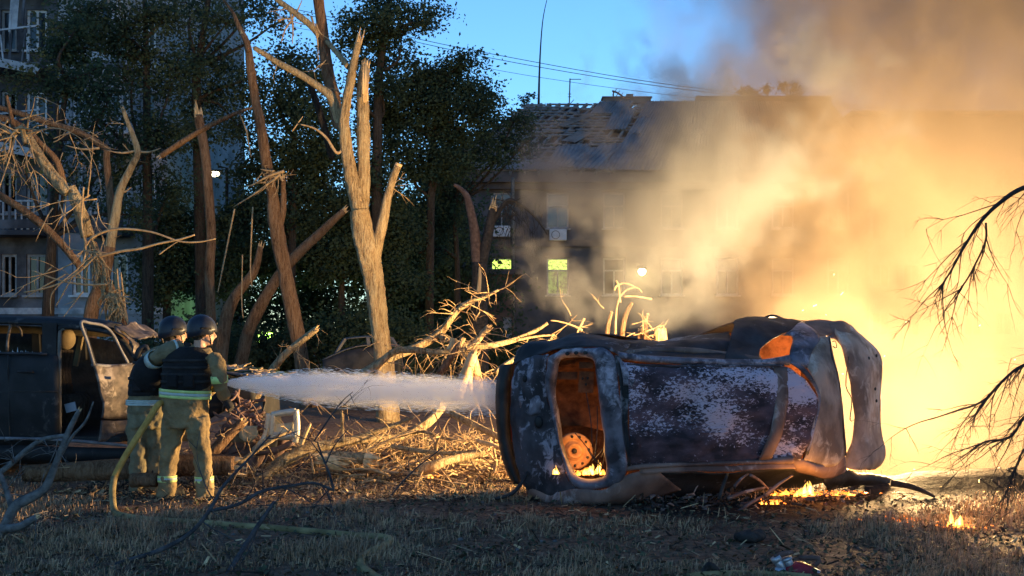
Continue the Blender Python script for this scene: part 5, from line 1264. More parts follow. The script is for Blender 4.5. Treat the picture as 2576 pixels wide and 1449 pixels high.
    fs = [(i * nn + j, i * nn + (j + 1) % nn, (i + 1) * nn + (j + 1) % nn, (i + 1) * nn + j) for i in range(len(prof) - 1) for j in range(nn)]
    wb.add(vs, fs); wh = wb.build('spare_wheel', m_wheel, root)
    for k in range(8):
        a = R(100 - k * 32); hb = MB(); hb.ball(hub + Mw @ Vector((.137 * math.cos(a), .137 * math.sin(a), .028)), .014, 0, 8, 6); hb.build('wheel_hole', blk, wh)
    hb = MB(); hb.ball(hub + Mw @ Vector((0, 0, .01)), (.026, .026, .026), 0, 10, 6); hb.build('hub_hole', blk, wh)
    rng = random.Random(5)
    wbm = MB()
    for a, b in (((625, 800), (760, 980)), ((755, 640), (740, 960)), ((780, 940), (870, 760)), ((700, 900), (810, 1020)), ((760, 1060), (800, 900)), ((690, 560), (725, 880)), ((730, 960), (800, 880)), ((765, 960), (760, 1060))):
        p, q = c(*a, .3), c(*b, .25); wbm.tube([p, p.lerp(q, .5) + Vector((rng.uniform(-.02, .02), 0, rng.uniform(-.02, .02))), q], .005, 5)
    wbm.build('burnt_wiring', blk, root)
    # front bulkhead behind the windscreen header so only the slit is open
    mb = MB(); mb.loft([C((1900, 240, .7), (2060, 230, .7)), C((1960, 500, 1.0), (2120, 480, .7)), C((1960, 800, 1.0), (2140, 800, .7)), C((1960, 1000, .8), (2150, 990, .6))], 8, 10, amp=.02); mb.build('dashboard_frame', rin, root, solid=.01)
    # broken timbers caught under the sill
    return c
CC = burning_car()

for i, (lab, a, b, r, Y0) in enumerate((('charred stick slanting out from under the front door onto the grass', (1560, 1278), (1770, 1150), 5, -.25), ('stick leaning under the car by the embers', (1520, 1185), (1740, 1120), 6, -.1), ('upright broken stick under the sill', (1470, 1190), (1520, 1040), 6, -.12), ('short stick crossing another beneath the door', (1560, 1115), (1640, 1040), 5, -.1), ('thin stick rising through the embers', (1740, 1170), (1900, 1050), 5, -.2), ('crossed stick behind the thin one', (1655, 1045), (1760, 1130), 5, .0))):
    p, q = CC(*a, Y0), CC(*b, Y0 + .15)
    mb = MB(); mb.tube([p, p.lerp(q, .5) + Vector((0, 0, .015)), q], [r * .0036, r * .003, r * .002], 7, rough=.25); tag(mb.build('charred_stick', M['rust_metal'] if i != 2 else M['char']), lab, 'stick', 'sticks under the car')
mb = MB(); mb.tube(A((2240, 1214, 10.8), (2285, 1222, 10.75), (2320, 1234, 10.7), (2352, 1250, 10.65)), [.035, .032, .025, .012], 7, rough=.3); tag(mb.build('charred_stick', M['char']), 'charred stick poking out beyond the fallen sill', 'stick', 'sticks under the car')
mb = MB(); mb.loft([[gnd(1570, 1318, .015), gnd(1600, 1300, .04), gnd(1660, 1290, .03)], [gnd(1575, 1326, .01), gnd(1610, 1310, .03), gnd(1665, 1298, .02)]], 8, 2, amp=.008); tag(mb.build('bark_strip', M['bark_red'], solid=.006), 'curled strip of bark on the grass before the car', 'bark')
mb = MB(); mb.tube(A((1245, 1255, 10.3), (1290, 1240, 10.3), (1318, 1205, 10.35), (1330, 1180, 10.5)), .018, 7); tag(mb.build('melted_trim', M['black']), 'melted black trim strip curling from the bumper to the ground', 'trim')

def under_debris():
    rng = random.Random(71); mb = MB()
    for k in range(260):
        x = rng.uniform(930, 2300); p = CC(x, 1150, rng.uniform(-.2, .5)); p.z = ground_z(p.x, p.y) + abs(rng.gauss(0, .05))
        d = Vector((rng.uniform(-1, 1), rng.uniform(-1, 1), rng.uniform(-.2, .7))) * rng.uniform(.02, .11)
        if rng.random() < .5: mb.tube([p, p + d * .5 + Vector((0, 0, .01)), p + d], [rng.uniform(.003, .012)] * 2 + [.003], 5, rng.randrange(3), sub=2)
        else: mb.box(p, (rng.uniform(.02, .1), rng.uniform(.01, .05), rng.uniform(.005, .03)), rng.randrange(3), Matrix.Rotation(rng.uniform(0, 3), 3, 'Z') @ Matrix.Rotation(rng.uniform(-.6, .6), 3, 'X'), .008, rng)
    tag(mb.build('debris', [M['char'], M['rust_metal'], M['bark_dark']], smooth=False), 'charred debris and metal scraps under the overturned car', kind='stuff')
under_debris()

# ------------------------------------------------------------------ burnt van on the left
def van():
    YN, YF = 12.2, 13.9
    root = thing('burnt_van', 'burnt-out dark van with its front door hanging open', 'van', (at(250, 1000, YN).x, 13.0, 0))
    body = burnt('van_burnt_paint', (.004, .004, .005), (.014, .013, .015), (.07, .06, .058), 5, (.66, .8), (1, 1, 1), .75, .1)
    brown = burnt('van_rust_brown', (.04, .03, .027), (.11, .085, .072), (.26, .215, .19), 11, (.56, .7), (1, 1, 1), .7, .2)
    pale = pm('scorched_door_frame', (.08, .078, .088), (.2, .19, .2), 6, .6, .3)
    tan = pm('scorched_lining', (.09, .065, .035), (.2, .15, .085), 4, .9, .3)
    N = lambda x, y, d=0: at(x, y, YN + d)
    def V(*p): return [N(*q) for q in p]
    # side wall below the belt line, rear half
    mb = MB(); mb.loft([V((-420, 893, .02), (-150, 890, 0), (30, 890, 0), (148, 893, 0)), V((-420, 960, -.05), (-150, 955, -.07), (30, 955, -.07), (148, 960, -.06)), V((-420, 1040, -.04), (-150, 1035, -.06), (30, 1035, -.06), (150, 1040, -.05)), V((-420, 1125, .05), (-150, 1120, .05), (30, 1120, .05), (152, 1120, .05))], 40, 12, amp=.01); mb.build('side_panel', body, root, solid=.012)
    mb = MB(); mb.loft([V((-420, 796, .12), (0, 799, .1), (200, 806, .1), (290, 815, .12)), V((-420, 812, .03), (0, 813, .02), (200, 820, .02), (285, 826, .04))], 30, 3, amp=.006); mb.build('roof_rail', body, root, solid=.03)
    mb = MB(); mb.loft([V((-420, 797, .14), (0, 800, .12), (200, 806, .12), (300, 816, .14)), V((-420, 790, .9), (0, 793, .9), (200, 800, .9), (310, 814, .9)), V((-420, 794, 1.6), (0, 798, 1.6), (200, 806, 1.6), (305, 820, 1.6))], 30, 8, amp=.02); mb.build('roof', body, root, solid=.01)
    for x, wdt in ((125, .16), (-170, .1)):
        mb = MB(); mb.bar(N(x + 3, 812, .04), N(x, 1115, .06), wdt, .08, up=Vector((0, 1, 0))); mb.build('pillar', body, root, False)
    mb = MB(); mb.tube(V((152, 830, .03), (160, 822, .03), (250, 830, .05), (300, 850, .1), (345, 905, .15)), .03, 7); mb.build('windscreen_pillar', body, root)
    mb = MB(); mb.tube(V((150, 1118, .05), (150, 960, 0), (150, 850, .02), (158, 826, .03), (200, 822, .03)), .022, 7); mb.build('door_seal', pm('door_edge', (.06, .055, .05), (.16, .14, .12), 6, .7, .2), root)
    for pts in (((20, 892), (22, 1000), (24, 1118)), ((-170, 892), (-168, 1000), (-166, 1118)), ((-420, 985), (-150, 982), (146, 985))):
        mb = MB(); mb.tube([N(x, y, -.075) for x, y in pts], .008, 5); mb.build('panel_seam', M['black'], root)
    mb = MB(); mb.tube(V((45, 935, -.1), (62, 934, -.115), (85, 935, -.1)), .014, 6); mb.build('door_handle', M['soot_metal'], root)
    mb = MB(); mb.tube(V((-420, 890, -.03), (0, 888, -.03), (118, 890, -.03)), .014, 6); mb.build('window_trim', M['soot_metal'], root)
    # sill and step
    mb = MB(); mb.loft([V((-420, 1120, .05), (0, 1120, .05), (330, 1128, .05)), V((-420, 1150, .02), (0, 1150, .02), (330, 1155, .02)), V((-420, 1165, .3), (0, 1165, .3), (330, 1168, .3))], 30, 5, amp=.01); mb.build('sill', body, root, solid=.02)
    mb = MB(); mb.tube(V((-420, 1100, -.1), (0, 1102, -.1), (180, 1108, -.1), (330, 1122, -.08)), .018, 8, sub=6); mb.build('side_step', pale, root)
    # far side: wall, ceiling lining seen lit through the windows
    mb = MB(); mb.loft([[at(x, 812 + max(0, x) * .18, YF + .04) for x in (-420, 100, 520)], [at(x, 1110, YF + .04) for x in (-420, 100, 520)]], 10, 4); mb.build('far_side', M['black'], root, solid=.02)
    mb = MB(); mb.loft([[at(x, 818 + max(0, x) * .03, YF - .05) for x in (-420, 0, 150, 330)], [at(x, 838 + max(0, x) * .03, YF - .02) for x in (-420, 0, 150, 330)]], 20, 3, amp=.01); mb.build('ceiling_lining', tan, root, solid=.02)
    for x in (-60, 90, 205): 
        mb = MB(); mb.bar(at(x, 822, YF), at(x + 4, 905, YF), .09, .06, up=Vector((0, 1, 0))); mb.build('pillar', body, root, False)
    mb = MB(); mb.box((at(100, 1000, 13).x - .4, 13.05, .42), (3.2, 1.5, .06)); mb.build('floor', M['black'], root, False)
    # front seats
    for d, lab in ((.45, 1), (1.05, 2)):
        seat = MB(); s0 = lambda x, y, dd=0: N(x, y, d + dd)
        seat.rings([(s0(175, 1060), .2, .22), (s0(180, 1000), .2, .24), (s0(172, 990), .19, .23)], 10)
        seat.rings([(s0(160, 1000), .09, .22), (s0(150, 940), .09, .24), (s0(160, 890), .08, .22), (s0(165, 880), .06, .18)], 12)
        so = seat.build('seat', M['bark_dark'], root)
        hb = MB(); hb.ball(s0(166, 852), (.1, .14, .13), 0, 12, 8); hb.build('headrest', tan if lab == 1 else M['bark_dark'], so)
    mb = MB(); mb.bar(N(205, 845, .9), N(190, 920, .9), .05, .05); mb.build('seat_belt_post', tan, root, False)
    mb = MB(); mb.box(N(178, 1024, .2), (.12, .02, .1), rot=Matrix.Rotation(-.25, 3, 'Y')); mb.build('paper_sheet', pm('pale_card', (.3, .34, .4), (.4, .44, .5), 6, .8, 0), root, False)
    # spikes of glass left in the rear window
    gb = MB(); r3 = random.Random(9)
    for k in range(16):
        x = 2 + k * 7 + r3.uniform(-2, 2); h = r3.uniform(6, 22); p = N(x, 892, .0)
        gb.add([p + Vector((-.012, 0, 0)), p + Vector((.012, 0, 0)), p + Vector((.004, .006, 0)), N(x + r3.uniform(-2, 2), 892 - h, .02)], [(0, 1, 3), (1, 2, 3), (2, 0, 3)])
    gb.build('broken_glass', pm('dull_glass', (.2, .22, .25), (.35, .37, .4), 5, .3, 0), root, False)
    mb = MB(); mb.tube(V((28, 815, .05), (20, 850, .1), (18, 885, .1)), .018, 6); mb.tube(V((30, 815, .05), (50, 825, .1), (55, 845, .15)), .012, 6); mb.build('hanging_trim', brown, root)
    # the open front door, swung towards the camera about its front edge
    def dr(x, y, k=0.0): return at(x, y, 11.55 + (x - 205) / 130 * .55 + k)
    def D(*p): return [dr(*q) for q in p]
    door = MB(); door.loft([D((236, 916), (270, 918), (310, 918), (334, 914)), D((247, 960, -.02), (280, 955, -.04), (315, 955, -.04), (340, 955)), D((258, 1020, -.02), (285, 1020, -.04), (320, 1015, -.04), (343, 1015)), D((255, 1052), (285, 1054), (320, 1050), (345, 1048))], 24, 18, amp=.02, nscale=7)
    dro = door.build('open_door', brown, root, solid=.03)
    mb = MB(); mb.loft([D((254, 1056), (285, 1058), (320, 1054), (345, 1052)), D((250, 1085, .01), (285, 1082, .02), (318, 1082, .01), (338, 1080)), D((246, 1112), (268, 1108), (285, 1090), (300, 1088))], 14, 5, amp=.012); mb.build('door_bottom', brown, dro, solid=.02)
    mb = MB(); mb.tube(D((236, 918), (222, 866), (204, 812), (225, 812), (262, 820), (285, 842), (305, 880), (322, 912)), [.02, .015, .018, .016, .015, .015, .015, .018], 8, sub=5, rough=.3); mb.build('window_frame', pale, dro)
    mb = MB(); mb.tube(D((232, 917), (280, 921), (335, 917)), .02, 8); mb.build('window_sill', pale, dro)
    mb = MB(); mb.loft([D((205, 815, .02), (222, 868, .02), (236, 918, .02)), D((214, 822, .06), (240, 905, .06), (248, 940, .08)), D((238, 922, .03), (250, 960, .03), (262, 1010, .04))], 8, 4, amp=.005); mb.build('door_edge', M['black'], dro, solid=.02)
    mb = MB(); mb.box(dr(270, 950, -.05), (.08, .02, .03)); mb.build('handle', pale, dro, False)
    # crumpled roof front, pillar, bonnet with litter on it, front end
    mb = MB(); mb.loft([[at(285, 816, 12.3), at(330, 812, 12.7), at(345, 818, 13.4), at(352, 826, 13.8)], [at(320, 832, 12.25), at(345, 828, 12.7), at(370, 830, 13.4), at(385, 838, 13.8)], [at(350, 862, 12.3), at(375, 846, 12.7), at(398, 848, 13.3), at(408, 860, 13.7)]], 22, 12, amp=.06, nscale=4); mb.build('crumpled_roof_front', brown, root, solid=.012)
    mb = MB(); mb.loft([[at(290, 822, 12.22), at(315, 850, 12.22), at(345, 905, 12.25)], [at(300, 830, 12.3), at(340, 855, 12.3), at(372, 900, 12.3)]], 14, 4, amp=.05, nscale=6); mb.build('crumpled_pillar', brown, root, solid=.015)
    mb = MB(); mb.tube(A((345, 905, 12.2), (352, 880, 12.2), (368, 872, 12.2), (372, 895, 12.2), (360, 920, 12.2)), [.03, .04, .03, .02, .03], 8, rough=.4); mb.build('mirror_stub', M['black'], root)
    mb = MB(); mb.loft([[at(350, 900, 12.3), at(450, 918, 12.25), at(560, 935, 12.25), (at(690, 955, 12.3))], [at(350, 890, 13.0), at(450, 905, 13.0), at(560, 922, 13.0), at(700, 945, 13.0)], [at(360, 896, 13.7), at(450, 912, 13.7), at(560, 930, 13.7), at(690, 950, 13.7)]], 34, 14, amp=.04, nscale=3); mb.build('bonnet', brown, root, solid=.012)
    mb = MB(); mb.loft([V((345, 915, 0), (450, 935, 0), (560, 960, .02), (640, 975, .05)), V((345, 990, -.03), (450, 1000, -.03), (560, 1005, .0), (640, 1010, .04)), V((345, 1090, .0), (450, 1080, 0), (520, 1060, .05), (600, 1020, .1))], 26, 10, amp=.03); mb.build('front_wing', body, root, solid=.012)
    mb = MB(); mb.loft([[at(655, 965, 12.3), at(700, 960, 13), at(690, 965, 13.7)], [at(660, 1060, 12.35), at(700, 1060, 13), at(690, 1060, 13.7)], [at(650, 1130, 12.4), at(690, 1130, 13), at(680, 1130, 13.7)]], 12, 10, amp=.05, nscale=5); mb.build('grille_panel', M['black'], root, solid=.015)
    # tangled engine parts in the torn wheel arch
    r4 = random.Random(14); eb = MB()
    for k in range(70):
        p = at(r4.uniform(565, 660), r4.uniform(1005, 1110), r4.uniform(11.95, 12.3)); q = p + Vector((r4.uniform(-.22, .22), r4.uniform(-.1, .1), r4.uniform(-.2, .2)))
        eb.tube([p, p.lerp(q, .5) + Vector((r4.uniform(-.08, .08), 0, r4.uniform(-.08, .08))), q], r4.uniform(.006, .022), 6)
    eb.build('engine_wreckage', [M['rust_metal']], root)
    mb = MB(); mb.box(at(610, 1090, 12.0), (.2, .05, .14), jit=.03, rng=r4); mb.build('headlamp_shell', tan, root, False)
    # wheels burnt to the rim
    for px, yy in ((600, 12.35), (600, 13.6), (-150, 12.35), (-150, 13.6)):
        cxy = at(px, 1000, 12.35); hub = Vector((cxy.x + .02, yy, .29)); wb = MB(); n2 = 20; vs = []
        pr = [(.27, -.09), (.28, .09), (.2, .1), (.17, .03), (.08, .03), (.05, .06), (.0, .06)]
        for r_, h_ in pr:
            for j in range(n2):
                a = 2 * math.pi * j / n2; vs.append(hub + Vector((r_ * math.cos(a), -h_, r_ * math.sin(a))))
        wb.add(vs, [(i * n2 + j, i * n2 + (j + 1) % n2, (i + 1) * n2 + (j + 1) % n2, (i + 1) * n2 + j) for i in range(len(pr) - 1) for j in range(n2)]); wb.build('wheel', M['rust_metal'], root)
    # bull bar
    chrome = pm('dulled_chrome', (.5, .45, .34), (.7, .63, .5), 8, .35, .15, metal=.3)
    Yb = 11.95
    bb = MB(); bb.tube(A((676, 1040, Yb), (673, 1065, Yb), (668, 1092, Yb), (655, 1115, Yb), (640, 1130, Yb + .1)), .03, 10, sub=5); bo = bb.build('bull_bar', chrome, root)
    for pts, r in ((((684, 1043), (715, 1038), (744, 1034)), .036), (((744, 1030), (747, 1065), (746, 1092), (742, 1112)), .036), (((680, 1095), (715, 1097), (746, 1094)), .045), (((686, 1044), (684, 1070), (682, 1094)), .03)):
        bb = MB(); bb.tube([at(x, y, Yb + (.02 if r > .03 else 0)) for x, y in pts], r, 10, sub=5); bb.build('bull_bar_tube', chrome, bo)
    bb = MB(); bb.loft([A((688, 1068, Yb + .08), (715, 1064, Yb + .08), (742, 1062, Yb + .08)), A((686, 1088, Yb + .06), (715, 1090, Yb + .05), (742, 1086, Yb + .06))], 10, 4, amp=.02, nscale=9); bb.build('bumper_piece', pm('cream_bumper_plastic', (.4, .33, .2), (.62, .53, .36), 9, .6, .3), bo, solid=.012)
    bb = MB(); bb.loft([A((600, 1072, Yb + .02), (625, 1066, Yb), (648, 1070, Yb + .02)), A((602, 1105, Yb + .02), (625, 1108, Yb), (645, 1102, Yb + .02))], 10, 4, amp=.025, nscale=9); bb.build('bumper_piece', pm('cream_headlamp_surround', (.36, .29, .17), (.56, .47, .3), 9, .6, .3), bo, solid=.012)
    bb = MB(); bb.tube(A((735, 1112, Yb + .05), (700, 1130, Yb + .1), (640, 1140, Yb + .15)), .035, 8); bb.build('lower_bumper_tube', M['rust_metal'], bo)
    return root
van()
# litter heaped on the bonnet
def bonnet_litter():
    rng = random.Random(15); mb = MB()
    for k in range(420):
        px = rng.uniform(545, 700); p = at(px, 0, 12.9); x = p.x; y = rng.uniform(12.35, 13.6); z = CZ - (935 + (px - 560) * .13 - HY) / F * 12.9 + rng.uniform(-.02, .05)
        L = rng.uniform(.03, .16); a = rng.uniform(0, 6.3); d = Vector((math.cos(a), math.sin(a), rng.uniform(-.3, .3))) * L
        mb.tube([Vector((x, y, z)) - d, Vector((x, y, z)) + d], rng.uniform(.004, .014), 4, rng.randrange(3), sub=1)
    tag(mb.build('bonnet_litter', [M['twig'], M['wood'], M['leaf']], smooth=False), 'twigs and leaf litter heaped on the van bonnet', kind='stuff')
bonnet_litter()
# second wreck, dim, behind the tall trunk
def dim_car():
    Y = 22.5
    root = thing('wrecked_car', 'dim wrecked car with lifted bonnet behind the trees', 'car', (at(910, 900, Y).x, Y, 0))
    m = pm('dim_car_paint', (.05, .05, .055), (.12, .115, .115), 2, .55, .2)
    q = lambda x, y, d=0: at(x, y, Y + d)
    mb = MB(); mb.loft([[q(812, 905), q(870, 880), q(930, 868), q(1005, 872)], [q(815, 905, 1.4), q(875, 875, 1.4), q(935, 862, 1.4), q(1005, 868, 1.4)]], 14, 4, amp=.02); mb.build('bonnet', m, root, solid=.02)
    mb = MB(); mb.loft([[q(812, 906), q(870, 884), q(930, 874), q(1010, 876)], [q(812, 940, -.05), q(870, 940, -.06), q(930, 940, -.06), q(1010, 940, -.05)], [q(815, 985), q(870, 990), q(930, 990), q(1010, 990)]], 20, 8, amp=.02); mb.build('body', M['black'], root, solid=.02)
    mb = MB(); mb.loft([[q(870, 852, .2), q(920, 848, .2), q(985, 850, .2)], [q(868, 850, 1.3), q(920, 845, 1.3), q(985, 848, 1.3)]], 10, 3, amp=.02); mb.build('roof', m, root, solid=.02)
    for a, b in (((868, 852, .2), (845, 888, .1)), ((985, 850, .2), (998, 872, .1)), ((925, 850, .2), (928, 872, .1))):
        mb = MB(); mb.bar(q(*a), q(*b), .07, .05); mb.build('pillar', m, root, False)
    for px in (850, 975):
        mb = MB(); h = q(px, 985, -.05); h.z = .3; mb.rings([(h + Vector((0, .1, 0)), .3, .3, Matrix.Rotation(R(90), 3, 'X')), (h - Vector((0, .08, 0)), .3, .3, Matrix.Rotation(R(90), 3, 'X'))], 16); mb.build('wheel', M['black'], root, False)
dim_car()

# ------------------------------------------------------------------ firefighters
tex_w = bpy.data.textures.new('cloth_wrinkles', 'CLOUDS'); tex_w.noise_scale = .11; tex_w.noise_depth = 2
def cloth(name, mb, m, parent, voxel=.014, wr=.014, it=4):
    o = mb.build(name, m, parent)
    md = o.modifiers.new('weld', 'REMESH'); md.mode = 'VOXEL'; md.voxel_size = voxel; md.use_smooth_shade = True
    md = o.modifiers.new('soft', 'SMOOTH'); md.iterations = it; md.factor = .6
    if wr:
        md = o.modifiers.new('wrinkles', 'DISPLACE'); md.texture = tex_w; md.strength = wr; md.mid_level = .5; md.texture_coords = 'LOCAL'
    return o
m_skin = pm('skin', (.42, .23, .16), (.5, .29, .2), 20, .5, .1)
m_tan = pm('tan_turnout_cloth', (.15, .105, .052), (.28, .2, .1), 5, .9, .6, 40)
m_tan2 = pm('olive_turnout_cloth', (.13, .11, .065), (.22, .185, .11), 7, .9, .5, 60)
m_vest = pm('black_vest_cloth', (.004, .004, .005), (.011, .01, .012), 8, .8, .4, 50)
m_helm = pm('dark_helmet_shell', (.012, .014, .022), (.03, .034, .048), 5, .42, .15, 30)
m_glove = pm('dark_glove', (.012, .011, .012), (.03, .028, .027), 12, .8, .4)
m_band = pm('reflective_band', (.42, .55, .16), (.6, .72, .26), 12, .45, .2)
m_band2 = pm('silver_reflective_band', (.35, .42, .4), (.5, .56, .52), 12, .45, .2)
m_boot = pm('black_boot', (.012, .011, .01), (.035, .03, .025), 10, .6, .4)
m_hair = pm('dark_hair', (.015, .012, .01), (.04, .03, .022), 40, .8, .5)

def hand(mb, wrist, d, nrm, curl=.8, size=1.0, thumb_side=1):
    """palm with five fingers curling about the held thing"""
    d = d.normalized(); nrm = (nrm - d * nrm.dot(d)).normalized(); s = d.cross(nrm)
    mb.tube([wrist - d * .02, wrist + d * .045, wrist + d * .09 * size], [.034, .042, .04], 10, sub=2)
    for k, (off, L) in enumerate(((-.03, .062), (-.01, .075), (.011, .07), (.031, .055))):
        p = wrist + d * .088 * size + s * off; pts = [p]; dd = d.copy()
        for j in range(3):
            dd = (dd * math.cos(curl) + nrm * math.sin(curl)).normalized(); p = p + dd * L * (.42, .33, .25)[j] * size * 1.15; pts.append(p)
        mb.tube(pts, [.0115, .0105, .0095, .008], 8, sub=2)
    p = wrist + d * .03 + s * thumb_side * -.036
    mb.tube([p, p + (d * .6 + s * thumb_side * -.6 + nrm * .4) * .04, p + (d * .9 + s * thumb_side * -.5 + nrm * .9) * .065], [.014, .012, .009], 8, sub=2)

def head(parent_mb, c, f, s=1.0):
    """head with jaw, nose, brow and ears facing f"""
    f = f.normalized(); up = Vector((0, 0, 1)); side = f.cross(up).normalized()
    Mh = Matrix((side, f, up)).transposed()
    P = lambda x, y, z: c + Mh @ Vector((x * s, y * s, z * s))
    mb = parent_mb
    mb.ball(P(0, -.01, .03), (.078 * s, .098 * s, .1 * s), 0, 18, 12, Mh)
    mb.ball(P(0, .03, -.05), (.06 * s, .066 * s, .075 * s), 0, 16, 10, Mh)
    mb.ball(P(0, .06, -.1), (.032 * s, .03 * s, .024 * s), 0, 10, 8, Mh)
    mb.tube([P(0, .09, .01), P(0, .112, -.02), P(0, .117, -.035), P(0, .095, -.045)], [.011, .013, .015, .012], 8, sub=2)
    mb.ball(P(0, .088, .018), (.05 * s, .018 * s, .012 * s), 0, 10, 6, Mh)
    mb.ball(P(0, .09, -.068), (.026 * s, .014 * s, .008 * s), 0, 10, 6, Mh)
    for q in (-1, 1): mb.ball(P(q * .076, -.005, -.01), (.011 * s, .022 * s, .034 * s), 0, 8, 8, Mh)
    mb.tube([P(0, -.03, -.05), P(0, -.04, -.13), P(0, -.03, -.2)], [.056, .056, .07], 12, sub=2)
    return P, Mh

def firefighter(label, Y0, spec, group):
    G = lambda x, y, d=0: at(x, y, Y0 + d)
    ft = spec['feet']
    root = thing('person', label, 'person', Vector((G(ft, 1250).x, Y0, 0)), group)
    s = Y0 / F
    tan = spec['cloth']; band = spec['band']
    hd = G(*spec['head']); f = spec['face']
    # continuous body under the clothes
    bm_ = MB(); head(bm_, hd, f)
    T = [(G(x, y, d), rx * s, ry * s) for x, y, d, rx, ry in spec['torso']]
    bm_.rings([(c, rx * .72, ry * .7) for c, rx, ry in T], 16)
    for leg in spec['legs']: bm_.tube([G(*p) for p in leg], [.085, .065, .055, .045], 10)
    for arm in spec['arms']: bm_.tube([G(*p) for p in arm], [.06, .045, .035], 10)
    body = cloth('body', bm_, m_skin, root, .009, 0, 3)
    # eyes
    Mh = Matrix((f.normalized().cross(Vector((0, 0, 1))).normalized(), f.normalized(), Vector((0, 0, 1)))).transposed()
    for q in (-1, 1):
        eb = MB(); eb.ball(hd + Mh @ Vector((q * .03, .082, .0)), .012, 0, 8, 6); eb.build('eye', m_hair, body)
    hb = MB(); hb.ball(hd + Mh @ Vector((0, -.02, .03)), (.084, .1, .104), 0, 16, 10, Mh); hb.ball(hd + Mh @ Vector((0, -.05, -.03)), (.068, .06, .07), 0, 14, 8, Mh); cloth('hair', hb, m_hair, body, .01, .006, 2)
    # trousers
    tb = MB()
    for leg in spec['legs']: tb.tube([G(*p) for p in leg], [r * s for r in spec['legr']], 16, sub=5)
    tb.rings([(c, rx * .98, ry) for c, rx, ry in T[:2]] , 18)
    hip = spec['torso'][0]; tb.rings([(G(hip[0], hip[1] + 34, hip[2]), hip[3] * .8 * s, hip[4] * .95 * s), (G(hip[0], hip[1] + 10, hip[2]), hip[3] * .98 * s, hip[4] * s), (G(hip[0], hip[1] - 20, hip[2]), hip[3] * .95 * s, hip[4] * s)], 18)
    cloth('trousers', tb, tan, root, .012, .055, 2)
    # jacket with sleeves
    jb = MB(); jb.rings([(c, rx, ry) for c, rx, ry in T], 20)
    for arm, rr in zip(spec['arms'], spec['armr']): jb.tube([G(*p) for p in arm], [r * s for r in rr], 14, sub=4)
    cl = spec['torso'][-1]
    jb.rings([(G(cl[0], cl[1] + 4, cl[2]), 20 * s, 18 * s), (G(cl[0] + spec['lean'], cl[1] - 10, cl[2]), 17 * s, 17 * s)], 14)
    jk = cloth('jacket', jb, tan, root, .012, .04, 2)
    # black vest or pack over the back
    vb = MB(); vb.rings([(G(x, y, d), rx * s, ry * s) for x, y, d, rx, ry in spec['vest']], 20); cloth('vest', vb, m_vest, root, .013, .016, 4)
    for (x, y, d, rx, ry) in spec['vest'][1:3]:
        for dy in (-9, 9):
            n = 30; wb_ = MB(); vs = []
            for z, k in ((-.014, 1.0), (-.014, 1.02), (.014, 1.02), (.014, 1.0)):
                for j in range(n):
                    a = 2 * math.pi * j / n; vs.append(G(x, y + dy, d) + Vector((rx * s * k * math.cos(a), ry * s * k * math.sin(a), z)))
            wb_.add(vs, [(i * n + j, i * n + (j + 1) % n, (i + 1) * n + (j + 1) % n, (i + 1) * n + j) for i in range(3) for j in range(n)]); wb_.build('vest_webbing', m_glove, root)
    for (x, y, d, rx, ry), px in ((spec['vest'][1], -.35), (spec['vest'][1], .3)):
        pb = MB(); pb.box(G(x + rx * px, y + 6, d) - Vector((0, ry * s * 1.02, 0)), (.1, .05, .13)); o = pb.build('vest_pouch', m_vest, root, False, bevel=.015)
    if spec.get('pack'):
        x, y, d, r = spec['pack']; pb = MB(); pb.ball(G(x, y, d), (r * s, .12, r * 1.15 * s), 0, 20, 14); cloth('back_pack', pb, m_vest, root, .014, .012, 3)
    # reflective bands as raised rings
    for (x, y, d, rx, ry, h, tilt) in spec['bands']:
        Mt = Matrix.Rotation(tilt, 3, 'Y')
        for dy, bmx in ((-h * .33, band), (h * .33, band), (0, m_band2)):
            rb = MB(); n = 28; vs = []
            hh = h * .33 * s / 2
            for z, k in ((-hh, 1.0), (-hh, 1.012), (hh, 1.012), (hh, 1.0)):
                for j in range(n):
                    a = 2 * math.pi * j / n; vs.append(G(x, y + dy, d) + Mt @ Vector((rx * s * k * math.cos(a), ry * s * k * math.sin(a), z)))
            rb.add(vs, [(i * n + j, i * n + (j + 1) % n, (i + 1) * n + (j + 1) % n, (i + 1) * n + j) for i in range(3) for j in range(n)]); rb.build('reflective_band', bmx, root)
    for (p, q, r, w2) in spec['sleeve_bands']:
        a, b = G(*p), G(*q); rb = MB(); rb.tube([a, b], [r * s, r * s], 18, sub=2, cap=False); rb.build('reflective_band', band if not w2 else m_band2, root, solid=.004)
    # helmet
    hx, hy, hdp = spec['helmet']; hc = G(hx, hy, hdp)
    kb = MB(); n = 28; rows = 10; vs = []
    for i in range(rows + 1):
        th = math.pi * .5 * i / rows * 1.12
        for j in range(n):
            a = 2 * math.pi * j / n
            r_ = math.sin(th); low = (1 + .08 * max(0, (th - 1.35)))
            q = Vector((.118 * r_ * math.cos(a) * low, .136 * r_ * math.sin(a) * low, .132 * math.cos(th) - (.035 * max(0, -math.sin(a)) if i >= rows - 1 else 0) - (.03 if i == rows and math.sin(a) < .5 else 0)))
            vs.append(hc + Mh @ q)
    kb.add(vs, [(i * n + j, i * n + (j + 1) % n, (i + 1) * n + (j + 1) % n, (i + 1) * n + j) for i in range(rows) for j in range(n)])
    he = kb.build('helmet', m_helm, root, solid=.012)
    rb = MB(); ring_ = vs[rows * n:(rows + 1) * n]; rb.tube(ring_ + [ring_[0]], .006, 6, sub=1, cap=False); rb.build('helmet_edge', m_glove, he)
    sb = MB()
    for q in (-1, 1): sb.tube([hc + Mh @ Vector((q * .115, .03, -.02)), hd + Mh @ Vector((q * .07, .05, -.07)), hd + Mh @ Vector((0, .075, -.125))], .006, 6)
    sb.build('chin_strap', m_glove, he)
    rb = MB()
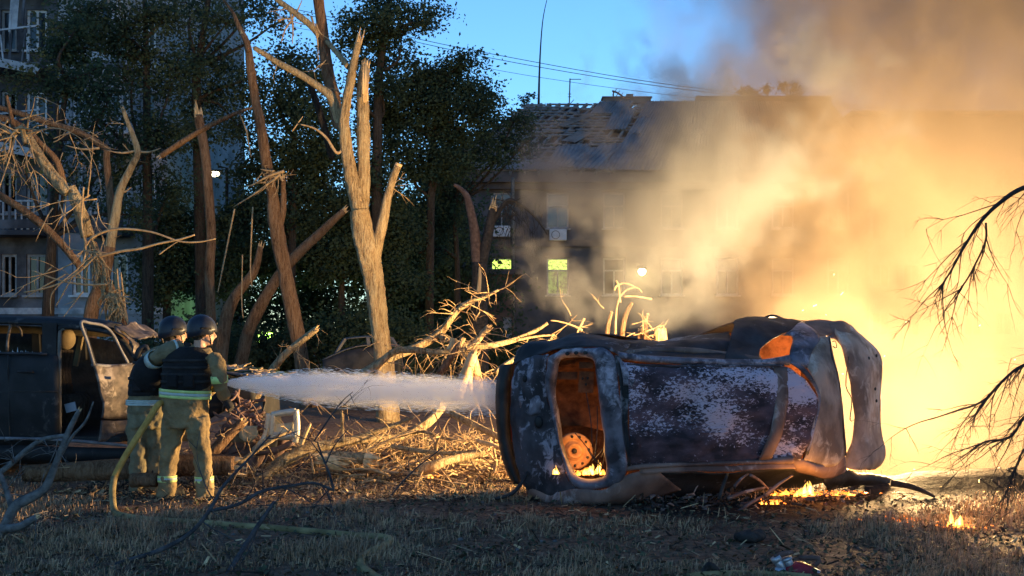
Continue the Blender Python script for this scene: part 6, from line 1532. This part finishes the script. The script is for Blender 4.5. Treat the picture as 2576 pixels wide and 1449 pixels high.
    for q in (-1, 1): rb.tube([hc + Mh @ Vector((q * .122, -.05, .0)), hc + Mh @ Vector((q * .127, .0, .005)), hc + Mh @ Vector((q * .12, .06, .0))], .01, 6)
    rb.tube([hc + Mh @ Vector((-.03, .128, .06)), hc + Mh @ Vector((0, .14, .055)), hc + Mh @ Vector((.03, .128, .06))], .014, 6); rb.build('helmet_rail', m_glove, he)
    # gloves and boots
    for (wr, d, nrm, curl, ts) in spec['hands']:
        gb = MB(); hand(gb, G(*wr), Vector(d), Vector(nrm), curl, 1.05, ts); cloth('glove', gb, m_glove, root, .007, 0, 2)
    for leg in spec['legs']:
        an = G(*leg[-1]); fx = f.copy(); fx.z = 0; fx.normalize()
        b = MB(); b.tube([Vector((an.x, an.y, .25)), Vector((an.x, an.y, .1)), Vector((an.x, an.y, .05))], [.07, .062, .06], 12)
        b.tube([Vector((an.x, an.y, .05)) - fx * .06, Vector((an.x, an.y, .055)) + fx * .07, Vector((an.x, an.y, .045)) + fx * .17], [.05, .055, .042], 12); b.box(Vector((an.x, an.y, .015)) + fx * .05, (.1, .3, .035), rot=Matrix.Rotation(math.atan2(fx.y, fx.x) - math.pi / 2, 3, 'Z')); cloth('boot', b, m_boot, root, .012, 0, 2)
    return root

firefighter('firefighter in tan trousers and black vest aiming the hose', 10.65, dict(
    feet=466, cloth=m_tan, band=m_band, head=(512, 836, 0), face=Vector((.86, .5, -.05)), lean=8, helmet=(508, 826, 0),
    torso=[(466, 1040, 0, 58, 42), (466, 1008, 0, 60, 44), (468, 970, 0, 60, 42), (474, 925, 0, 62, 42), (482, 893, 0, 58, 38), (492, 874, 0, 38, 30)],
    vest=[(467, 982, 0, 60, 45), (470, 950, 0, 63, 47), (474, 915, 0, 64, 46), (480, 890, 0, 58, 42), (486, 872, 0, 36, 34)],
    legs=[[(440, 1050, .03), (432, 1110, .03), (424, 1160, .03), (417, 1252, .03)], [(494, 1050, -.03), (503, 1110, -.04), (511, 1165, -.04), (516, 1254, -.03)]], legr=[31, 28, 23.5, 22, 23.5],
    arms=[[(536, 895, -.08), (549, 925, -.14), (553, 962, -.12), (565, 1000, .0)], [(446, 905, .1), (455, 960, .25), (505, 985, .3), (535, 978, .2)]], armr=[[19, 20, 18, 15], [19, 19, 17, 14]],
    bands=[(466, 990, 0, 64, 46, 22, .06), (420.5, 1203, .03, 23.5, 23.5, 16, 0), (513.5, 1205, -.035, 23.5, 23.5, 16, 0)],
    sleeve_bands=[((551, 945, -.125), (553, 963, -.12), 20.5, 0)],
    hands=[((567, 1005, .0), (.45, .3, -.8), (-.6, .6, 0), .7, 1), ((533, 978, .2), (1, -.2, .25), (0, -.3, 1), .9, -1)]), 'firefighters')
firefighter('firefighter in olive turnout gear half hidden behind the hose man', 10.98, dict(
    feet=372, cloth=m_tan2, band=m_band2, head=(440, 838, 0), face=Vector((.8, .55, 0)), lean=16, helmet=(435, 828, 0),
    torso=[(372, 1040, 0, 50, 40), (374, 1005, 0, 52, 42), (380, 965, 0, 52, 42), (392, 920, 0, 52, 42), (405, 890, 0, 46, 36), (418, 872, 0, 30, 26)],
    vest=[(374, 995, 0, 52, 44), (380, 960, 0, 55, 46), (390, 920, 0, 54, 46), (402, 892, 0, 42, 38)], pack=(374, 940, -.16, 40),
    legs=[[(350, 1045, 0), (346, 1100, 0), (348, 1160, .0), (345, 1242, .03)], [(394, 1045, .05), (398, 1100, .05), (396, 1160, .08), (388, 1240, .08)]], legr=[29, 26, 22, 21, 21.5],
    arms=[[(388, 905, -.18), (405, 892, -.3), (432, 876, -.36), (455, 872, -.3)], [(430, 895, .2), (450, 940, .3), (480, 980, .3), (500, 985, .25)]], armr=[[21, 20, 18, 15], [19, 18, 16, 13]],
    bands=[(373, 1011, 0, 54.5, 44.5, 14, .0)],
    sleeve_bands=[((384, 909, -.2), (394, 901, -.25), 23, 1), ((436, 875, -.36), (442, 874, -.345), 19.5, 1)],
    hands=[((456, 872, -.3), (1, .3, .0), (0, .5, -1), .25, 1), ((500, 985, .25), (1, -.1, 0), (0, -.3, 1), .9, -1)]), 'firefighters')

# ------------------------------------------------------------------ hose, nozzle, coupling
m_hose = pm('yellow_hose', (.34, .19, .04), (.5, .3, .08), 14, .75, .4, 120)
m_hose2 = pm('dusty_yellow_hose', (.15, .11, .045), (.36, .27, .12), 5, .8, .4, 120)
hs = thing('fire_hose', 'yellow fire hose dropping from the waist of the firefighters and snaking over grass', 'hose', gnd(600, 1322))
mb = MB(); mb.tube(A((545, 972, 10.8), (505, 992, 10.95), (455, 1012, 10.86), (415, 1012, 10.62), (396, 1020, 10.5), (372, 1058, 10.45), (335, 1115, 10.4), (305, 1165, 10.35), (288, 1200, 10.3)), .031, 12, sub=6); mb.build('held_hose', m_hose, hs)
g1 = lambda x, y: gnd(x, y, .012)
mb = MB(); mb.tube([at(288, 1200, 10.3), at(283, 1230, 10.2), at(284, 1260, 10.1), g1(290, 1288), g1(320, 1300), g1(380, 1309)], .031, 12, sub=6); mb.build('dropping_hose', m_hose2, hs)
mb = MB(); mb.tube([g1(380, 1309), g1(450, 1312), g1(520, 1317), g1(600, 1323), g1(700, 1330), g1(800, 1339), g1(900, 1348), g1(958, 1351), g1(981, 1358), g1(972, 1370), g1(938, 1386), g1(912, 1404), g1(908, 1420), g1(922, 1436), g1(955, 1458), g1(1010, 1480)], .031, 12, sub=6); mb.build('ground_hose', m_hose2, hs)
nz = thing('hose_nozzle', 'dark fire hose nozzle held in gloved hands', 'nozzle', at(553, 968, 10.8))
mb = MB(); mb.tube(A((540, 974, 10.8), (552, 968, 10.8), (558, 965, 10.78)), [.032, .028, .03], 12); mb.build('barrel', m_glove, nz)
mb = MB(); mb.tube(A((557, 965.5, 10.78), (565, 962, 10.77)), [.032, .036], 12, sub=1); mb.build('tip', M['black'], nz)
mb = MB(); mb.tube(A((548, 972, 10.8), (549, 990, 10.8)), .016, 8, sub=1); mb.build('grip', m_glove, nz)
# second hose and the dividing coupling at the lower right
mb = MB(); mb.tube([g1(1730, 1452), g1(1800, 1446), g1(1880, 1446), g1(1960, 1448), g1(2040, 1455)], .03, 12, sub=4); tag(mb.build('yellow_hose', m_hose2), 'yellow hose end lying at the bottom edge beside the red coupling', 'hose')
def coupling():
    m_red = pm('red_painted_metal', (.22, .012, .02), (.34, .025, .035), 12, .45, .2); m_al = pm('worn_aluminium', (.36, .37, .4), (.55, .56, .6), 14, .4, .2, metal=.6)
    c = lambda x, y, h=0: gnd(x, y, h)
    Y = 7.42; P = lambda x, y: at(x, y, Y)
    root = thing('hose_divider', 'red and silver hose divider with levers lying in the grass', 'coupling', (P(2005, 1440).x, Y, 0))
    mb = MB(); mb.tube([P(1985, 1452), P(2008, 1438), P(2040, 1445)], [.07, .075, .06], 14); mb.ball(P(2012, 1440), (.09, .07, .065)); cloth('body', mb, m_red, root, .008, 0, 2)
    for a, b in (((1975, 1442), (1950, 1400)), ((1990, 1428), (1978, 1402)), ((2045, 1448), (2052, 1430))):
        mb = MB(); mb.tube([P(*a), P(*b)], [.028, .03], 12, sub=2); mb.tube([P(*b) - (P(*b) - P(*a)) * .25, P(*b)], [.036, .036], 12, sub=1); mb.build('outlet', m_al, root)
    for a, b, t in (((1948, 1402), (1968, 1394), (1996, 1388)), ((2048, 1424), (2060, 1404), (2010, 1402))):
        mb = MB(); mb.tube([P(*a), P(*b), P(*t)], [.018, .02, .014], 8); mb.build('lever', M['rust_metal'], root)
    mb = MB(); mb.tube([P(1952, 1445), P(1975, 1440)], [.05, .05], 14, sub=1); mb.build('collar', m_al, root)
    mb = MB(); mb.tube([P(2044, 1440), P(2050, 1462)], [.05, .05], 14, sub=1); mb.build('collar', m_al, root)
coupling()
mb = MB(); q = gnd(1885, 1362); mb.ball(q + Vector((0, 0, .04)), (.13, .09, .05), 0, 10, 6); mb.ball(q + Vector((.08, .02, .05)), (.06, .05, .05), 0, 8, 5); o = cloth('charred_lump', mb, M['char'], None, .012, .03, 1); tag(o, 'charred black lump lying in the grass below the car', 'lump')
mb = MB(); q = gnd(1785, 1449); mb.tube([q + Vector((-.05, 0, 0)), q + Vector((0, 0, .07)), q + Vector((.06, 0, .03))], [.02, .03, .015], 8); tag(mb.build('charred_chip', M['char']), 'small charred chip on the yellow hose end', 'chip')

# ------------------------------------------------------------------ fire
def point(parent, p, e, r, col=(1, .45, .1)):
    l = bpy.data.lights.new('fire_light', 'POINT'); l.energy = e * (1 if e > 100 else .7); l.color = col; l.shadow_soft_size = r
    o = bpy.data.objects.new('fire_light', l); COL.objects.link(o); o.parent = parent; o.location = Vector(p) - WL[parent.name]
def flame_mesh(name, p, h, wd, parent, m, rng):
    """several thin bent tongues; they overlap, so the heart is brightest"""
    mb = MB(); n = 7; k = 9
    for q in range(8):
        ph = rng.uniform(0, 6); ox, oy = rng.gauss(0, wd * .45), rng.gauss(0, wd * .3); hh = h * rng.uniform(.35, 1.0) * (1 - .5 * min(1, abs(ox) / wd)); w0 = wd * rng.uniform(.22, .45); vs = []
        for i in range(k):
            t = i / (k - 1); r = w0 * math.sin(math.pi * min(1, .15 + t * .84)) ** .8 * (1 - t * .45) + .0006
            cx = ox * (1 - .5 * t) + math.sin(t * 5 + ph) * w0 * .8 * t; cy = oy + math.cos(t * 4 + ph) * w0 * .4 * t
            for j in range(n):
                a = 2 * math.pi * j / n; rr = r * (1 + .25 * math.sin(2 * a + t * 6 + ph))
                vs.append(Vector(p) + Vector((cx + rr * math.cos(a), cy + rr * math.sin(a) * .7, hh * t)))
        mb.add(vs, [(i * n + j, i * n + (j + 1) % n, (i + 1) * n + (j + 1) % n, (i + 1) * n + j) for i in range(k - 1) for j in range(n)])
    return mb.build(name, m, parent)
def fire(label, p, flames, energy, seed, embers=0, er=.15, lz=.12, lr=.06, m=None):
    rng = random.Random(seed); p = Vector(p)
    root = thing('small_fire', label, 'fire', p, 'small fires')
    for dx, dy, h, wd in flames: flame_mesh('flame', p + Vector((dx, dy, -.01)), h, wd, root, M['flame_core'] if h > .09 else M['flame'], rng)
    if embers:
        eb = MB()
        for k in range(embers):
            q = p + Vector((rng.gauss(0, er), rng.gauss(0, er * .5), rng.uniform(0, .03))); d = Vector((rng.uniform(-1, 1), rng.uniform(-1, 1), rng.uniform(-.2, .4))) * rng.uniform(.005, .022)
            eb.tube([q - d, q + d], rng.uniform(.002, .005), 5, sub=1)
        tag(eb.build('embers', M['ember'], root, False), kind='stuff')
    if energy: point(root, p + Vector((0, -.05, lz)), energy, lr)
    return root
fire('small bright fire burning alone on the grass at the right', gnd(2402, 1326) , [(-.03, 0, .2, .04), (.04, .02, .14, .045), (0, -.02, .09, .07), (.1, 0, .06, .04), (.16, 0, .04, .03)], 3, 1, 60, .12)
e1 = fire('glowing grass embers left of the lone fire', gnd(2270, 1312), [], .6, 2, 70, .1, .08)
fire('brightest flames under the front door of the car', CC(1990, 1160, -.05), [(0, 0, .2, .06), (-.07, 0, .09, .05), (-.2, .05, .06, .06), (-.12, -.06, .07, .03), (-.3, 0, .05, .05), (-.05, -.1, .05, .03), (.06, 0, .05, .04)], 5, 3, 110, .15)
fire('row of tiny flames on the ground below the car', CC(1780, 1212, -.22), [(0, 0, .05, .022), (-.05, 0, .03, .014), (.05, 0, .05, .02), (-.09, 0, .04, .016)], .4, 4, 16, .08)
fire('low embers glowing beneath the fallen sill', CC(2230, 1160, .05), [(0, 0, .05, .05), (-.1, 0, .035, .035), (.07, 0, .04, .04)], 1.5, 5, 60, .12)
fire('flames inside the rear window beside the wheel', CC(700, 1035, .42), [(.03, -.04, .13, .06), (-.03, -.06, .09, .05), (.1, 0, .16, .04), (-.09, -.08, .05, .04), (.13, -.05, .09, .03)], 5, 6, 60, .1, .22)
fire('single flame showing through a hole in the tailgate', CC(512, 1035, .42), [(0, 0, .12, .035), (.01, -.01, .06, .02)], 0, 7, 0, .1, .05)
fire('hidden flame added behind the sagged upper door to light the opening', CC(1830, 330, .85), [(-.3, .2, .12, .05)], 9, 8, 0, .1, .1)  # unseen flame, added as a source for the lamp that lights the opening
def smoulder():
    branch_thing('smouldering_log', 'smouldering log with one glowing end in the litter', [('log', [(1055, 1180, 11.4), (1090, 1172, 11.4), (1120, 1160, 11.5), (1170, 1148, 11.7), (1218, 1138, 11.8)], [14, 14, 11, 10, 8], M['bark'], False)], 'log', None, 4, 99)
smoulder()
fire('tiny glow at the end of the smouldering log', at(1088, 1200, 11.3), [(0, 0, .03, .02), (-.04, 0, .02, .014)], .5, 9, 14, .05)
# the main blaze behind the car
def blaze():
    rng = random.Random(21)
    root = thing('main_blaze', 'main blaze behind the car hidden in glowing smoke', 'fire', (5.2, 14.2, 0))
    for k in range(16):
        x = rng.uniform(3.2, 4.6); y = rng.uniform(13.0, 14.6)
        flame_mesh('flame', (x, y, ground_z(x, y) - .02), rng.uniform(.4, .9), rng.uniform(.14, .3), root, M['flame'], rng)
    for p, e, r in BLAZE_AND_FILL: point(root, p, e, r, (1, .65, .28))
BLAZE_AND_FILL = [((4.05, 12.85, .85), 5200, .3), ((6.6, 15.6, .9), 200, .6), ((7.4, 17.0, 3.0), 480, .8), ((9.4, 17.6, 3.8), 1000, .8)]  # lamps past the first are added fill, apart from the flames, brightening the smoke
blaze()
def sparks():
    rng = random.Random(30); mb = MB()
    pts = [(2118, 738), (2050, 768), (2465, 818), (2200, 1110), (2135, 905), (2120, 940), (2150, 960), (2225, 895), (2110, 1010), (2280, 1195), (2600, 600), (2020, 780), (2300, 1180)]
    for x, y in pts + [(rng.uniform(1950, 2560), rng.uniform(650, 1200)) for _ in range(8)]:
        p = at(x, y, rng.uniform(11.8, 13.5)); d = Vector((rng.uniform(-1, 1), 0, rng.uniform(-.4, 1))) * rng.uniform(.008, .025)
        mb.tube([p - d, p + d], .0024, 5, sub=1)
    tag(mb.build('sparks', emis('spark', (1, .6, .2), 8), smooth=False), 'bright sparks flying in the smoke', kind='stuff')
sparks()

# ------------------------------------------------------------------ smoke and water spray as real volumes
class Field:
    def __init__(s, name):
        s.g = bpy.data.node_groups.new(name, 'GeometryNodeTree'); s.g.interface.new_socket('Geometry', in_out='OUTPUT', socket_type='NodeSocketGeometry')
        s.N = s.g.nodes; s.L = s.g.links
        s.pos = s.N.new('GeometryNodeInputPosition').outputs[0]
        sp = s.N.new('ShaderNodeSeparateXYZ'); s.L.new(s.pos, sp.inputs[0]); s.x, s.y, s.z = sp.outputs
    def put(s, sock, v):
        if isinstance(v, (int, float)): sock.default_value = v
        elif isinstance(v, (tuple, list)): sock.default_value = v
        else: s.L.new(v, sock)
    def m(s, op, a, b=0.0, c=0.0):
        n = s.N.new('ShaderNodeMath'); n.operation = op
        s.put(n.inputs[0], a); s.put(n.inputs[1], b); s.put(n.inputs[2], c); return n.outputs[0]
    def add(s, *a):
        r = a[0]
        for b in a[1:]: r = s.m('ADD', r, b)
        return r
    def mul(s, *a):
        r = a[0]
        for b in a[1:]: r = s.m('MULTIPLY', r, b)
        return r
    def lin(s, a, k, b): return s.m('MULTIPLY_ADD', a, k, b)
    def step(s, v, a, b):             # smooth 0..1 as v goes a..b
        n = s.N.new('ShaderNodeMapRange'); n.interpolation_type = 'SMOOTHSTEP'
        s.put(n.inputs['Value'], v); n.inputs['From Min'].default_value = min(a, b); n.inputs['From Max'].default_value = max(a, b)
        if a > b: n.inputs['To Min'].default_value = 1; n.inputs['To Max'].default_value = 0
        return n.outputs[0]
    def noise(s, scale, detail=4, rough=.55, stretch=(1, 1, 1), off=(0, 0, 0), dist=0.0):
        mp = s.N.new('ShaderNodeVectorMath'); mp.operation = 'MULTIPLY_ADD'; s.L.new(s.pos, mp.inputs[0]); mp.inputs[1].default_value = stretch; mp.inputs[2].default_value = off
        n = s.N.new('ShaderNodeTexNoise'); n.inputs['Scale'].default_value = scale; n.inputs['Detail'].default_value = detail; n.inputs['Roughness'].default_value = rough; n.inputs['Distortion'].default_value = dist
        s.L.new(mp.outputs[0], n.inputs['Vector']); return n.outputs[0]
    def dist2(s, cx, cy, ky=1.0):
        a = s.m('SUBTRACT', s.x, cx); b = s.mul(s.m('SUBTRACT', s.y, cy), ky); return s.m('SQRT', s.add(s.mul(a, a), s.mul(b, b)))
    def finish(s, name, dens, lo, hi, vox, mat, label):
        vc = s.N.new('GeometryNodeVolumeCube'); s.L.new(dens, vc.inputs['Density'])
        vc.inputs['Min'].default_value = lo; vc.inputs['Max'].default_value = hi
        for k, a, b in zip(('Resolution X', 'Resolution Y', 'Resolution Z'), lo, hi): vc.inputs[k].default_value = int((b - a) / vox)
        sm = s.N.new('GeometryNodeSetMaterial'); sm.inputs['Material'].default_value = mat
        go = s.N.new('NodeGroupOutput'); s.L.new(vc.outputs[0], sm.inputs[0]); s.L.new(sm.outputs[0], go.inputs[0])
        v = bpy.data.volumes.new(name); o = bpy.data.objects.new(name, v); COL.objects.link(o); v.materials.append(mat)
        o.modifiers.new('density', 'NODES').node_group = s.g
        return tag(o, label, kind='stuff')
def vol_mat(name, col, dens, aniso=0.0):
    mt = bpy.data.materials.new(name); mt.use_nodes = True; n = mt.node_tree; n.nodes.clear()
    o = n.nodes.new('ShaderNodeOutputMaterial'); p = n.nodes.new('ShaderNodeVolumePrincipled')
    p.inputs['Color'].default_value = (*col, 1); p.inputs['Density'].default_value = dens; p.inputs['Anisotropy'].default_value = aniso
    n.links.new(p.outputs[0], o.inputs['Volume']); return mt
def smoke():
    f = Field('smoke_density')
    n1 = f.noise(.72, 6, .6, (1.0, 1.0, .85), (3.1, 0, 0), .7)
    n2 = f.noise(2.1, 4, .6, (1, 1, .85), (0, 7, 0), .4)
    nn = f.add(f.mul(n1, .68), f.mul(n2, .32))                        # about .5
    # broad plume at the right, out of the crater, thinner where the fire itself burns
    dR = f.m('DIVIDE', f.dist2(f.lin(f.z, .22, 5.9), f.lin(f.z, .1, 16.0)), f.lin(f.z, .46, 3.1))
    mR = f.step(dR, 1.25, .3)
    ax = f.m('SUBTRACT', f.x, 4.05); ay = f.m('SUBTRACT', f.y, 12.85); az = f.m('SUBTRACT', f.z, .85)
    pocket = f.step(f.m('SQRT', f.add(f.mul(ax, ax), f.mul(ay, ay), f.mul(az, az))), .7, 2.6)
    R_ = f.mul(f.step(f.add(mR, f.lin(nn, 2.8, -1.4)), .35, 1.05), f.step(mR, 0, .2), pocket, .55)
    f.finish('smoke', R_, (1.5, 12.2, -.5), (13, 20, 10), .08, vol_mat('brown_smoke', (.3, .25, .2), 1.0, .0), 'broad bank of tan smoke lit orange by the fire at the right')
    # paler billow of steam and smoke rising from behind the car
    f = Field('steam_density')
    n1 = f.noise(.85, 6, .6, (1.0, 1.0, .85), (3.1, 0, 0), .7)
    n2 = f.noise(2.5, 5, .65, (1, 1, .85), (0, 7, 0), .4)
    nn = f.add(f.mul(n1, .58), f.mul(n2, .42))
    dL = f.m('DIVIDE', f.dist2(f.lin(f.z, .36, 1.0), f.lin(f.z, .15, 13.0), 1.5), f.lin(f.z, .46, .95))
    mL = f.mul(f.step(dL, 1.25, .25), f.step(f.z, 1.25, 2.1), f.step(f.z, 6.3, 3.2))
    ax = f.m('SUBTRACT', f.x, 4.05); ay = f.m('SUBTRACT', f.y, 12.85); az = f.m('SUBTRACT', f.z, .85)
    pocket = f.step(f.m('SQRT', f.add(f.mul(ax, ax), f.mul(ay, ay), f.mul(az, az))), 1.6, 3.8)
    L_ = f.mul(pocket, f.step(f.add(mL, f.lin(nn, 6.0, -3.16)), .45, .88), f.step(mL, .05, .4), 1.6)
    f.finish('smoke', L_, (-1.2, 11.7, 1.1), (8, 16, 8), .06, vol_mat('pale_smoke', (.185, .195, .215), 1.0, .0), 'paler billowing smoke rising behind the overturned car')
smoke()
def spray():
    f = Field('spray_density')
    a = at(566, 962, 10.77); b = at(1262, 997, 10.95)
    dx, dy, dz = (b - a)
    t = f.m('DIVIDE', f.m('SUBTRACT', f.x, a.x), dx)
    cy = f.lin(t, dy, a.y); cz = f.lin(t, dz, a.z)
    u = f.m('SUBTRACT', f.y, cy); v = f.m('SUBTRACT', f.z, cz)
    r = f.m('SQRT', f.add(f.mul(u, u), f.mul(v, v)))
    rad = f.add(f.mul(f.m('POWER', f.m('MAXIMUM', f.m('MINIMUM', f.mul(t, 3.0), 1), 0), .75), .165), .012)
    q = f.m('DIVIDE', r, rad)
    st = f.add(f.mul(f.noise(9, 4, .65, (.08, 1, 1.6)), .7), f.mul(f.noise(14, 3, .6, (.5, 1, 1)), .3))
    q = f.add(q, f.lin(st, 1.5, -.7))
    d = f.mul(f.step(q, 1.12, .55), f.step(t, -.002, .004), f.step(t, 1.02, .99), f.lin(st, 5.0, -1.75), f.m('DIVIDE', .16, f.m('MAXIMUM', rad, .05)))
    d = f.m('MAXIMUM', d, 0)
    f.finish('water_spray', d, (a.x - .02, 10.5, a.z - .42), (b.x + .05, 11.25, a.z + .26), .016, vol_mat('water_spray', (.995, .985, .98), 13, .0), 'white water spray shooting from the hose at the car')
    rng = random.Random(41); mb = MB(); ax = (b - a).normalized()
    for k in range(5200):
        tt = rng.random(); rr = (.012 + .165 * min(1, tt * 3) ** .75) * (.4 + .75 * rng.random() ** .6); an = rng.uniform(0, 6.28)
        p = a.lerp(b, tt) + Vector((0, math.cos(an), math.sin(an))) * rr - Vector((0, 0, .03 * tt * tt * (rng.random() < .3)))
        L = ax * rng.uniform(.008, .04) + Vector((0, 0, rng.uniform(-.002, .001))); e = Vector((0, rng.uniform(.4, 1), rng.uniform(.4, 1))) * rng.uniform(.0008, .0022)
        e2 = Vector((0, -e.z, e.y))
        mb.add([p - L, p + e, p + e2, p - e, p - e2, p + L], [(0, 1, 2), (0, 2, 3), (0, 3, 4), (0, 4, 1), (5, 2, 1), (5, 3, 2), (5, 4, 3), (5, 1, 4)])
    m_dr, nt, bb = mat_base('water_droplet'); bb.inputs['Base Color'].default_value = (.95, .95, .96, 1); bb.inputs['Roughness'].default_value = .15
    tag(mb.build('water_droplets', m_dr, smooth=False), 'water droplets flying in the spray', kind='stuff')
spray()
